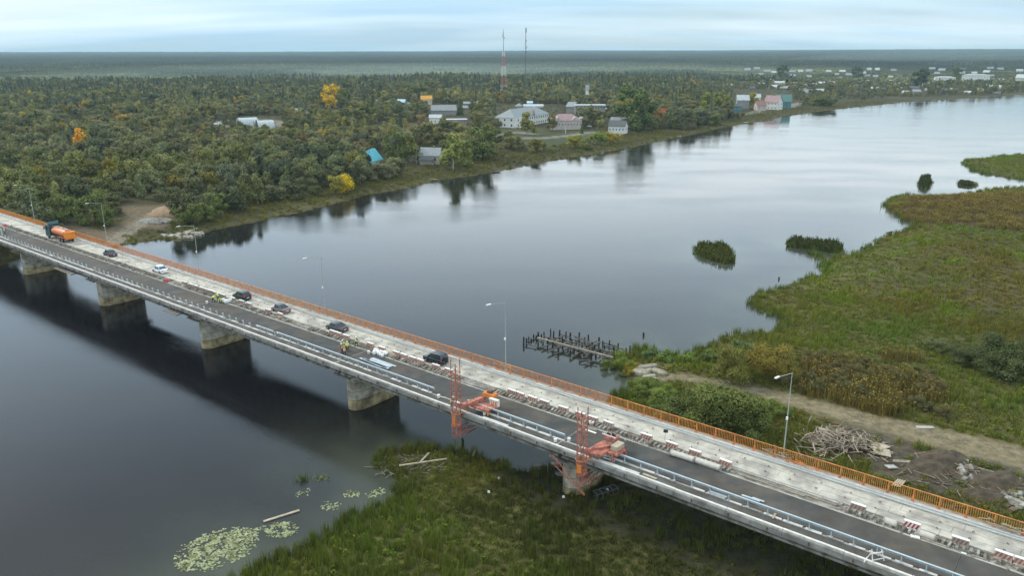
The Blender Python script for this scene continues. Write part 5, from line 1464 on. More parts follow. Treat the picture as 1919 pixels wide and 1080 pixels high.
for i in ind:
    kd = kinds[i]; ww = where_words(PX[i], PY[i]) + ', ' + row_words(TSD[i], PX[i])
    if H[i] < np.median(H[ind]) * .8: ww = 'low, ' + ww
    if tint[i][0] / tint[i][1] > 1.6: lb = 'autumn yellow tree ' + ww
    else: lb = KW[kd] + ' ' + ww
    lb = ' '.join(lb.split()[:16]) if len(lb.split()) > 16 else lb
    tree(kd, (TX[i], TY[i], TZ[i] - .1), H[i], tint[i], lb, KW[kd] + ' among its like, ' + ww, wide=rng.uniform(.95, 1.2))
protos = []; pk = {}
for kd in ('round', 'bush', 'birch', 'dense', 'spruce'):
    pk[kd] = (len(protos), len(CROWN[kd])); protos += CROWN[kd]
ri = np.where(rest)[0]
pidx = np.array([pk[kinds[i]][0] + rng.randrange(pk[kinds[i]][1]) for i in ri])
W_ = H[ri] * nr.uniform(1.1, 1.5, len(ri))
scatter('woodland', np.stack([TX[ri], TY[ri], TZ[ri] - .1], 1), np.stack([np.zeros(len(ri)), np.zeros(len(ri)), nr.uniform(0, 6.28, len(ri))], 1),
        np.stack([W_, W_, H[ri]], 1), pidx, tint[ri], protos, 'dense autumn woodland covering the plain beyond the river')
print('trees', n)

# ---- far forest as patches of small crowns
def patch(seed, kindmix, ntr=95, half=36):
    c = Cloud(); r_ = np.random.RandomState(seed)
    for _ in range(ntr):
        x, y = r_.uniform(-half, half, 2); h = r_.uniform(8, 14); sh = r_.uniform(.6, 1.25)
        if r_.rand() < kindmix:
            k = 20; z = r_.uniform(.1, 1, k) * h; a = r_.uniform(0, 6.28, k); rad = (1 - z / h) * 2.6 + .2
            C = np.stack([x + rad * np.cos(a), y + rad * np.sin(a), z], 1); Nn = np.stack([np.cos(a) * .7, np.sin(a) * .7, np.full(k, .6)], 1); c.quads(C, Nn, .9, sh * .7 * r_.uniform(.8, 1.2, k))
        else:
            k = 26; d = r_.normal(size=(k, 3)); d /= np.linalg.norm(d, axis=1, keepdims=True); d[:, 2] = np.abs(d[:, 2]) * .9 - .1
            C = np.array([x, y, h * .55]) + d * np.array([3.0, 3.0, h * .42]); c.quads(C, d, 1.15, sh * r_.uniform(.8, 1.2, k))
    k = 220; C = np.stack([r_.uniform(-half, half, k), r_.uniform(-half, half, k), r_.uniform(1, 5, k)], 1); Nn = np.tile([0, 0, 1.0], (k, 1)) + r_.normal(size=(k, 3)) * .3
    c.quads(C, Nn, 3.4, np.full(k, .5)); return c.mesh('forest_patch', leaf_m)
PP = [patch(1, .25), patch(2, .55), patch(3, .85), patch(4, .1)]
g = []
r = RMAX - 20
while r < 11500:
    st = 62 if r < 5000 else 74
    nn_ = int(R(96) * r / st); 
    a = np.linspace(-R(48), R(48), nn_) + rng.uniform(0, .01)
    g.append(np.stack([np.sin(a) * r + nr.uniform(-12, 12, nn_), np.cos(a) * r + nr.uniform(-12, 12, nn_)], 1)); r += st * .9
g = np.concatenate(g); fx, fy = g[:, 0], g[:, 1]
fsd = land_sd(fx, fy); k = fsd > 45; fx, fy = fx[k], fy[k]
fz, _ = ground_at(fx, fy); fr_ = np.hypot(fx, fy)
hx, hy, hs = proj(fx, fy, fz)
tw_ = (hx > 1300) & (hy > 126) & (hy < 152)
k = ~(tw_ & (nr.rand(len(fx)) < .22)); fx, fy, fz, fr_, hx, hy, tw_ = [a[k] for a in (fx, fy, fz, fr_, hx, hy, tw_)]
n = len(fx); lo = fnoise(fx / 500, fy / 300, 61)
con = fnoise(fx / 700, fy / 350, 71)
scrub = sstep(.30, .48, lo) * sstep(2700, 2300, fr_)
pi_ = np.where(con > .56, 2, np.where(con > .44, 1, np.where(con > .36, 0, 3)))
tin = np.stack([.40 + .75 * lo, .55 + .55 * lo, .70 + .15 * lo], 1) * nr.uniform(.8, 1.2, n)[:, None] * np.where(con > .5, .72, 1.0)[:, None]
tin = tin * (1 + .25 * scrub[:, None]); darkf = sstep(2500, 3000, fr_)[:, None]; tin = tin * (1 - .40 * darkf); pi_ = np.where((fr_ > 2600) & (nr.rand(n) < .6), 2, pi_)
hsc = (1.0 - .42 * scrub + .25 * darkf[:, 0]) * np.where(tw_, .55, 1.0)
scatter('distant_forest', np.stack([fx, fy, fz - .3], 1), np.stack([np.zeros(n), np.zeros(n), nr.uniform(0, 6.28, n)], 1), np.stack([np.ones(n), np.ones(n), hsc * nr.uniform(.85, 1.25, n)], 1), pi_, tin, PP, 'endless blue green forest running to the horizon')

# ---- special trees of the far bank
def sp(kind, x, y, hpx, tint_, label, wide=1.0, **kw):
    p = GG(x, y); d = proj(p.x, p.y, p.z)[2]
    return tree(kind, (p.x, p.y, p.z - .2), hpx / d, tint_, label, wide=wide, **kw)
Yl = (2.9, 2.1, .35); Og = (4.4, 2.0, .35)
sp('dense', 622, 203, 48, (4.0, 2.5, .3), 'large golden yellow tree rising above the woods left of the village', 1.0)
sp('dense', 644, 205, 40, (.85, .95, .6), 'large green tree joined to the right side of the golden tree')
sp('birch', 151, 285, 46, Og, 'single orange spindle shaped tree in the woods on the left', 1.5)
sp('birch', 163, 290, 38, (1.9, 1.4, .6), 'brownish yellow tree just right of the orange one', 1.5)
sp('bush', 649, 362, 42, (3.8, 2.7, .3), 'golden yellow bush at the shore, brightest foliage on the left bank', 1.1)
sp('round', 630, 366, 40, (1.7, 1.5, .6), 'yellowish green tree left of the golden shore bush', 1.2)
sp('bush', 1242, 224, 24, (5.2, .25, .35), 'bright red rowan on the far shore', 1.1)
sp('round', 1231, 236, 34, (1.5, .7, .5), 'reddish brown tree under the bright red rowan', 1.1)
sp('dense', 1182, 244, 84, (.62, .82, .52), 'huge dark green tree towering over the far shore', 1.12, v=0)
sp('dense', 1206, 244, 62, (.60, .78, .52), 'dark green tree against the right side of the huge one', 1.2, v=1)
sp('birch', 849, 318, 68, (1.25, 1.35, .7), 'tall pale green birch at the water right of the grey roofed house', 1.5)
sp('birch', 866, 312, 54, (1.2, 1.3, .7), 'second pale birch touching the tall one on its right', 1.6)
sp('dense', 905, 300, 70, (.8, .92, .6), 'broad dark tree standing behind the pale shore birches', 1.2)
sp('dense', 745, 306, 66, (.75, .85, .55), 'broad dark tree between turquoise roof and grey roofed house', 1.0)
sp('birch', 770, 304, 52, (.95, 1.05, .6), 'dark birch just left of the thin pole by the shore house', 1.7)
sp('birch', 988, 252, 42, (1.35, 1.25, .7), 'olive brown birch in front of the white school', 2.0)
sp('round', 1034, 246, 36, (.95, .85, .7), 'bare looking grey tree at the left end of the pink roof', .9)
sp('spruce', 863, 215, 30, (.45, .6, .5), 'dark spruce behind the long white roof in the village', 1.5)
sp('round', 898, 222, 34, (1.0, 1.0, .6), 'rounded olive tree left of the white school', 1.2)
sp('bush', 945, 266, 17, (1.6, 2.6, .25), 'small lime green bush on the lawn before the school', 1.1)
sp('spruce', 1090, 250, 18, (.5, .7, .4), 'tiny dark conifer on the lawn right of the pink building', 1.4)
for x, y, h_, tn, lb in [(1078, 276, 28, (1.6, 1.5, .5), 'yellow green shore bush, left of three before the small white house'), (1118, 272, 30, (1.2, 1.4, .6), 'green shore bush in the middle before the small white house'), (1148, 268, 26, (2.2, 1.6, .5), 'orange tinged shore bush before the small white house'), (1008, 285, 32, (1.1, 1.0, .6), 'rounded brown green bush on the shore below the school'), (1100, 282, 14, (.7, .7, .5), 'small dark bush at the waterline below the small white house')]:
    sp('bush', x, y, h_, tn, lb, 1.2)
for x, y, h_, tn, lb in [(1322, 216, 44, (1.2, 1.3, .6), 'left tall birch in the shore row beyond the red rowan'), (1345, 214, 42, (1.1, 1.2, .6), 'middle tall birch in the shore row beyond the red rowan'), (1362, 212, 36, (1.2, 1.2, .6), 'right tall birch in the shore row beyond the red rowan'), (1410, 204, 34, (1.7, 1.4, .5), 'golden birch between the white and pink houses'), (1391, 202, 20, (.7, .9, .6), 'dark rounded tree before the white roofed village house')]:
    sp('birch' if 'birch' in lb else 'round', x, y, h_, tn, lb, 1.7 if 'birch' in lb else 1.0)
sp('bush', 1338, 234, 24, (.9, 1.0, .6), 'big rounded grey green bush at the bend of the far shore', 1.5)
sp('bush', 1536, 198, 20, (.7, .85, .6), 'wide dark bush thicket on the far meadow shore, left half', 2.2)
sp('bush', 1552, 198, 18, (.65, .8, .6), 'wide dark bush thicket on the far meadow shore, right half', 1.8)
sp('dense', 1721, 164, 36, (.42, .55, .55), 'dark domed tree above the distant houses', 1.25)
sp('dense', 1466, 152, 32, (.5, .65, .6), 'dark tree standing alone above the village roofs', 1.0)
sp('dense', 1608, 146, 24, (.5, .62, .6), 'dark tree group top over the distant roofs', 1.3)
sp('dense', 1792, 152, 28, (.7, .8, .6), 'olive tree between the two distant white blocks', 1.0)
# trees in front on the left bank, beside the dirt track
for x, y, h_, kd, lb in [(365, 424, 46, 'round', 'round green tree beside the landing, left of two'), (388, 416, 42, 'round', 'round green tree beside the landing, right of two'), (345, 420, 36, 'bush', 'light green bush at the corner of the dirt track'), (412, 406, 48, 'round', 'grey green tree on the shore right of the landing pair'),
                        (178, 420, 66, 'dense', 'broad dark tree hanging over the second street lamp'), (120, 418, 60, 'dense', 'broad dark tree above the orange tanker'), (60, 410, 62, 'dense', 'broad dark tree behind the leftmost street lamp'), (205, 424, 44, 'round', 'low round tree at the edge of the dirt track')]:
    sp(kd, x, y, h_, (.85, .98, .62), lb, 1.15)

# ---- right bank: meadow, reeds, bushes
def tuft(seed, n_, h, spread, width, lean=.35, plume=False, name='tuft'):
    c = Cloud(); r_ = np.random.RandomState(seed)
    ro = r_.normal(size=(n_, 2)) * spread; a = r_.uniform(0, 6.28, n_); hh = h * r_.uniform(.55, 1.1, n_); ln = lean * r_.uniform(0, 1, n_) * hh
    B0 = np.stack([ro[:, 0], ro[:, 1], np.zeros(n_)], 1); side = np.stack([np.cos(a + 1.57), np.sin(a + 1.57), np.zeros(n_)], 1) * width * r_.uniform(.6, 1.3, n_)[:, None]
    T = B0 + np.stack([np.cos(a) * ln, np.sin(a) * ln, hh], 1)
    c.tris(B0 - side, B0 + side, T, r_.uniform(.65, 1.35, n_))
    if plume:
        k = n_ // 2; c.quads(T[:k], r_.normal(size=(k, 3)) + .01, .05, np.full(k, 1.5), 2.2)
    return c.mesh(name, grass_m)
def herb(seed, n_, h, rad, size):
    c = Cloud(); r_ = np.random.RandomState(seed); d = r_.normal(size=(n_, 3)); d /= np.linalg.norm(d, axis=1, keepdims=True); d[:, 2] = np.abs(d[:, 2])
    C = d * np.array([rad, rad, h]) * (r_.uniform(.5, 1.05, n_))[:, None]; Nn = d + r_.normal(size=d.shape) * .5; c.quads(C, Nn, size, r_.uniform(.6, 1.4, n_)); return c.mesh('herb', grass_m)
TUFTS = [tuft(i, 46, .55, .30, .035, .8) for i in range(3)] + [tuft(10 + i, 44, 1.0, .25, .035, .5) for i in range(3)] + [tuft(20 + i, 40, 2.0, .35, .04, .22, True) for i in range(2)] + [herb(30 + i, 60, .6, .42, .085) for i in range(3)]
def rpts(x0, x1, y0, y1, step):
    a, b_ = np.meshgrid(np.arange(x0, x1, step), np.arange(y0, y1, step)); return (a + nr.uniform(-step / 2, step / 2, a.shape)).ravel(), (b_ + nr.uniform(-step / 2, step / 2, b_.shape)).ravel()
rx, ry = [], []
for (x0, x1, y0, y1, st, lo_, hi_) in ((-90, 160, 45, 175, .85, 50, 125), (-60, 280, 60, 330, 1.25, 125, 190), (-60, 560, 60, 700, 2.0, 190, 680)):
    a, b_ = rpts(x0, x1, y0, y1, st); r = np.hypot(a, b_); an = np.degrees(np.arctan2(a, b_)); k = (r > lo_) & (r < hi_) & (an < 44) & (an > -44); rx.append(a[k]); ry.append(b_[k])
rx = np.concatenate(rx); ry = np.concatenate(ry)
k = ~far_side(rx, ry); rx, ry = rx[k], ry[k]
rz, rsd = ground_at(rx, ry)
k = rsd > -.25; rx, ry, rz, rsd = rx[k], ry[k], rz[k], rsd[k]
def inz(poly, soft=0): return sdist(rx, ry, poly) < soft + (fnoise(rx / 3, ry / 3, 77) - .5) * 4 + (fnoise(rx / 14, ry / 14, 79) - .5) * 22
td, tp = line_dist(rx, ry, TRACK); tw = .9 + 3.9 * tp
k = td > tw + .4 + (fnoise(rx / 2, ry / 2, 3) - .5) * 1.6
k &= ~(inz(MUD, -.5) & (nr.rand(len(rx)) < .93))
s_ = rx * AX.x + ry * AX.y; n_ = rx * NX.x + ry * NX.y
under = (n_ > 69) & (n_ < 85) & (s_ < 62)
k &= ~(under & (nr.rand(len(rx)) < .6))
sl_ = G(1215, 702, 1).xy; k &= np.hypot(rx - sl_[0], ry - sl_[1]) > 3.2
rx, ry, rz, rsd, td, tw, s_, n_ = [a[k] for a in (rx, ry, rz, rsd, td, tw, s_, n_)]
m_ = len(rx); rr = np.hypot(rx, ry)
reed = inz(REED, 1); weed = inz(WEED, 0); brn = inz(BROWN, 3)
lw = fnoise(rx / 7, ry / 7, 91); lw2 = fnoise(rx / 24, ry / 24, 93)
nearside = n_ < 70
ti = nr.randint(0, 3, m_); ti = np.where(lw > .56, 3 + nr.randint(0, 3, m_), ti); ti = np.where((nr.rand(m_) < .22), 8 + nr.randint(0, 3, m_), ti)
ti = np.where(rsd < 2.6, np.where(nr.rand(m_) < .7, 3 + nr.randint(0, 3, m_), ti), ti)
ti = np.where((reed & (lw > .40)) | (weed & (nr.rand(m_) < .75)), 6 + nr.randint(0, 2, m_), ti)
sc = nr.uniform(.75, 1.3, m_) * np.where(rr > 190, 1.9, np.where(rr > 125, 1.3, 1.0)); zs = sc / np.where(rr > 190, 1.5, 1.0) * (.7 + .6 * lw)
zs = np.where(reed, zs * .7, zs); zs = np.where(rr > 125, zs * .8, zs); zs = np.where(rsd < 1.5, zs * 1.25, zs)
T_ = np.stack([.50 + .55 * lw2 + .2 * nr.rand(m_), .78 + .40 * lw + .1 * nr.rand(m_), np.full(m_, .45)], 1) * (.72 + .5 * lw)[:, None]
def blend(mask, c, amt=.85):
    global T_
    f_ = (mask * amt)[:, None]; T_ = T_ * (1 - f_) + np.array(c) * f_ * (.7 + .6 * nr.rand(m_))[:, None]
blend(brn * sstep(.40, .60, lw2 * .6 + lw * .4), (.98, .76, .42), .6)
blend(reed * 1.0, (1.0, .70, .66), .8); blend(weed * 1.0, (1.02, .74, .68), .75)
blend(sstep(.62, .75, fnoise(rx / 11, ry / 11, 101)) * (~reed), (.9, 1.45, .25), .6)
blend(sstep(2.2, .4, rsd), (.55, .72, .42), .5)
blend(under_ := ((n_ > 60) & (n_ < 90) & (s_ < 60)) * 1.0, (.42, .45, .32), .75)  # grass below the deck tinted darker, the bridge's shade painted in
blend(sstep(62, 46, s_) * sstep(50, 64, n_) * (n_ < 72), (.36, .42, .28), .7); blend((n_ < 66) * 1.0, (.62, .78, .40), .30); T_[(n_ > 88) & (rr > 100)] *= 1.04  # first blend carries the painted bridge shade on into the grass before it
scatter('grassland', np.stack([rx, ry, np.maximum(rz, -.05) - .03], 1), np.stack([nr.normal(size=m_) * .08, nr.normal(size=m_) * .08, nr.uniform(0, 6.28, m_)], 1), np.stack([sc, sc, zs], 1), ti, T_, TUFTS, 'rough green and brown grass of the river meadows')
print('tufts', m_)
# grass on the far shore strip and landing
a, b_ = rpts(-320, 620, 110, 900, 2.2); k = far_side(a, b_); a, b_ = a[k], b_[k]; sd0 = land_sd(a, b_); k = (sd0 > .3) & (sd0 < 34) & (np.abs(np.degrees(np.arctan2(a, b_))) < 44); a, b_ = a[k], b_[k]
zz, sd0 = ground_at(a, b_); px_, py_, ps_ = proj(a, b_, zz)
k = ~(sdist(a, b_, LDIRT) < .5) & (sd0 > .2); k &= nr.rand(len(a)) < np.interp(np.hypot(a, b_), [200, 900], [.9, .25])
a, b_, zz, sd0 = a[k], b_[k], zz[k], sd0[k]; m2 = len(a); lw = fnoise(a / 12, b_ / 12, 7)
T2 = np.stack([.75 + .6 * lw, .85 + .35 * lw, np.full(m2, .42)], 1) * (.6 + .6 * lw)[:, None]; s2 = nr.uniform(1.2, 2.2, m2)
scatter('shore_grass', np.stack([a, b_, zz - .05], 1), np.stack([np.zeros(m2)] * 2 + [nr.uniform(0, 6.28, m2)], 1), np.stack([s2, s2, s2 * .6], 1), np.where(nr.rand(m2) < .5, nr.randint(0, 6, m2), 8 + nr.randint(0, 3, m2)), T2, TUFTS, 'olive grass strip along the far shore')
# bushes of the right bank
def bsh(x, y, hpx, tn, lb, wide=1.1, kind='fine', z=None): return sp('bush' if hpx < 26 else kind, x, y, hpx, tn, lb, wide)
for a_ in [(1128 + 252, 716, 84, (1.05, 1.0, .48), 'large olive gold willow bush beside the track, left part', .95), (1436, 716, 84, (1.25, .98, .42), 'large golden brown willow bush beside the track, right part', 1.0),
           (1350, 806, 112, (.78, .88, .5), 'biggest green bush close behind the orange railing', 1.15), (1296, 806, 84, (.64, .76, .46), 'dark green bush left of the biggest one behind the railing', 1.15), (1392, 816, 80, (.72, .84, .5), 'green bush right of the biggest one behind the railing', 1.1),
           (1258, 778, 50, (.8, .95, .45), 'low green bush at the bank behind the orange railing', 1.4), (1330, 772, 58, (1.0, 1.08, .45), 'yellow green bush on top of the thicket behind the railing', 1.1), (1240, 745, 30, (1.0, 1.25, .5), 'small bush by the inlet near the concrete slabs', 1.6),
           (1168, 690, 34, (1.0, 1.3, .5), 'green bush growing at the end of the ruined timber piles', 1.1), (1138, 692, 22, (.8, 1.0, .5), 'small bush standing in shallow water by the piles', 1.1), (1183, 700, 26, (1.7, 1.3, .4), 'yellow brown bush next to the ruined piles', 1.0), (1168, 706, 10, (.6, .7, .4), 'tiny dark bush on the bank near the slabs', 1.6),
           (1212, 672, 24, (.6, .85, .6), 'dark green bush at the water right of the piles', 1.5), (1248, 676, 24, (.7, 1.0, .5), 'green bush along the shore, second right of the piles', 1.6), (1285, 680, 22, (.9, 1.2, .5), 'bright green bush along the shore, third right of the piles', 1.6), (1330, 676, 24, (.7, .9, .55), 'dark shore bush near the small bay', 1.6), (1390, 655, 24, (.65, .85, .6), 'dark bush above the small bay', 1.8),
           (1895, 696, 88, (.46, .54, .40), 'large dark willow at the right edge of the meadow', 1.3), (1935, 690, 96, (.46, .54, .40), 'dark willow cut by the right edge of the photo', 1.3), (1850, 694, 54, (.42, .50, .38), 'low dark bush left of the large willow', 1.5),
           (1800, 676, 40, (.5, .56, .42), 'grey green bush in the meadow left of the dark willow', 1.7), (1752, 655, 28, (.75, .8, .65), 'low grey bush in the meadow near the brown weeds', 1.8), (1444, 590, 10, (.8, 1.0, .4), 'tiny bush at the point of the green bank', 1.5),
           (1428, 558, 12, (1.0, 1.3, .4), 'bright green bush on the tip of the green bank', 1.6), (1622, 468, 9, (.5, .7, .5), 'small dark shore bush on the meadow edge', 1.8), (1668, 440, 9, (.5, .6, .4), 'small dark shore bush below the brown reeds', 1.6),
           (1535, 480, 12, (.5, .68, .5), 'round dark bush standing in the water below the long island', 1.3), (1812, 305, 6, (.45, .55, .4), 'dark bush at the tip of the far right headland', 1.6)]:
    bsh(*a_)
wn = 0
for k_ in range(34):                            # bare reddish stems thicket
    a0 = rng.uniform(0, 1); x = 1490 + rng.uniform(0, 280); y = 690 + (x - 1490) * .22 + rng.uniform(-32, 36)
    wz_ = ['left end', 'left middle', 'right middle', 'right end'][min(3, int((x - 1490) / 70))]; wy_ = 'back' if y < 690 + (x - 1490) * .22 else 'front'
    bsh(x, y, rng.uniform(22, 40), (.82 + rng.uniform(-.12, .12), .68, .56), 'withered reddish brown shrub at the %s of the thicket above the track, %s' % (wz_, wy_), 1.1).__setitem__('group', 'withered shrubs above the track, %s %s' % (wz_, wy_))
for k_ in range(16):
    x = rng.uniform(1180, 1460); y = 790 - (1460 - x) * .16 + rng.uniform(-10, 30) - 10
    wz_ = 'towards the inlet' if x < 1270 else ('below the big bush' if x < 1370 else 'near the right street lamp')
    bsh(x, y, rng.uniform(18, 34), (.85, 1.05, .5), 'low green shrub on the slope behind the orange railing, %s' % wz_, 1.4).__setitem__('group', 'low shrubs behind the orange railing, %s' % wz_)
# grassy islands: reed clumps
def island(polyi, hmax, tn, lb, nm='reed_island'):
    pts = ISL[polyi]; x0, y0 = pts.min(0); x1, y1 = pts.max(0); e = empty(nm, ((x0 + x1) / 2, (y0 + y1) / 2, 0), 0, lb, 'island')
    c = Cloud(); k = 0; out_ = []
    while len(out_) < 1500 and k < 30000:
        k += 1; x, y = rng.uniform(x0, x1), rng.uniform(y0, y1)
        if sdist(np.array([x]), np.array([y]), pts)[0] < -.2: out_.append((x - (x0 + x1) / 2, y - (y0 + y1) / 2))
    P_ = np.array(out_); n_ = len(P_); B0 = np.column_stack([P_, np.full(n_, -.1)]); a = nr.uniform(0, 6.28, n_); sd = np.stack([np.cos(a), np.sin(a), np.zeros(n_)], 1) * .22
    hh = hmax * nr.uniform(.4, 1, n_) * (.5 + .8 * fnoise(P_[:, 0] / 3, P_[:, 1] / 3, polyi)); c.tris(B0 - sd, B0 + sd, B0 + np.stack([nr.normal(size=n_) * .3, nr.normal(size=n_) * .3, hh], 1), nr.uniform(.6, 1.3, n_))
    C = B0 + np.array([0, 0, .5]) + nr.uniform(0, 1, (n_, 1)) * np.array([0, 0, 1]) * hh[:, None] * .7; Nn = nr.normal(size=(n_, 3)); Nn /= np.linalg.norm(Nn, axis=1, keepdims=True); c.quads(C, Nn, .22, nr.uniform(.5, 1.2, n_))
    o = link('reeds', c.mesh('reeds', grass_m), e, kind='stuff'); o['tint'] = list(tn)
island(0, 2.4, (.55, .62, .4), 'low reed island with a brown green top in open water, left of two')
island(1, 2.8, (.42, .52, .42), 'long dark reed island lying parallel to the meadow shore')
island(3, 3.4, (.34, .42, .36), 'small dark clump standing far out in the river')
island(4, 1.8, (.38, .46, .38), 'small flat dark clump near the far right headland')
# ------------------------------------------------------------------ buildings of the town
def hmat(nm, c, **kw): return MATS.get(nm) or mat(nm, c, kw.pop('rough', .8), var=kw.pop('var', .12), scale=kw.pop('scale', .6), **kw)
wall_white = hmat('wall_white', (.66, .66, .62)); wall_cream = hmat('wall_cream', (.52, .47, .36)); wall_grey = hmat('wall_grey', (.27, .26, .24)); wall_pink = hmat('wall_pink', (.48, .42, .39))
wall_teal = hmat('wall_teal', (.08, .22, .24)); wall_brown = hmat('wall_brown', (.13, .10, .075)); wall_brick = hmat('wall_brick', (.32, .26, .22))
roof_grey = hmat('roof_grey', (.27, .29, .30)); roof_zinc = hmat('roof_zinc', (.42, .48, .50), rough=.5); roof_dark = hmat('roof_dark', (.10, .105, .11)); roof_red = hmat('roof_red', (.27, .15, .135)); roof_pink = hmat('roof_pink', (.32, .22, .225))
roof_blue = hmat('roof_blue', (.42, .58, .66), rough=.5); roof_turq = hmat('roof_turquoise', (.12, .52, .62), rough=.5); roof_white = hmat('roof_white', (.42, .45, .46)); roof_green = hmat('roof_green', (.10, .20, .18)); roof_orange = hmat('roof_orange', (.62, .30, .05))
win_dark = mat('window_glass', (.035, .045, .055), .25, var=0, spec=.6); win_frame = mat('window_frame', (.62, .62, .60), .6, var=0)
def wmesh(w_, h_):
    return MB().bb(-w_ / 2, w_ / 2, -.05, .0, -h_ / 2, h_ / 2).mesh('window', win_frame), MB().bb(-w_ / 2 + .12, w_ / 2 - .12, -.08, -.05, -h_ / 2 + .12, h_ / 2 - .12).mesh('pane', win_dark)
WIN = wmesh(1.4, 1.7); WINS = wmesh(1.0, 1.2)
def roof_part(e, L_, D_, hw, rh, kind, m, m_g, ov=.5):
    mb = MB(); x, y = L_ / 2 + ov, D_ / 2 + ov; z0 = hw
    if kind == 'gable':
        mb.hexa([(-x, -y, z0 - .15), (x, -y, z0 - .15), (x, 0, z0 + rh), (-x, 0, z0 + rh), (-x, -y, z0 + .02), (x, -y, z0 + .02), (x, 0, z0 + rh + .2), (-x, 0, z0 + rh + .2)])
        mb.build('roof', m, e)
        MB().hexa([(-x, 0.003, z0 + rh), (x, 0.003, z0 + rh), (x, y, z0 - .15), (-x, y, z0 - .15), (-x, 0.003, z0 + rh + .2), (x, 0.003, z0 + rh + .2), (x, y, z0 + .02), (-x, y, z0 + .02)]).build('roof', m, e)
        for sx in (-1, 1):
            MB().prism([(sx * (L_ / 2 - .12), -.001), (sx * (L_ / 2 - .02), -.001), (sx * (L_ / 2 - .02), .001), (sx * (L_ / 2 - .12), .001)], 0, .001)
            g_ = MB(); a0 = [(sx * (L_ / 2 - .02), -D_ / 2, z0 - .01), (sx * (L_ / 2 - .02), D_ / 2, z0 - .01), (sx * (L_ / 2 - .02), 0, z0 + rh - .05)]; b0 = [(sx * (L_ / 2 - .2), q_[1], q_[2]) for q_ in a0]
            g_.loft([a0, b0]).build('gable', m_g, e)
    elif kind == 'hip':
        k = max(0.3, x - y * .9); r0 = [(-x, -y, z0), (x, -y, z0), (x, y, z0), (-x, y, z0)]; r1 = [(-k, -.1, z0 + rh), (k, -.1, z0 + rh), (k, .1, z0 + rh), (-k, .1, z0 + rh)]
        mb.loft([r0, r1]).build('roof', m, e)
    elif kind == 'arch':
        n_ = 10; prof = [(-y * math.cos(math.pi * i / n_), z0 + rh * math.sin(math.pi * i / n_)) for i in range(n_ + 1)]
        mb.extrude_x(prof, -x, x).build('roof', m, e)
    else: mb.bb(-x, x, -y, y, z0 + .002, z0 + .35).build('roof', m, e)
def building(p, ang, L_, D_, hw, rh, kind, wm_, rm, label, cat='house', name='house', rowsw=1, nwin=None, group=None, chimney=True, gable=None, wins=True, small=True):
    e = empty(name, (p[0], p[1], p[2] - .3), ang, label, cat, group); hw += .3
    MB().bb(-L_ / 2, L_ / 2, -D_ / 2, D_ / 2, 0, hw).build('wall', wm_, e)
    roof_part(e, L_, D_, hw, rh, kind, rm, gable or wm_)
    ww, hh = (WINS if small else WIN); wsz = 1.0 if small else 1.4
    if wins:
        nwin = nwin or max(2, int(L_ / 3.2))
        for r_ in range(rowsw):
            z = hw * (r_ + .58) / rowsw
            for k in range(nwin):
                x = -L_ / 2 + L_ * (k + .5) / nwin; o = link('window', ww, e, (x, -D_ / 2 - .005, z)); link('pane', hh, o)
            nd = max(1, int(D_ / 4.5))
            for sx in (-1, 1):
                for k in range(nd):
                    y = -D_ / 2 + D_ * (k + .5) / nd; o = link('window', ww, e, (sx * (L_ / 2 + .005), y, z), sx * math.pi / 2); link('pane', hh, o)
    if chimney and kind in ('gable', 'hip'): MB().bb(L_ * .12, L_ * .12 + .6, -.3, .3, hw + rh * .6, hw + rh + .9).build('chimney', wall_brick, e)
    return e
def at(x, y): return GG(x, y)
def bpx(x, y, wpx, D_, hpx, rpx, ang, kind, wm_, rm, label, **kw):
    """front base centre at (x, y); sizes in photo pixels, angle of the front wall in degrees"""
    p = at(x, y); k = proj(p.x, p.y, p.z)[2]; view = math.atan2(-p.x, p.y); a = view + R(ang)
    L_ = wpx / k / max(.3, math.cos(R(ang))); off = Vector((-math.sin(a), math.cos(a), 0)) * D_ / 2
    return building(p + off, a, L_, D_, hpx / k, rpx / k, kind, wm_, rm, label, **kw)
# white school: long wing and its left return
pB, pC = at(967, 240), at(1063, 224); d = (pC - pB); d.z = 0; ang = math.atan2(d.y, d.x); kk = proj(pB.x, pB.y, 1)[2]
Ls = 52; off = Vector((math.cos(ang), math.sin(ang), 0)); nn2 = Vector((-math.sin(ang), math.cos(ang), 0))
sch = building(pB + off * Ls / 2 + nn2 * 9.5, ang, Ls, 17, 7.0, 5.6, 'hip', wall_white, roof_grey, 'long white two storey school with a grey hipped roof', 'school', 'school_building', rowsw=2, nwin=15, small=False, chimney=False)
MB().bb(-Ls / 2 - .8, -Ls / 2 + 14, -9.3, -8.51, 0, 7.25).build('end_wing', wall_white, sch)
for r_ in range(2):
    for k in range(2): o = link('window', WIN[0], sch, (-Ls / 2 + 3.5 + k * 6.5, -9.31, 2.2 + r_ * 3.4)); link('pane', WIN[1], o)
dm = MB(); dm.loft([[(-1.0, -8.9, 7.4), (4.0, -8.9, 7.4), (1.5, -8.9, 11.6)], [(-1.0, -3.0, 9), (4.0, -3.0, 9), (1.5, -2.0, 11.65)]]).build('dormer', wall_grey, sch)
for k in range(6): MB().bb(-Ls / 2 + 18 + k * .01, -Ls / 2 + 26, -9.4, -8.52, 3.0, 3.2).build('porch_roof', roof_dark, sch) if k == 0 else None
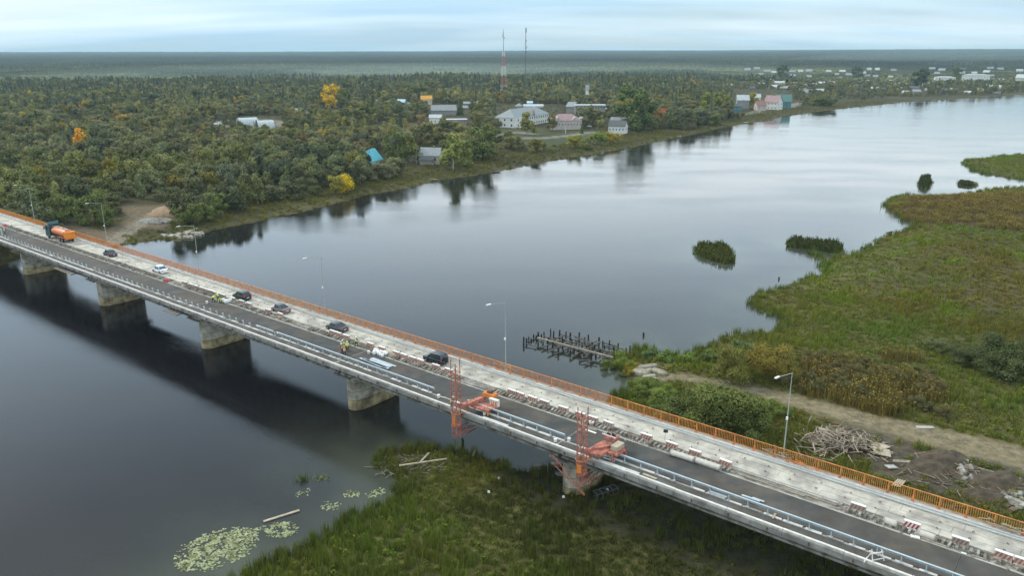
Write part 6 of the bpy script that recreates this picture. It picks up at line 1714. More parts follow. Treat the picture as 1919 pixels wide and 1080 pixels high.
# pink building with twin gables
pk_ = bpx(1062, 243, 56, 14, 17, 11, 8, 'hip', wall_pink, roof_pink, 'pink single storey building with twin front gables beside the school', name='pink_building', cat='building', nwin=10, chimney=False)
for sx in (-.30, .28):
    Lp = 56 / proj(*at(1062, 243))[2]
    hwp = 17 / proj(*at(1062, 243))[2] + .3
    MB().loft([[(Lp * sx - 2.6, -7.4, hwp - .05), (Lp * sx + 2.6, -7.4, hwp - .05), (Lp * sx, -7.4, hwp + 2.6)], [(Lp * sx - 2.6, -2, hwp + .4), (Lp * sx + 2.6, -2, hwp + .4), (Lp * sx, -1.2, hwp + 2.65)]]).build('front_gable', wall_pink, pk_)
bpx(1155, 250, 30, 9, 14, 9, -14, 'gable', wall_white, roof_dark, 'small white house with a dark gable roof near the far shore', nwin=5)
bpx(1158, 240, 30, 8, 10, 9, -12, 'gable', wall_white, roof_grey, 'white shed directly behind the small white shore house', name='shed', cat='shed', wins=False)
bpx(1090, 231, 14, 5, 6, 6, 10, 'hip', wall_teal, roof_zinc, 'little pavilion with a pale pyramid roof beside the pink building', name='pavilion', cat='pavilion', wins=False, chimney=False)
bpx(1106, 215, 56, 12, 17, 1, 4, 'flat', wall_grey, roof_zinc, 'grey two storey block with many white framed windows behind the school', name='apartment_block', cat='building', rowsw=2, nwin=11, small=False)
bpx(1068, 212, 14, 9, 12, 8, -30, 'gable', wall_grey, roof_grey, 'grey house between the school roof and the grey block')
bpx(1155, 206, 26, 9, 8, 6, 10, 'gable', wall_grey, roof_grey, 'grey roofed house left of the huge dark tree')
bpx(1219, 208, 14, 8, 5, 6, 10, 'hip', wall_grey, roof_zinc, 'pale roof showing right of the huge dark tree')
bpx(993, 198, 10, 5, 5, 3, 0, 'gable', wall_white, roof_blue, 'tiny white and blue hut below the thin mast', name='hut', cat='hut', wins=False, chimney=False)
bpx(1000, 188 + 14, 36, 10, 3, 3, 4, 'gable', wall_cream, roof_zinc, 'low pale barn below the thin mast', name='barn', cat='barn', wins=False, chimney=False)
bpx(971, 203, 12, 8, 4, 5, -10, 'hip', wall_grey, roof_grey, 'grey hipped roof just behind the school, left of the mast foot', wins=False)
# left part of the village
bpx(832, 216, 46, 10, 9, 9, 2, 'gable', wall_grey, roof_grey, 'grey timber house with a row of chimneys behind the long white roof', nwin=6)
bpx(816, 236, 22, 9, 15, 5, -4, 'gable', wall_white, roof_white, 'white roofed end building in the village, left of the long flat roof', nwin=3)
bpx(852, 234, 46, 10, 9, 1, 2, 'flat', wall_grey, roof_white, 'long low building with a flat white roof', name='workshop', cat='workshop', nwin=6)
bpx(742, 204, 28, 11, 8, 9, -24, 'gable', wall_grey, roof_blue, 'building with a large pale blue roof in the village')
bpx(771, 206, 12, 8, 12, 2, 0, 'flat', wall_cream, roof_grey, 'small cream coloured block beside the pale blue roof', name='hut', cat='hut')
bpx(800, 196, 20, 9, 10, 6, 6, 'gable', wall_cream, roof_orange, 'house with a bright orange roof, the only one in the village')
bpx(831, 192, 20, 8, 7, 5, 6, 'gable', wall_cream, roof_grey, 'pale house right of the bright orange roof')
bpx(880, 193, 18, 8, 8, 4, 6, 'gable', wall_pink, roof_grey, 'small pinkish house behind the spruce in the village')
bpx(714, 199, 24, 9, 6, 6, 10, 'gable', wall_grey, roof_grey, 'grey roofed house left of the pale blue roof')
bpx(692, 203, 22, 9, 5, 5, 8, 'gable', wall_grey, roof_dark, 'low dark shed left of the grey roofed house', name='shed', cat='shed', wins=False)
bpx(566, 214, 28, 8, 7, 3, 4, 'gable', wall_cream, roof_zinc, 'low cream shed with a pale roof beside the yard track', name='shed', cat='shed', wins=False, chimney=False)
def hangar(x, y, wpx, D_, hpx, label, ang):
    p = at(x, y); k = proj(p.x, p.y, p.z)[2]; a = math.atan2(-p.x, p.y) + R(ang); L_ = wpx / k
    e = empty('arched_hangar', (p.x, p.y, p.z - .2), a, label, 'hangar'); h_ = hpx / k; n_ = 12; y_ = D_ / 2
    prof = [(-y_ * math.cos(math.pi * i / n_), h_ * math.sin(math.pi * i / n_) ** .8) for i in range(n_ + 1)]
    MB().extrude_x(prof, -L_ / 2, L_ / 2).build('roof_shell', roof_zinc, e)
    for sx in (-1, 1):
        MB().extrude_x([(q_[0] * .97, q_[1] * .97) for q_ in prof], sx * (L_ / 2 + .02), sx * (L_ / 2 + .12)).build('end_wall', wall_grey, e)
        MB().bb(sx * (L_ / 2 + .14), sx * (L_ / 2 + .2), -1.8, 1.8, 0, 3.6).build('door', roof_dark, e)
hangar(464, 234, 34, 13, 14, 'arched metal hangar with a pale grey shell, left of two', 14)
hangar(495, 240, 34, 13, 15, 'arched metal hangar with a bluish shell, right of two', 10)
bpx(424, 232, 12, 5, 5, 2, 0, 'gable', wall_grey, roof_white, 'small white roofed shed in the timber yard', name='shed', cat='shed', wins=False, chimney=False)
e = bpx(706, 306, 20, 8, 5, 20, 62, 'gable', wall_white, roof_turq, 'house with a steep turquoise roof hidden among the shore trees', wins=False, chimney=False, gable=roof_white)
bpx(804, 307, 36, 9, 15, 13, -16, 'gable', wall_cream, roof_grey, 'grey roofed house with a bluish gable by the far shore', gable=roof_blue, nwin=3)
bpx(799, 309, 24, 5, 9, 4, -14, 'gable', wall_grey, roof_dark, 'low lean-to shed before the grey roofed shore house', name='shed', cat='shed', wins=False, chimney=False)
# riverside row right of the birches
bpx(1392, 204, 22, 10, 16, 9, 8, 'gable', wall_grey, roof_white, 'tall house with a white roof, left end of the riverside row', rowsw=2)
bpx(1417, 198, 14, 9, 15, 6, 8, 'gable', wall_white, roof_white, 'white roofed house behind the golden birch', rowsw=2)
bpx(1427, 207, 16, 8, 9, 8, 24, 'gable', wall_pink, roof_red, 'small house with a red roof in the riverside row')
bpx(1443, 205, 24, 10, 13, 12, -30, 'gable', wall_white, roof_pink, 'house with a purple roof and white gable in the riverside row', rowsw=2)
bpx(1467, 203, 28, 11, 12, 13, 6, 'gable', wall_teal, roof_green, 'large teal house at the right end of the riverside row', rowsw=2)
bpx(1381, 208, 18, 8, 9, 4, 4, 'gable', wall_teal, roof_dark, 'low dark building left of the riverside row', name='shed', cat='shed')
bpx(1514, 178, 14, 9, 4, 6, 10, 'gable', wall_grey, roof_grey, 'grey house beside the bend of the shore road')
# distant houses
far_list = [(1367, 163, 12, 'w'), (1428, 161, 22, 'g'), (1459, 158, 26, 'w'), (1438, 137, 16, 'g'), (1450, 139, 12, 'w'), (1486, 145, 14, 'g'), (1500, 137, 12, 'w'), (1527, 162, 12, 'w'), (1539, 159, 16, 'w'), (1556, 158, 16, 'p'), (1558, 166, 10, 'w'),
            (1516, 147, 12, 'g'), (1553, 137, 12, 'w'), (1578, 137, 14, 'w'), (1568, 143, 10, 'g'), (1595, 160, 14, 'g'), (1622, 172, 16, 'd'), (1629, 133, 10, 'w'), (1643, 133, 10, 'w'), (1675, 135, 12, 'g'), (1668, 148, 10, 'w'), (1670, 156, 16, 'w'), (1670, 163, 18, 'g'), (1690, 170, 16, 'w'), (1694, 176, 12, 'w'),
            (1700, 153, 16, 'g'), (1711, 168, 24, 'd'), (1741, 172, 20, 'g'), (1752, 168, 20, 'g'), (1790, 171, 28, 'g'), (1832, 172, 24, 'g'), (1853, 164, 16, 'w'), (1868, 166, 14, 'w'), (1905, 158, 20, 'w'), (1580, 170, 12, 'd'), (1607, 176, 18, 'd'), (1812, 176, 14, 'w'), (1650, 178, 14, 'd'), (1735, 160, 14, 'w'), (1868, 178, 12, 'd'), (1290, 152, 12, 'g'), (1310, 146, 10, 'w'), (1335, 158, 12, 'g'), (1240, 148, 14, 'g'), (1260, 138, 10, 'g'), (1395, 150, 14, 'g'), (1410, 168, 12, 'd')]
RM = {'w': (roof_white, wall_white, 'white'), 'g': (roof_grey, wall_grey, 'grey'), 'p': (roof_pink, wall_white, 'pink'), 'd': (roof_dark, wall_brown, 'dark')}
for (x, y, w_, c_) in far_list:
    rm_, wl_, nm_ = RM[c_]
    sec = 'left of the lone dark tree' if x < 1460 else ('between the lone dark tree and the dark domed tree' if x < 1705 else 'right of the dark domed tree')
    bpx(x, y, w_ * .72, 8, 2.8, 3.2, rng.uniform(-25, 25), 'gable', wall_cream if wl_ is wall_white else wl_, rm_, 'tiny %s roofed distant house %s' % (nm_, sec), group='tiny %s roofed houses %s' % (nm_, sec), wins=y > 156, chimney=False)
# more small houses among the trees, along the shore and round the masts
shx = [p_[0] for p_ in far_px]; shy = [p_[1] for p_ in far_px]; used_ = [(x, y) for x, y, w_, c_ in far_list]; nh_ = 0
for k in range(900):
    if nh_ >= 74: break
    if rng.random() < .78: x = rng.uniform(1385, 1919); y = rng.uniform(131, 176)
    else: x = rng.choice([rng.uniform(690, 925), rng.uniform(1090, 1290)]); y = rng.uniform(182, 212)
    if y > np.interp(x, shx, shy) - 7 or (1365 < x < 1490 and y > 172) or (1150 < x < 1235): continue
    if any(abs(x - a_) < 15 and abs(y - b_) < 5.5 for a_, b_ in used_): continue
    used_.append((x, y)); nh_ += 1; c_ = rng.choice('wgggd' if x > 1300 else 'ggdg'); rm_, wl_, nm_ = RM[c_]
    sec = ('in the village round the masts' if x < 1300 else ('left of the lone dark tree' if x < 1460 else ('between the lone and the domed dark tree' if x < 1705 else 'right of the dark domed tree')))
    rowl = 'near the shore' if y > np.interp(x, shx, shy) - 24 else 'up the slope'
    bpx(x, y, rng.uniform(10, 16) * (.7 if y < 150 else .9), 8, 3.0, 3.6, rng.uniform(-30, 30), 'gable', rng.choice([wl_, wall_cream, wall_brown]), rm_, 'tiny %s roofed house %s, %s' % (nm_, sec, rowl), group='tiny %s roofed houses %s %s' % (nm_, sec, rowl), wins=y > 168, chimney=False)
bpx(1770, 158, 34, 16, 13, 1.5, 6, 'hip', wall_white, roof_white, 'distant large white block, left of the two on the right', name='apartment_block', cat='building', rowsw=2, nwin=7, chimney=False)
bpx(1826, 156, 44, 18, 15, 1.5, -6, 'hip', wall_white, roof_white, 'distant large white block with a bright flat roof, right of the two', name='apartment_block', cat='building', rowsw=2, nwin=9, chimney=False)
bpx(1914, 158, 22, 14, 12, 6, -12, 'gable', wall_cream, roof_zinc, 'distant big pale building cut by the right edge', name='apartment_block', cat='building', rowsw=2, chimney=False)

# masts, chimneys, poles
steel_w = mat('mast_white', (.62, .62, .60), .6, var=0); steel_r = mat('mast_red', (.40, .17, .15), .6, var=0); steel_d = mat('mast_dark', (.12, .13, .14), .7, var=0)
pm_ = at(944, 178); k = proj(pm_.x, pm_.y, pm_.z)[2]; e = empty('radio_tower', pm_, .3, 'tall red and white lattice tower with antennas behind the village', 'tower')
Ht = 78 / k; levels = 9
for i in range(levels):
    z0, z1 = Ht * i / levels, Ht * (i + 1) / levels; r0, r1 = 3.6 - 2.5 * i / levels, 3.6 - 2.5 * (i + 1) / levels; m_ = steel_w if (i // 2) % 2 == 0 or i == levels else steel_r; mb = MB()
    cs = [(1, 1), (-1, 1), (-1, -1), (1, -1)]
    for j in range(4):
        a0, a1 = cs[j], cs[(j + 1) % 4]
        mb.bar((a0[0] * r0, a0[1] * r0, z0), (a0[0] * r1, a0[1] * r1, z1), .30); mb.bar((a0[0] * r0, a0[1] * r0, z0), (a1[0] * r1, a1[1] * r1, z1), .13); mb.bar((a1[0] * r0, a1[1] * r0, z0), (a0[0] * r1, a0[1] * r1, z1), .13); mb.bar((a0[0] * r1, a0[1] * r1, z1), (a1[0] * r1, a1[1] * r1, z1), .2)
    mb.build('tower_section', m_, e)
MB().tube((0, 0, Ht), (0, 0, 118 / k), .35, .2, seg=6).build('mast_pole', steel_d, e)
mb = MB()
for i in range(9):
    a = i * 2.1; z = 100 / k + (i % 3) * 3.0; mb.bar((math.cos(a) * 1.0, math.sin(a) * 1.0, z), (math.cos(a) * 1.0, math.sin(a) * 1.0, z + 2.6), .5)
mb.build('panel_antenna', steel_d, e)
mb = MB()
for i in range(4): a = i * 1.57; mb.bar((math.cos(a) * 1.6, math.sin(a) * 1.6, 76 / k), (math.cos(a) * 1.6, math.sin(a) * 1.6, 76 / k + 3), .4)
mb.build('panel_antenna', steel_w, e)
p = at(985, 182); k = proj(p.x, p.y, p.z)[2]; e = empty('guyed_mast', p, 0, 'thin grey mast right of the red and white tower', 'mast'); Hm = 124 / k
MB().tube((0, 0, 0), (0, 0, Hm), .42, .34, seg=6).build('mast_pole', steel_d, e)
mb = MB()
for z, s_k in ((.93, 3.4), (.80, 1.4), (.70, 1.8), (.64, 1.5)): mb.bar((.5, -.3, Hm * z), (.5, -.3, Hm * z + s_k * 1.6), .9)
mb.build('panel_antenna', steel_d, e)
for a in (0.4, 2.5, 4.6): MB().bar((0, 0, Hm * .8), (math.cos(a) * 26, math.sin(a) * 26, 0), .10).build('guy_wire', steel_d, e)
p = at(1100, 196); k = proj(p.x, p.y, p.z)[2]; e = empty('water_tower', p, 0, 'slim white brick tower with a wider top behind the grey block', 'tower')
MB().tube((0, 0, 0), (0, 0, 27 / k), 1.7, 1.5, seg=12).build('shaft', wall_white, e); MB().tube((0, 0, 27 / k), (0, 0, 36 / k), 1.9, 1.9, seg=12).build('tank', roof_white, e); MB().tube((0, 0, 26.3 / k), (0, 0, 27 / k), 2.2, 2.2, seg=12).build('rim', wall_grey, e); MB().tube((0, 0, 36 / k), (0, 0, 37.5 / k), 1.9, .3, seg=12).build('roof', roof_dark, e)
def pole(x, y, hpx, r0, m_, lb, nm='utility_pole', cat='pole', cross=True):
    p = at(x, y); k = proj(p.x, p.y, p.z)[2]; e = empty(nm, p, .3, lb, cat); h_ = hpx / k
    MB().tube((0, 0, 0), (0, 0, h_), r0, r0 * .8, seg=6).build('shaft', m_, e)
    if cross: MB().bar((-1.1, 0, h_ * .94), (1.1, 0, h_ * .94), .14).build('crossarm', m_, e)
pole(736, 186, 42, .8, steel_d, 'tall dark chimney pipe over the village left of the pale blue roof', 'chimney_stack', 'chimney', False)
pole(781, 308, 32, .16, timber_grey, 'utility pole left of the grey roofed shore house')
pole(847, 318, 14, .12, timber_grey, 'short pole at the water below the shore birches')
pole(1060, 250, 16, .2, steel_w, 'white flag pole before the pink building', cross=False)
pole(1127, 197, 18, .2, steel_w, 'thin white pole left of the huge dark tree', cross=False)
pole(1506, 176, 10, .5, steel_w, 'white spire like monument at the bend of the shore road', 'monument', 'monument', False)
def pylon(x, y, hpx, lb):
    p = at(x, y); k = proj(p.x, p.y, p.z)[2]; e = empty('power_pylon', p, .4, lb, 'pylon'); h_ = hpx / k; mb = MB(); n_ = 7
    for sx, sy in ((1, 1), (-1, 1), (-1, -1), (1, -1)): MB().bar((sx * 1.6, sy * 1.6, 0), (sx * .3, sy * .3, h_), .2).build('leg', steel_d, e)
    for i in range(n_):
        z0, z1 = h_ * i / n_, h_ * (i + 1) / n_; r0, r1 = 1.6 - 1.3 * i / n_, 1.6 - 1.3 * (i + 1) / n_
        for (a_, b_) in (((1, 1), (-1, 1)), ((-1, 1), (-1, -1)), ((-1, -1), (1, -1)), ((1, -1), (1, 1))): mb.bar((a_[0] * r0, a_[1] * r0, z0), (b_[0] * r1, b_[1] * r1, z1), .1)
    mb.build('bracing', steel_d, e, kind='stuff')
    for z in (.80, .92): MB().bar((-3.2, 0, h_ * z), (3.2, 0, h_ * z), .2).build('crossarm', steel_d, e)
pylon(418, 262, 52, 'dark lattice pylon rising from the woods left of the hangars'); pylon(425, 280, 34, 'second dark lattice pylon just right of the first')
# timber yard
sawn = mat('fresh_sawn_timber', (.58, .40, .16), .85, var=.25, scale=1)
for (x, y, w_, h_, lb) in [(541, 240, 22, 5, 'long heap of fresh orange sawn timber right of the hangars'), (597, 236, 12, 4, 'small heap of fresh timber at the end of the yard'), (484, 245, 12, 4, 'heap of fresh timber in front of the hangars'), (448, 246, 20, 3, 'flat pale sawdust heap left of the hangars')]:
    p = at(x, y); k = proj(p.x, p.y, p.z)[2]; e = empty('timber_stack', p, .2, lb, 'timber stack'); L_ = w_ / k
    for r_ in range(3):
        for j in range(5 - r_): MB().bar((-L_ / 2 + r_ * .4, j * 1.1 + r_ * .5, .45 + r_ * .8), (L_ / 2 - r_ * .4, j * 1.1 + r_ * .5 + rng.uniform(-.5, .5), .45 + r_ * .8), .85).build('log', sawn, e)
def lorry(x, y, lb, cabm, bodym, ang=0.2, sc=1.0):
    p = at(x, y); e = empty('lorry', p, ang, lb, 'lorry'); e.scale = (sc,) * 3
    MB().loft([[(x_, -1.2, .6), (x_, 1.2, .6), (x_, 1.15, z_), (x_, -1.15, z_)] for x_, z_ in ((1.8, 2.7), (3.3, 2.7), (3.8, 1.7))]).build('cab', cabm, e); MB().bb(-3.6, 1.6, -1.2, 1.2, .9, 1.9).build('load_bed', bodym, e); MB().bb(3.35, 3.7, -1.0, 1.0, 1.7, 2.5).build('windscreen', win_dark, e)
    for x_ in (2.6, -1.2, -2.5):
        for y_ in (-1.1, 1.1): wheel(e, x_, y_, .5, .28)
lorry(405, 236, 'white lorry parked at the left of the timber yard', white_p, wall_white, sc=1.1); lorry(432, 244, 'dark timber lorry in front of the shed in the yard', steel_d, wall_brown); lorry(556, 238, 'dark truck standing on the yard track right of the hangars', steel_d, steel_d, ang=2.9)
def small_car(x, y, m_, lb):
    p = at(x, y); e = empty('parked_car', p, rng.uniform(0, 3), lb, 'car'); MB().loft([ring(-2.1, .75, .3, .8), ring(-1.9, .85, .25, .85), ring(1.8, .85, .25, .8), ring(2.1, .7, .3, .65)]).build('body', m_, e)
    MB().loft([[(x_, -.75, .78), (x_, .75, .78), (x_, .62, z_), (x_, -.62, z_)] for x_, z_ in ((-1.6, .85), (-1.0, 1.4), (.4, 1.4), (1.1, .85))]).build('windows', glass_m, e); MB().bb(-.95, .4, -.6, .6, 1.4, 1.44).build('roof', m_, e)
    for x_ in (-1.3, 1.3):
        for y_ in (-.78, .78): wheel(e, x_, y_, .31)
small_car(810, 308, white_p, 'white car parked before the grey roofed shore house'); small_car(818, 306, black_p, 'black car parked beside the grey roofed shore house'); small_car(973, 240, white_p, 'white car at the corner of the school'); small_car(1060 + 44, 238, white_p, 'pale car on the lawn right of the pink building')
small_car(1484, 196, white_p, 'white car on the shore road beside the teal house'); small_car(1463, 204, black_p, 'dark car before the teal house')

# ------------------------------------------------------------------ things at the water
def boat(x, y, L_, m_, lb, ang=.3):
    p = G(x, y, .0); e = empty('rowing_boat', (p.x, p.y, .02), ang, lb, 'boat')
    rs = [[(x_, -w_, .5 + u), (x_, 0, .02 if abs(x_) < L_ * .45 else .3), (x_, w_, .5 + u), (x_, w_ * .85, .48 + u), (x_, 0, .15 if abs(x_) < L_ * .45 else .35), (x_, -w_ * .85, .48 + u)] for x_, w_, u in ((-L_ / 2, .45, .05), (-L_ * .2, .75, 0), (L_ * .2, .72, .02), (L_ * .42, .35, .12), (L_ / 2, .03, .2))]
    MB().loft(rs).build('hull', m_, e); MB().bb(-.5, -.2, -.66, .66, .33, .38).build('seat', timber_pale, e); MB().bb(.8, 1.1, -.62, .62, .33, .38).build('seat', timber_pale, e)
for (x, y, m_, lb, a) in [(1270, 256, white_p, 'white rowing boat below the red rowan', .1), (813, 338, timber_pale, 'pale wooden boat drawn up on the shore below the turquoise roof', -.5), (1398, 230, white_p, 'small white boat at the shore left of the riverside row', .2), (1605, 191, white_p, 'tiny white boat on the far meadow shore', .2), (1640, 190, white_p, 'tiny white boat, right one on the far meadow shore', 0), (1690, 192, white_p, 'tiny pale boat below the distant houses', 0), (930, 323, timber_grey, 'grey boat by the short landing stage below the birches', .6)]:
    boat(x, y, 4.6, m_, lb, a)
# ruined timber piles
pile_m = mat('blackened_pile', (.028, .025, .022), .85, var=.35, scale=2.5); beam_m = mat('weathered_beam', (.11, .10, .085), .9, var=.35, scale=2)
e = empty('ruined_timber_pier', G(1070, 650, 0), 0, 'ruined timber pier of black piles and fallen beams in the river', 'ruined pier'); O_ = Vector(e.location)
def addpile(x, y, hpx):
    p = G(x, y, 0) - O_; h_ = hpx / 9.5; mb = MB(); r0 = rng.uniform(.13, .2)
    mb.tube(p + Vector((0, 0, -.8)), p + Vector((rng.uniform(-.1, .1), rng.uniform(-.1, .1), h_)), r0 * 1.1, r0 * .9, seg=7); mb.build('pile', pile_m, e)
pl_ = [(981, 645, 14), (987, 643, 9), (991, 638, 7), (996, 640, 6), (1000, 635, 8), (1006, 637, 8), (1009, 632, 10), (1014, 635, 9), (1020, 630, 8), (1008, 648, 7), (1017, 648, 8), (1032, 630, 14), (1037, 632, 12), (1026, 650, 12), (1035, 655, 14), (1048, 632, 14), (1046, 664, 12), (1055, 652, 10), (1060, 630, 9), (1068, 634, 11), (1064, 655, 8), (1068, 668, 12), (1085, 636, 14), (1096, 640, 8), (1076, 662, 9), (1084, 662, 12), (1103, 640, 13), (1095, 663, 9), (1104, 664, 12), (1087, 672, 11), (1108, 676, 14), (1094, 671, 8), (1122, 645, 13), (1130, 647, 8), (1141, 650, 13), (1133, 655, 8), (1150, 655, 7), (1158, 652, 9), (1115, 655, 9), (1125, 663, 9), (1174, 659, 7), (1180, 660, 12), (1072, 644, 9), (1091, 650, 8), (1040, 642, 9), (1054, 640, 9), (1110, 650, 9), (1117, 670, 7), (1056, 662, 5), (1028, 640, 8), (1080, 650, 8), (1099, 655, 7)]
for a in pl_: addpile(*a)
def addbeam(a, b_, z=1.1, w_=.26, m_=beam_m, nm='beam'):
    MB().bar(G(a[0], a[1], z) - O_, G(b_[0], b_[1], z + rng.uniform(-.15, .15)) - O_, w_, w_ * .8).build(nm, m_, e)
addbeam((1007, 634), (1149, 671), 1.0, .42, timber_grey, 'long_beam')
for a, b_ in [((981, 644), (1014, 652)), ((990, 640), (1008, 632)), ((1015, 652), (1050, 638)), ((1027, 660), (1060, 643)), ((1040, 664), (1066, 655)), ((1068, 672), (1088, 660)), ((1060, 655), (1075, 648)), ((1091, 672), (1118, 657)), ((1088, 668), (1108, 655)), ((1050, 627), (1070, 633)), ((1018, 630), (1045, 640)), ((1060, 642), (1096, 655)), ((1075, 630), (1106, 640)), ((1078, 633), (1110, 645)), ((1065, 640), (1095, 647)), ((1100, 655), (1125, 641)), ((1085, 658), (1120, 648)), ((1110, 652), (1140, 662)), ((1132, 643), (1158, 650)), ((1136, 648), (1168, 655)), ((1120, 672), (1135, 660)), ((1085, 675), (1120, 678)), ((1095, 683), (1112, 676)), ((1124, 676), (1150, 676)), ((1045, 648), (1068, 640)), ((1055, 636), (1080, 645)), ((1100, 648), (1118, 640)), ((1125, 655), (1150, 662)), ((1130, 668), (1146, 675)), ((1040, 635), (1062, 628)), ((1070, 650), (1100, 662)), ((1002, 645), (1018, 638))]:
    addbeam(a, b_, rng.uniform(.15, .7), rng.uniform(.16, .28))
def water_post(x, y, lb, h=1.6):
    o = empty('mooring_pile', G(x, y, 0), 0, lb, 'pile'); MB().tube((0, 0, -1), (.05, 0, h), .16, .13, seg=7).build('shaft', pile_m, o); MB().tube((.25, 0, -1), (.2, .1, h * .8), .11, .1, seg=6).build('shaft', pile_m, o)
water_post(1205, 630, 'lone black stump in the river right of the ruined pier', .75); water_post(1459, 524, 'pair of black stumps in the water near the green bank', .7)
water_post(866, 838, 'square black stump in the water under the left gantry', 1.4)
# stone and timber landing on the left bank
e = empty('broken_landing', G(345, 441, .2), 0, 'broken stone and timber landing on the left shore behind the third lamp', 'landing'); O_ = Vector(e.location)
for k in range(60):
    x = rng.uniform(305, 380); y = 443 - (x - 305) * .06 + rng.uniform(-4, 5)
    if k % 3: MB().box(G(x, y, .35) - O_, (rng.uniform(.5, 1.8), rng.uniform(.4, .9), rng.uniform(.3, .8)), rz=rng.uniform(0, 3), taper=.8).build('stone', concrete if k % 2 else timber_pale, e)
    else: p = G(x, y, .3) - O_; MB().bar(p, p + Vector((rng.uniform(-2.5, 2.5), rng.uniform(-1, 1), rng.uniform(-.2, .8))), .22).build('timber', timber_grey if k % 2 else rust, e)
mb = MB().prism([tuple((G(x, y, .5) - O_).xy) for x, y in [(318, 444), (352, 438), (372, 428), (352, 426), (322, 434), (300, 440)]], -.8, .45).build('stone_pad', concrete, e)
o = empty('gravel_heap', GG(291, 415), 0, 'low grey gravel heap beside the dirt track', 'gravel heap'); mb = MB()
for k in range(500):
    a = rng.uniform(0, 6.28); r_ = 4.5 * math.sqrt(rng.random()); mb.box((r_ * math.cos(a) * 1.2, r_ * math.sin(a), (1 - r_ / 4.5) * .9 + .1), (.5, .5, .4), rz=a, taper=.6)
mb.build('gravel', concrete, o, kind='stuff')
def heap(nm, x, y, rx_, ry_, h_, m_, lb, cat):
    p = GG(x, y); rs = []
    for z, k in ((-.3, 1.1), (.15, .95), (.5, .7), (.8, .42), (1, .08)): rs.append([(rx_ * k * math.cos(a) * rng.uniform(.88, 1.12), ry_ * k * math.sin(a) * rng.uniform(.88, 1.12), h_ * z) for a in [2 * math.pi * i / 16 for i in range(16)]])
    o = MB().loft(rs).build(nm, m_, None, smooth=True); o.location = p; tag(o, lb, cat); return o
sand = mat('sand', (.30, .21, .13), .95, var=.2, scale=.8, bump=.05, bscale=2)
heap('sand_heap', 320, 402, 8, 6, 3.2, sand, 'tan sand heap at the end of the dirt track on the left bank', 'sand heap')
soil = mat('dug_soil', (.085, .066, .046), .95, var=.35, scale=.9, bump=.15, bscale=2.2)
def mound(x, y, rx_, ry_, h_, lb):
    p = GG(x, y); n_ = 34; g_ = np.linspace(-1, 1, n_); U, V = np.meshgrid(g_, g_); rr_ = np.hypot(U, V) + (fnoise(U * 2 + x, V * 2 + y, 3) - .5) * .5
    Z = h_ * (1 - sstep(.1, 1.0, rr_)) + (fnoise(U * 5 + x, V * 5, 5) - .5) * .55 * (1 - sstep(.5, 1, rr_)) + (fnoise(U * 14, V * 14 + y, 6) - .5) * .3 * (1 - sstep(.7, 1, rr_)) - .12
    ii = np.arange(n_ * n_).reshape(n_, n_); me = grid_mesh('soil_mound', np.stack([(U * rx_).ravel(), (V * ry_).ravel(), Z.ravel()], 1), np.stack([ii[:-1, :-1], ii[:-1, 1:], ii[1:, 1:], ii[1:, :-1]], -1).reshape(-1, 4))
    me.materials.append(soil); link('soil_mound', me, None, p, rng.uniform(-.3, .3), None, lb, 'soil mound')
for (x, y, a_, b__, h_, lb) in [(1768, 862, 4.6, 3, 1.2, 'brown mound of dug soil behind the plank heap'), (1738, 876, 4.5, 3, 1.0, 'low brown soil mound just right of the plank heap'), (1872, 902, 5, 3, 1.0, 'brown soil mound near the broken concrete at the right'), (1850, 930, 4, 2.5, .6, 'flat soil mound by the right edge of the mud')]:
    mound(x, y, a_, b__, h_, lb)
slab_m = mat('old_slab', (.33, .30, .23), .9, var=.25, scale=1, col2=(.22, .20, .14), col2scale=.8)
# concrete slabs at the inlet
for k, (x, y, l_, w_, h_, rz_, lb) in enumerate([(1201, 703, 3.6, 1.8, 1.0, 2.4, 'rounded grey concrete piece at the inlet, left of the slabs'), (1216, 693, 3.4, 1.6, .9, .2, 'brown topped slab at the back of the slab heap'), (1236, 701, 3.4, 1.3, .7, -.8, 'long pale slab on the right of the slab heap'), (1213, 701, 2.2, 1.1, .8, .5, 'pale slab in the middle of the slab heap'), (1217, 709, 2.4, 1.1, .6, .1, 'small pale slab at the front of the slab heap'), (1225, 713, 2.0, 1.0, .5, -.5, 'lowest grey slab of the heap by the water'), (1200, 694, 2.4, 1.2, .8, .9, 'dark slab at the back left of the slab heap')]):
    rs = [[(l_ / 2 * kx * c0, w_ / 2 * kx * s0, z * h_) for c0, s0 in [(math.cos(q_) * abs(math.cos(q_)) ** -.35 if abs(math.cos(q_)) > .05 else 0, math.sin(q_) * abs(math.sin(q_)) ** -.35 if abs(math.sin(q_)) > .05 else 0) for q_ in [2 * math.pi * i / 12 + .2 for i in range(12)]]] for z, kx in ((-.5, 1.0), (.6, 1.0), (.9, .9), (1.0, .6))]
    o = MB().loft(rs).build('concrete_slab', slab_m if k not in (1, 6) else timber_grey, None); o.location = GG(x, y); o.rotation_euler = (rng.uniform(-.15, .15), rng.uniform(-.15, .15), rz_); tag(o, lb, 'slab')
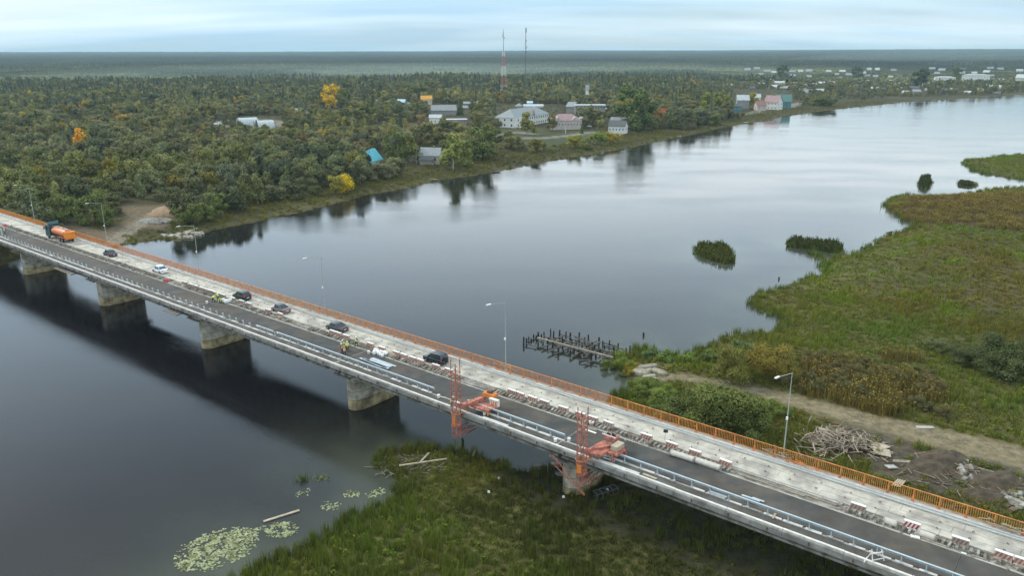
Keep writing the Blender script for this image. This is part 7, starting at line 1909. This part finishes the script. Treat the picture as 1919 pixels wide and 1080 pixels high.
# heap of planks
timber_brown = mat('brown_timber', (.15, .105, .07), .9, var=.35, scale=1.5); timber_heap = mat('heap_timber', (.28, .23, .17), .9, var=.3, scale=1.5)
e = empty('plank_heap', GG(1580, 838), 0, 'large tangled heap of grey planks and broken timber beside the track', 'timber heap'); O_ = Vector(e.location)
pms = [MB().bb(-l_ / 2, l_ / 2, -w_ / 2, w_ / 2, -.035, .035).mesh('plank', m_) for l_, w_, m_ in ((2.2, .14, timber_heap), (1.6, .12, timber_grey), (2.8, .15, timber_heap), (1.2, .18, timber_brown), (3.2, .12, timber_grey), (1.5, .22, timber_brown), (1.9, .13, timber_pale))]
for k in range(285):
    x = 1577 + rng.gauss(0, 38); x = min(max(x, 1500), 1655); cyy = 838 + (x - 1577) * .10; y = cyy + rng.gauss(0, 14)
    p = G(x, y, 1.2) - O_; hz_ = max(0, 1 - ((x - 1577) / 75) ** 2 - ((y - cyy) / 34) ** 2) * .9
    link('plank', pms[rng.randrange(7)], e, (p.x, p.y, rng.uniform(.05, .25) + hz_ * rng.uniform(.3, 1.1)), (rng.gauss(0, .3), rng.gauss(0, .28), rng.uniform(0, 3.14)))
e2 = empty('timber_stack', GG(1560, 798), 0, 'row of long parallel grey boards lying beyond the plank heap', 'timber stack'); O2 = Vector(e2.location)
for k in range(9):
    a, b_ = G(1527 + k * 3, 801 + k * 2.2, 1.5), G(1574 + k * 4, 815 + k * 2.6, 1.5); MB().bar(a - O2 + Vector((0, 0, .1)), b_ - O2 + Vector((0, 0, .1 + rng.uniform(0, .3))), .26, .14).build('board', timber_pale if k % 3 else timber_grey, e2)
MB().bar(G(1530, 785, 1.4) - O2, G(1618, 812, 1.4) - O2, .3, .3).build('long_log', rust, e2)
for (x, y, l_, w_, rz_, m_, lb) in [(1647, 842, 2.8, 1.8, .6, timber_pale, 'torn tan sheet on the right end of the plank heap'), (1652, 852, 2.2, 1.6, -.3, timber_pale, 'lower torn tan sheet below the plank heap end'), (1670, 877, 1.4, 1.0, .2, concrete, 'white broken plate on the mud below the plank heap'), (1690, 867, 2.2, .5, -.3, timber_grey, 'grey plank on the mud right of the plank heap'), (1715, 874, 1.6, .35, .5, timber_pale, 'pale beam on the mud by the soil mounds'), (1668, 851, .8, .4, 0, white_paint, 'small white scrap right of the torn tan sheet'), (1835, 880, 3.4, .3, -.6, timber_grey, 'grey log across the broken concrete heap'), (1733, 803, 2.4, .6, -.2, concrete, 'flat pale sheet lying on the sandy track'), (1905, 905, 2.6, .25, .7, timber_grey, 'thin log beside the mud at the right edge')]:
    o = MB().bb(-l_ / 2, l_ / 2, -w_ / 2, w_ / 2, -.06, .08).build('sheet' if w_ > .7 else 'beam', m_, None); o.location = GG(x, y) + Vector((0, 0, .35 if x < 1660 else .12)); o.rotation_euler = (rng.uniform(-.1, .25), rng.uniform(-.15, .15), rz_); tag(o, lb, 'sheet' if w_ > .7 else 'beam')
def lumps(x, y, n_, sx, sy, lb, size=.6):
    e = empty('concrete_rubble', GG(x, y), 0, lb, 'rubble'); O_ = Vector(e.location)
    for k in range(n_): p = GG(x + rng.gauss(0, sx), y + rng.gauss(0, sy), 1) - O_; s0 = size * rng.uniform(.4, 1.5); MB().box(p + Vector((0, 0, .15)), (s0, s0 * rng.uniform(.5, 1), s0 * .5), rx=rng.uniform(-.4, .4), rz=rng.uniform(0, 3), taper=.8).build('lump', concrete_old if k % 3 else (concrete if k % 2 else timber_brown), e)
lumps(1812, 884, 38, 11, 6, 'heap of broken concrete pieces beside the soil mound', .6); lumps(1905, 945, 26, 9, 9, 'scatter of broken concrete at the right edge of the mud', .9); lumps(1640, 835, 22, 12, 6, 'small rubble at the end of the plank heap', .4)
e = empty('scattered_timber', GG(1770, 900), 0, 'brown boards and sticks strewn over the mud right of the plank heap', 'timber scraps'); O_ = Vector(e.location)
for k in range(110):
    x = rng.uniform(1650, 1918); y = 868 + (x - 1650) * .22 + rng.gauss(0, 17); p = GG(x, y, 2) - O_
    link('plank', pms[rng.choice([1, 3, 3, 4, 5, 5, 0])], e, (p.x, p.y, p.z + rng.uniform(.05, .3)), (rng.gauss(0, .15), rng.gauss(0, .15), rng.uniform(0, 3.14)), rng.uniform(.5, .95))
# yellow boards tossed at the railing foot
for k in range(4): put_board((1671 + k * 5, 911 + k), (1684 + k * 4, 899 + k), .2, .06, ['tan board leaning outside the railing, first of four', 'tan board leaning outside the railing, second of four', 'tan board leaning outside the railing, third of four', 'tan board leaning outside the railing, right most of four'][k], m=timber_pale, z=.9, base=0.8)
# near bank: planks, debris, lily pads
put_board((494, 979), (561, 958), .34, .12, 'long pale beam floating beside the water lilies', 'beam', m=timber_pale, z=.04, name='floating_beam', base=0)
put_board((748, 874), (838, 861), .25, .12, 'long pale pole lying on the weeds under the bridge', 'pole', m=timber_pale, z=1.0, name='pole', base=0)
put_board((788, 867), (804, 850), .22, .12, 'short pole crossing the weeds by the long one', 'pole', m=timber_pale, z=1.0, name='pole', base=0)
put_board((1386, 1056), (1410, 1037), .2, .12, 'short grey pole on the dark grass at the bottom', 'pole', m=timber_grey, z=1.2, name='pole', base=0)
put_board((886, 855), (891, 843), .2, .1, 'short stick in the grass under the left gantry', 'pole', m=timber_grey, z=.9, name='pole', base=0)
e = empty('scrap_frame', GG(1135, 930), .5, 'dark metal lattice frame lying in the grass behind the front pier', 'frame')
for a, b_ in [((-1.6, -.5, .1), (1.6, -.5, .1)), ((-1.6, .5, .1), (1.6, .5, .1)), ((-1.6, -.5, .9), (1.6, -.5, .9)), ((-1.6, .5, .9), (1.6, .5, .9))] + [((-1.6 + .8 * i, -.5, .1), (-1.6 + .8 * i, -.5, .9)) for i in range(5)] + [((-1.6 + .8 * i, -.5, .9), (-1.6 + .8 * i, .5, .9)) for i in range(5)]: MB().bar(a, b_, .09).build('strut', steel_d, e)
for (x, y) in [(916, 931), (1056, 940), (1138, 926), (935, 905)]:
    o = MB().box((0, 0, .3), (.35, .28, .22), taper=.7).build('litter', white_bag, None); o.location = GG(x, y) + Vector((0, 0, .35)); tag(o, 'scrap of white litter on the grass in front of the pier', 'litter', 'scraps of litter')
o = MB().loft([[(1.0 * k * math.cos(a), .8 * k * math.sin(a), z) for a in [2 * math.pi * i / 12 for i in range(12)]] for z, k in ((-.3, 1), (.35, .9), (.6, .6), (.7, .1))]).build('boulder', concrete, None, smooth=True); o.location = G(855, 842, .1); o.scale = (.9,) * 3; tag(o, 'pale round boulder beside the square black stump', 'boulder')
for (x, y, l_) in [(1050, 872, 3.0), (1010, 876, 2.2)]:
    o = MB().bb(-l_ / 2, l_ / 2, -.35, .35, -.2, .35).build('concrete_beam', concrete_old, None); o.location = G(x, y, .25); o.rotation_euler = (0, 0, .15); tag(o, 'dark concrete beam in the mud by the front pier' if x == 1050 else 'short concrete beam left of the front pier in the mud', 'beam')
lily_m = mat('lily_pad', (.34, .37, .20), .6, var=.35, scale=3, col2=(.14, .15, .05), col2scale=1.1); reedm = grass_m
def vn_(x, y): return float(fnoise(np.array([x / 13.0]), np.array([y / 6.0]), 13)[0])
def lilies(n_, cx_, cy_, sx, sy, slope, lb, dens=1.0):
    mb = MB()
    for k in range(n_):
        while True:
            u, v = rng.uniform(-1, 1), rng.uniform(-1, 1)
            if u * u + v * v < 1 + rng.gauss(0, .08) and rng.random() < (dens * (1.1 - .7 * (u * u + v * v)) if vn_(cx_ + u * sx, cy_ + v * sy) > .44 else .12): break
        p = G(cx_ + u * sx, cy_ + v * sy + u * slope, .012 + .004 * (k % 9)); r_ = rng.uniform(.07, .155); a0 = rng.uniform(0, 6.28)
        mb.poly([(p.x, p.y, p.z)] + [(p.x + r_ * math.cos(a0 + .3 + i * .81), p.y + r_ * math.sin(a0 + .3 + i * .81), p.z + rng.uniform(0, .03)) for i in range(8)])
    mb.build('lily_pads', lily_m, None, kind='stuff', label=lb)
lilies(1500, 405, 1031, 80, 36, -22, 'large yellow green patch of water lily pads'); lilies(260, 528, 994, 32, 15, -4, 'looser trail of lily pads below the floating beam', .8); lilies(60, 658, 927, 17, 8, 0, 'small cluster of lily pads off the bank', .7)
lilies(60, 704, 924, 20, 8, -4, 'second small cluster of lily pads close to the bank', .7); lilies(50, 618, 949, 22, 9, 0, 'sparse lily pads between beam and bank', .6); lilies(26, 568, 925, 15, 9, -4, 'few lily pads under the grass tussock', .6); lilies(40, 480, 995, 20, 6, -6, 'lily pads joining the patch and its trail', .8)
o = link('grass_tussock', TUFTS[3], None, G(567, 902, 0), 0, (2.0, 1.6, 1.0), 'lone green grass tussock standing in the water', 'tussock'); o['tint'] = [.6, .8, .4]
o = link('grass_tussock', TUFTS[0], None, G(604, 897, 0), 0, (1.4, 1.4, .5), 'small yellowish tuft in the water right of the green tussock', 'tussock'); o['tint'] = [1.4, 1.7, .4]
# weeds on the debris under the bridge
mb = MB(); e = empty('reed_litter', (0, 0, 0), 0, 'matted dead weeds and sticks under the bridge edge at the near bank', 'debris')
for k in range(170):
    p = GG(rng.uniform(705, 840), rng.uniform(842, 880), 1); mb.bar(p + Vector((0, 0, .2)), p + Vector((rng.gauss(0, .7), rng.gauss(0, .7), .25 + rng.uniform(-.1, .2))), .05)
mb.build('sticks', timber_grey, e, kind='stuff')
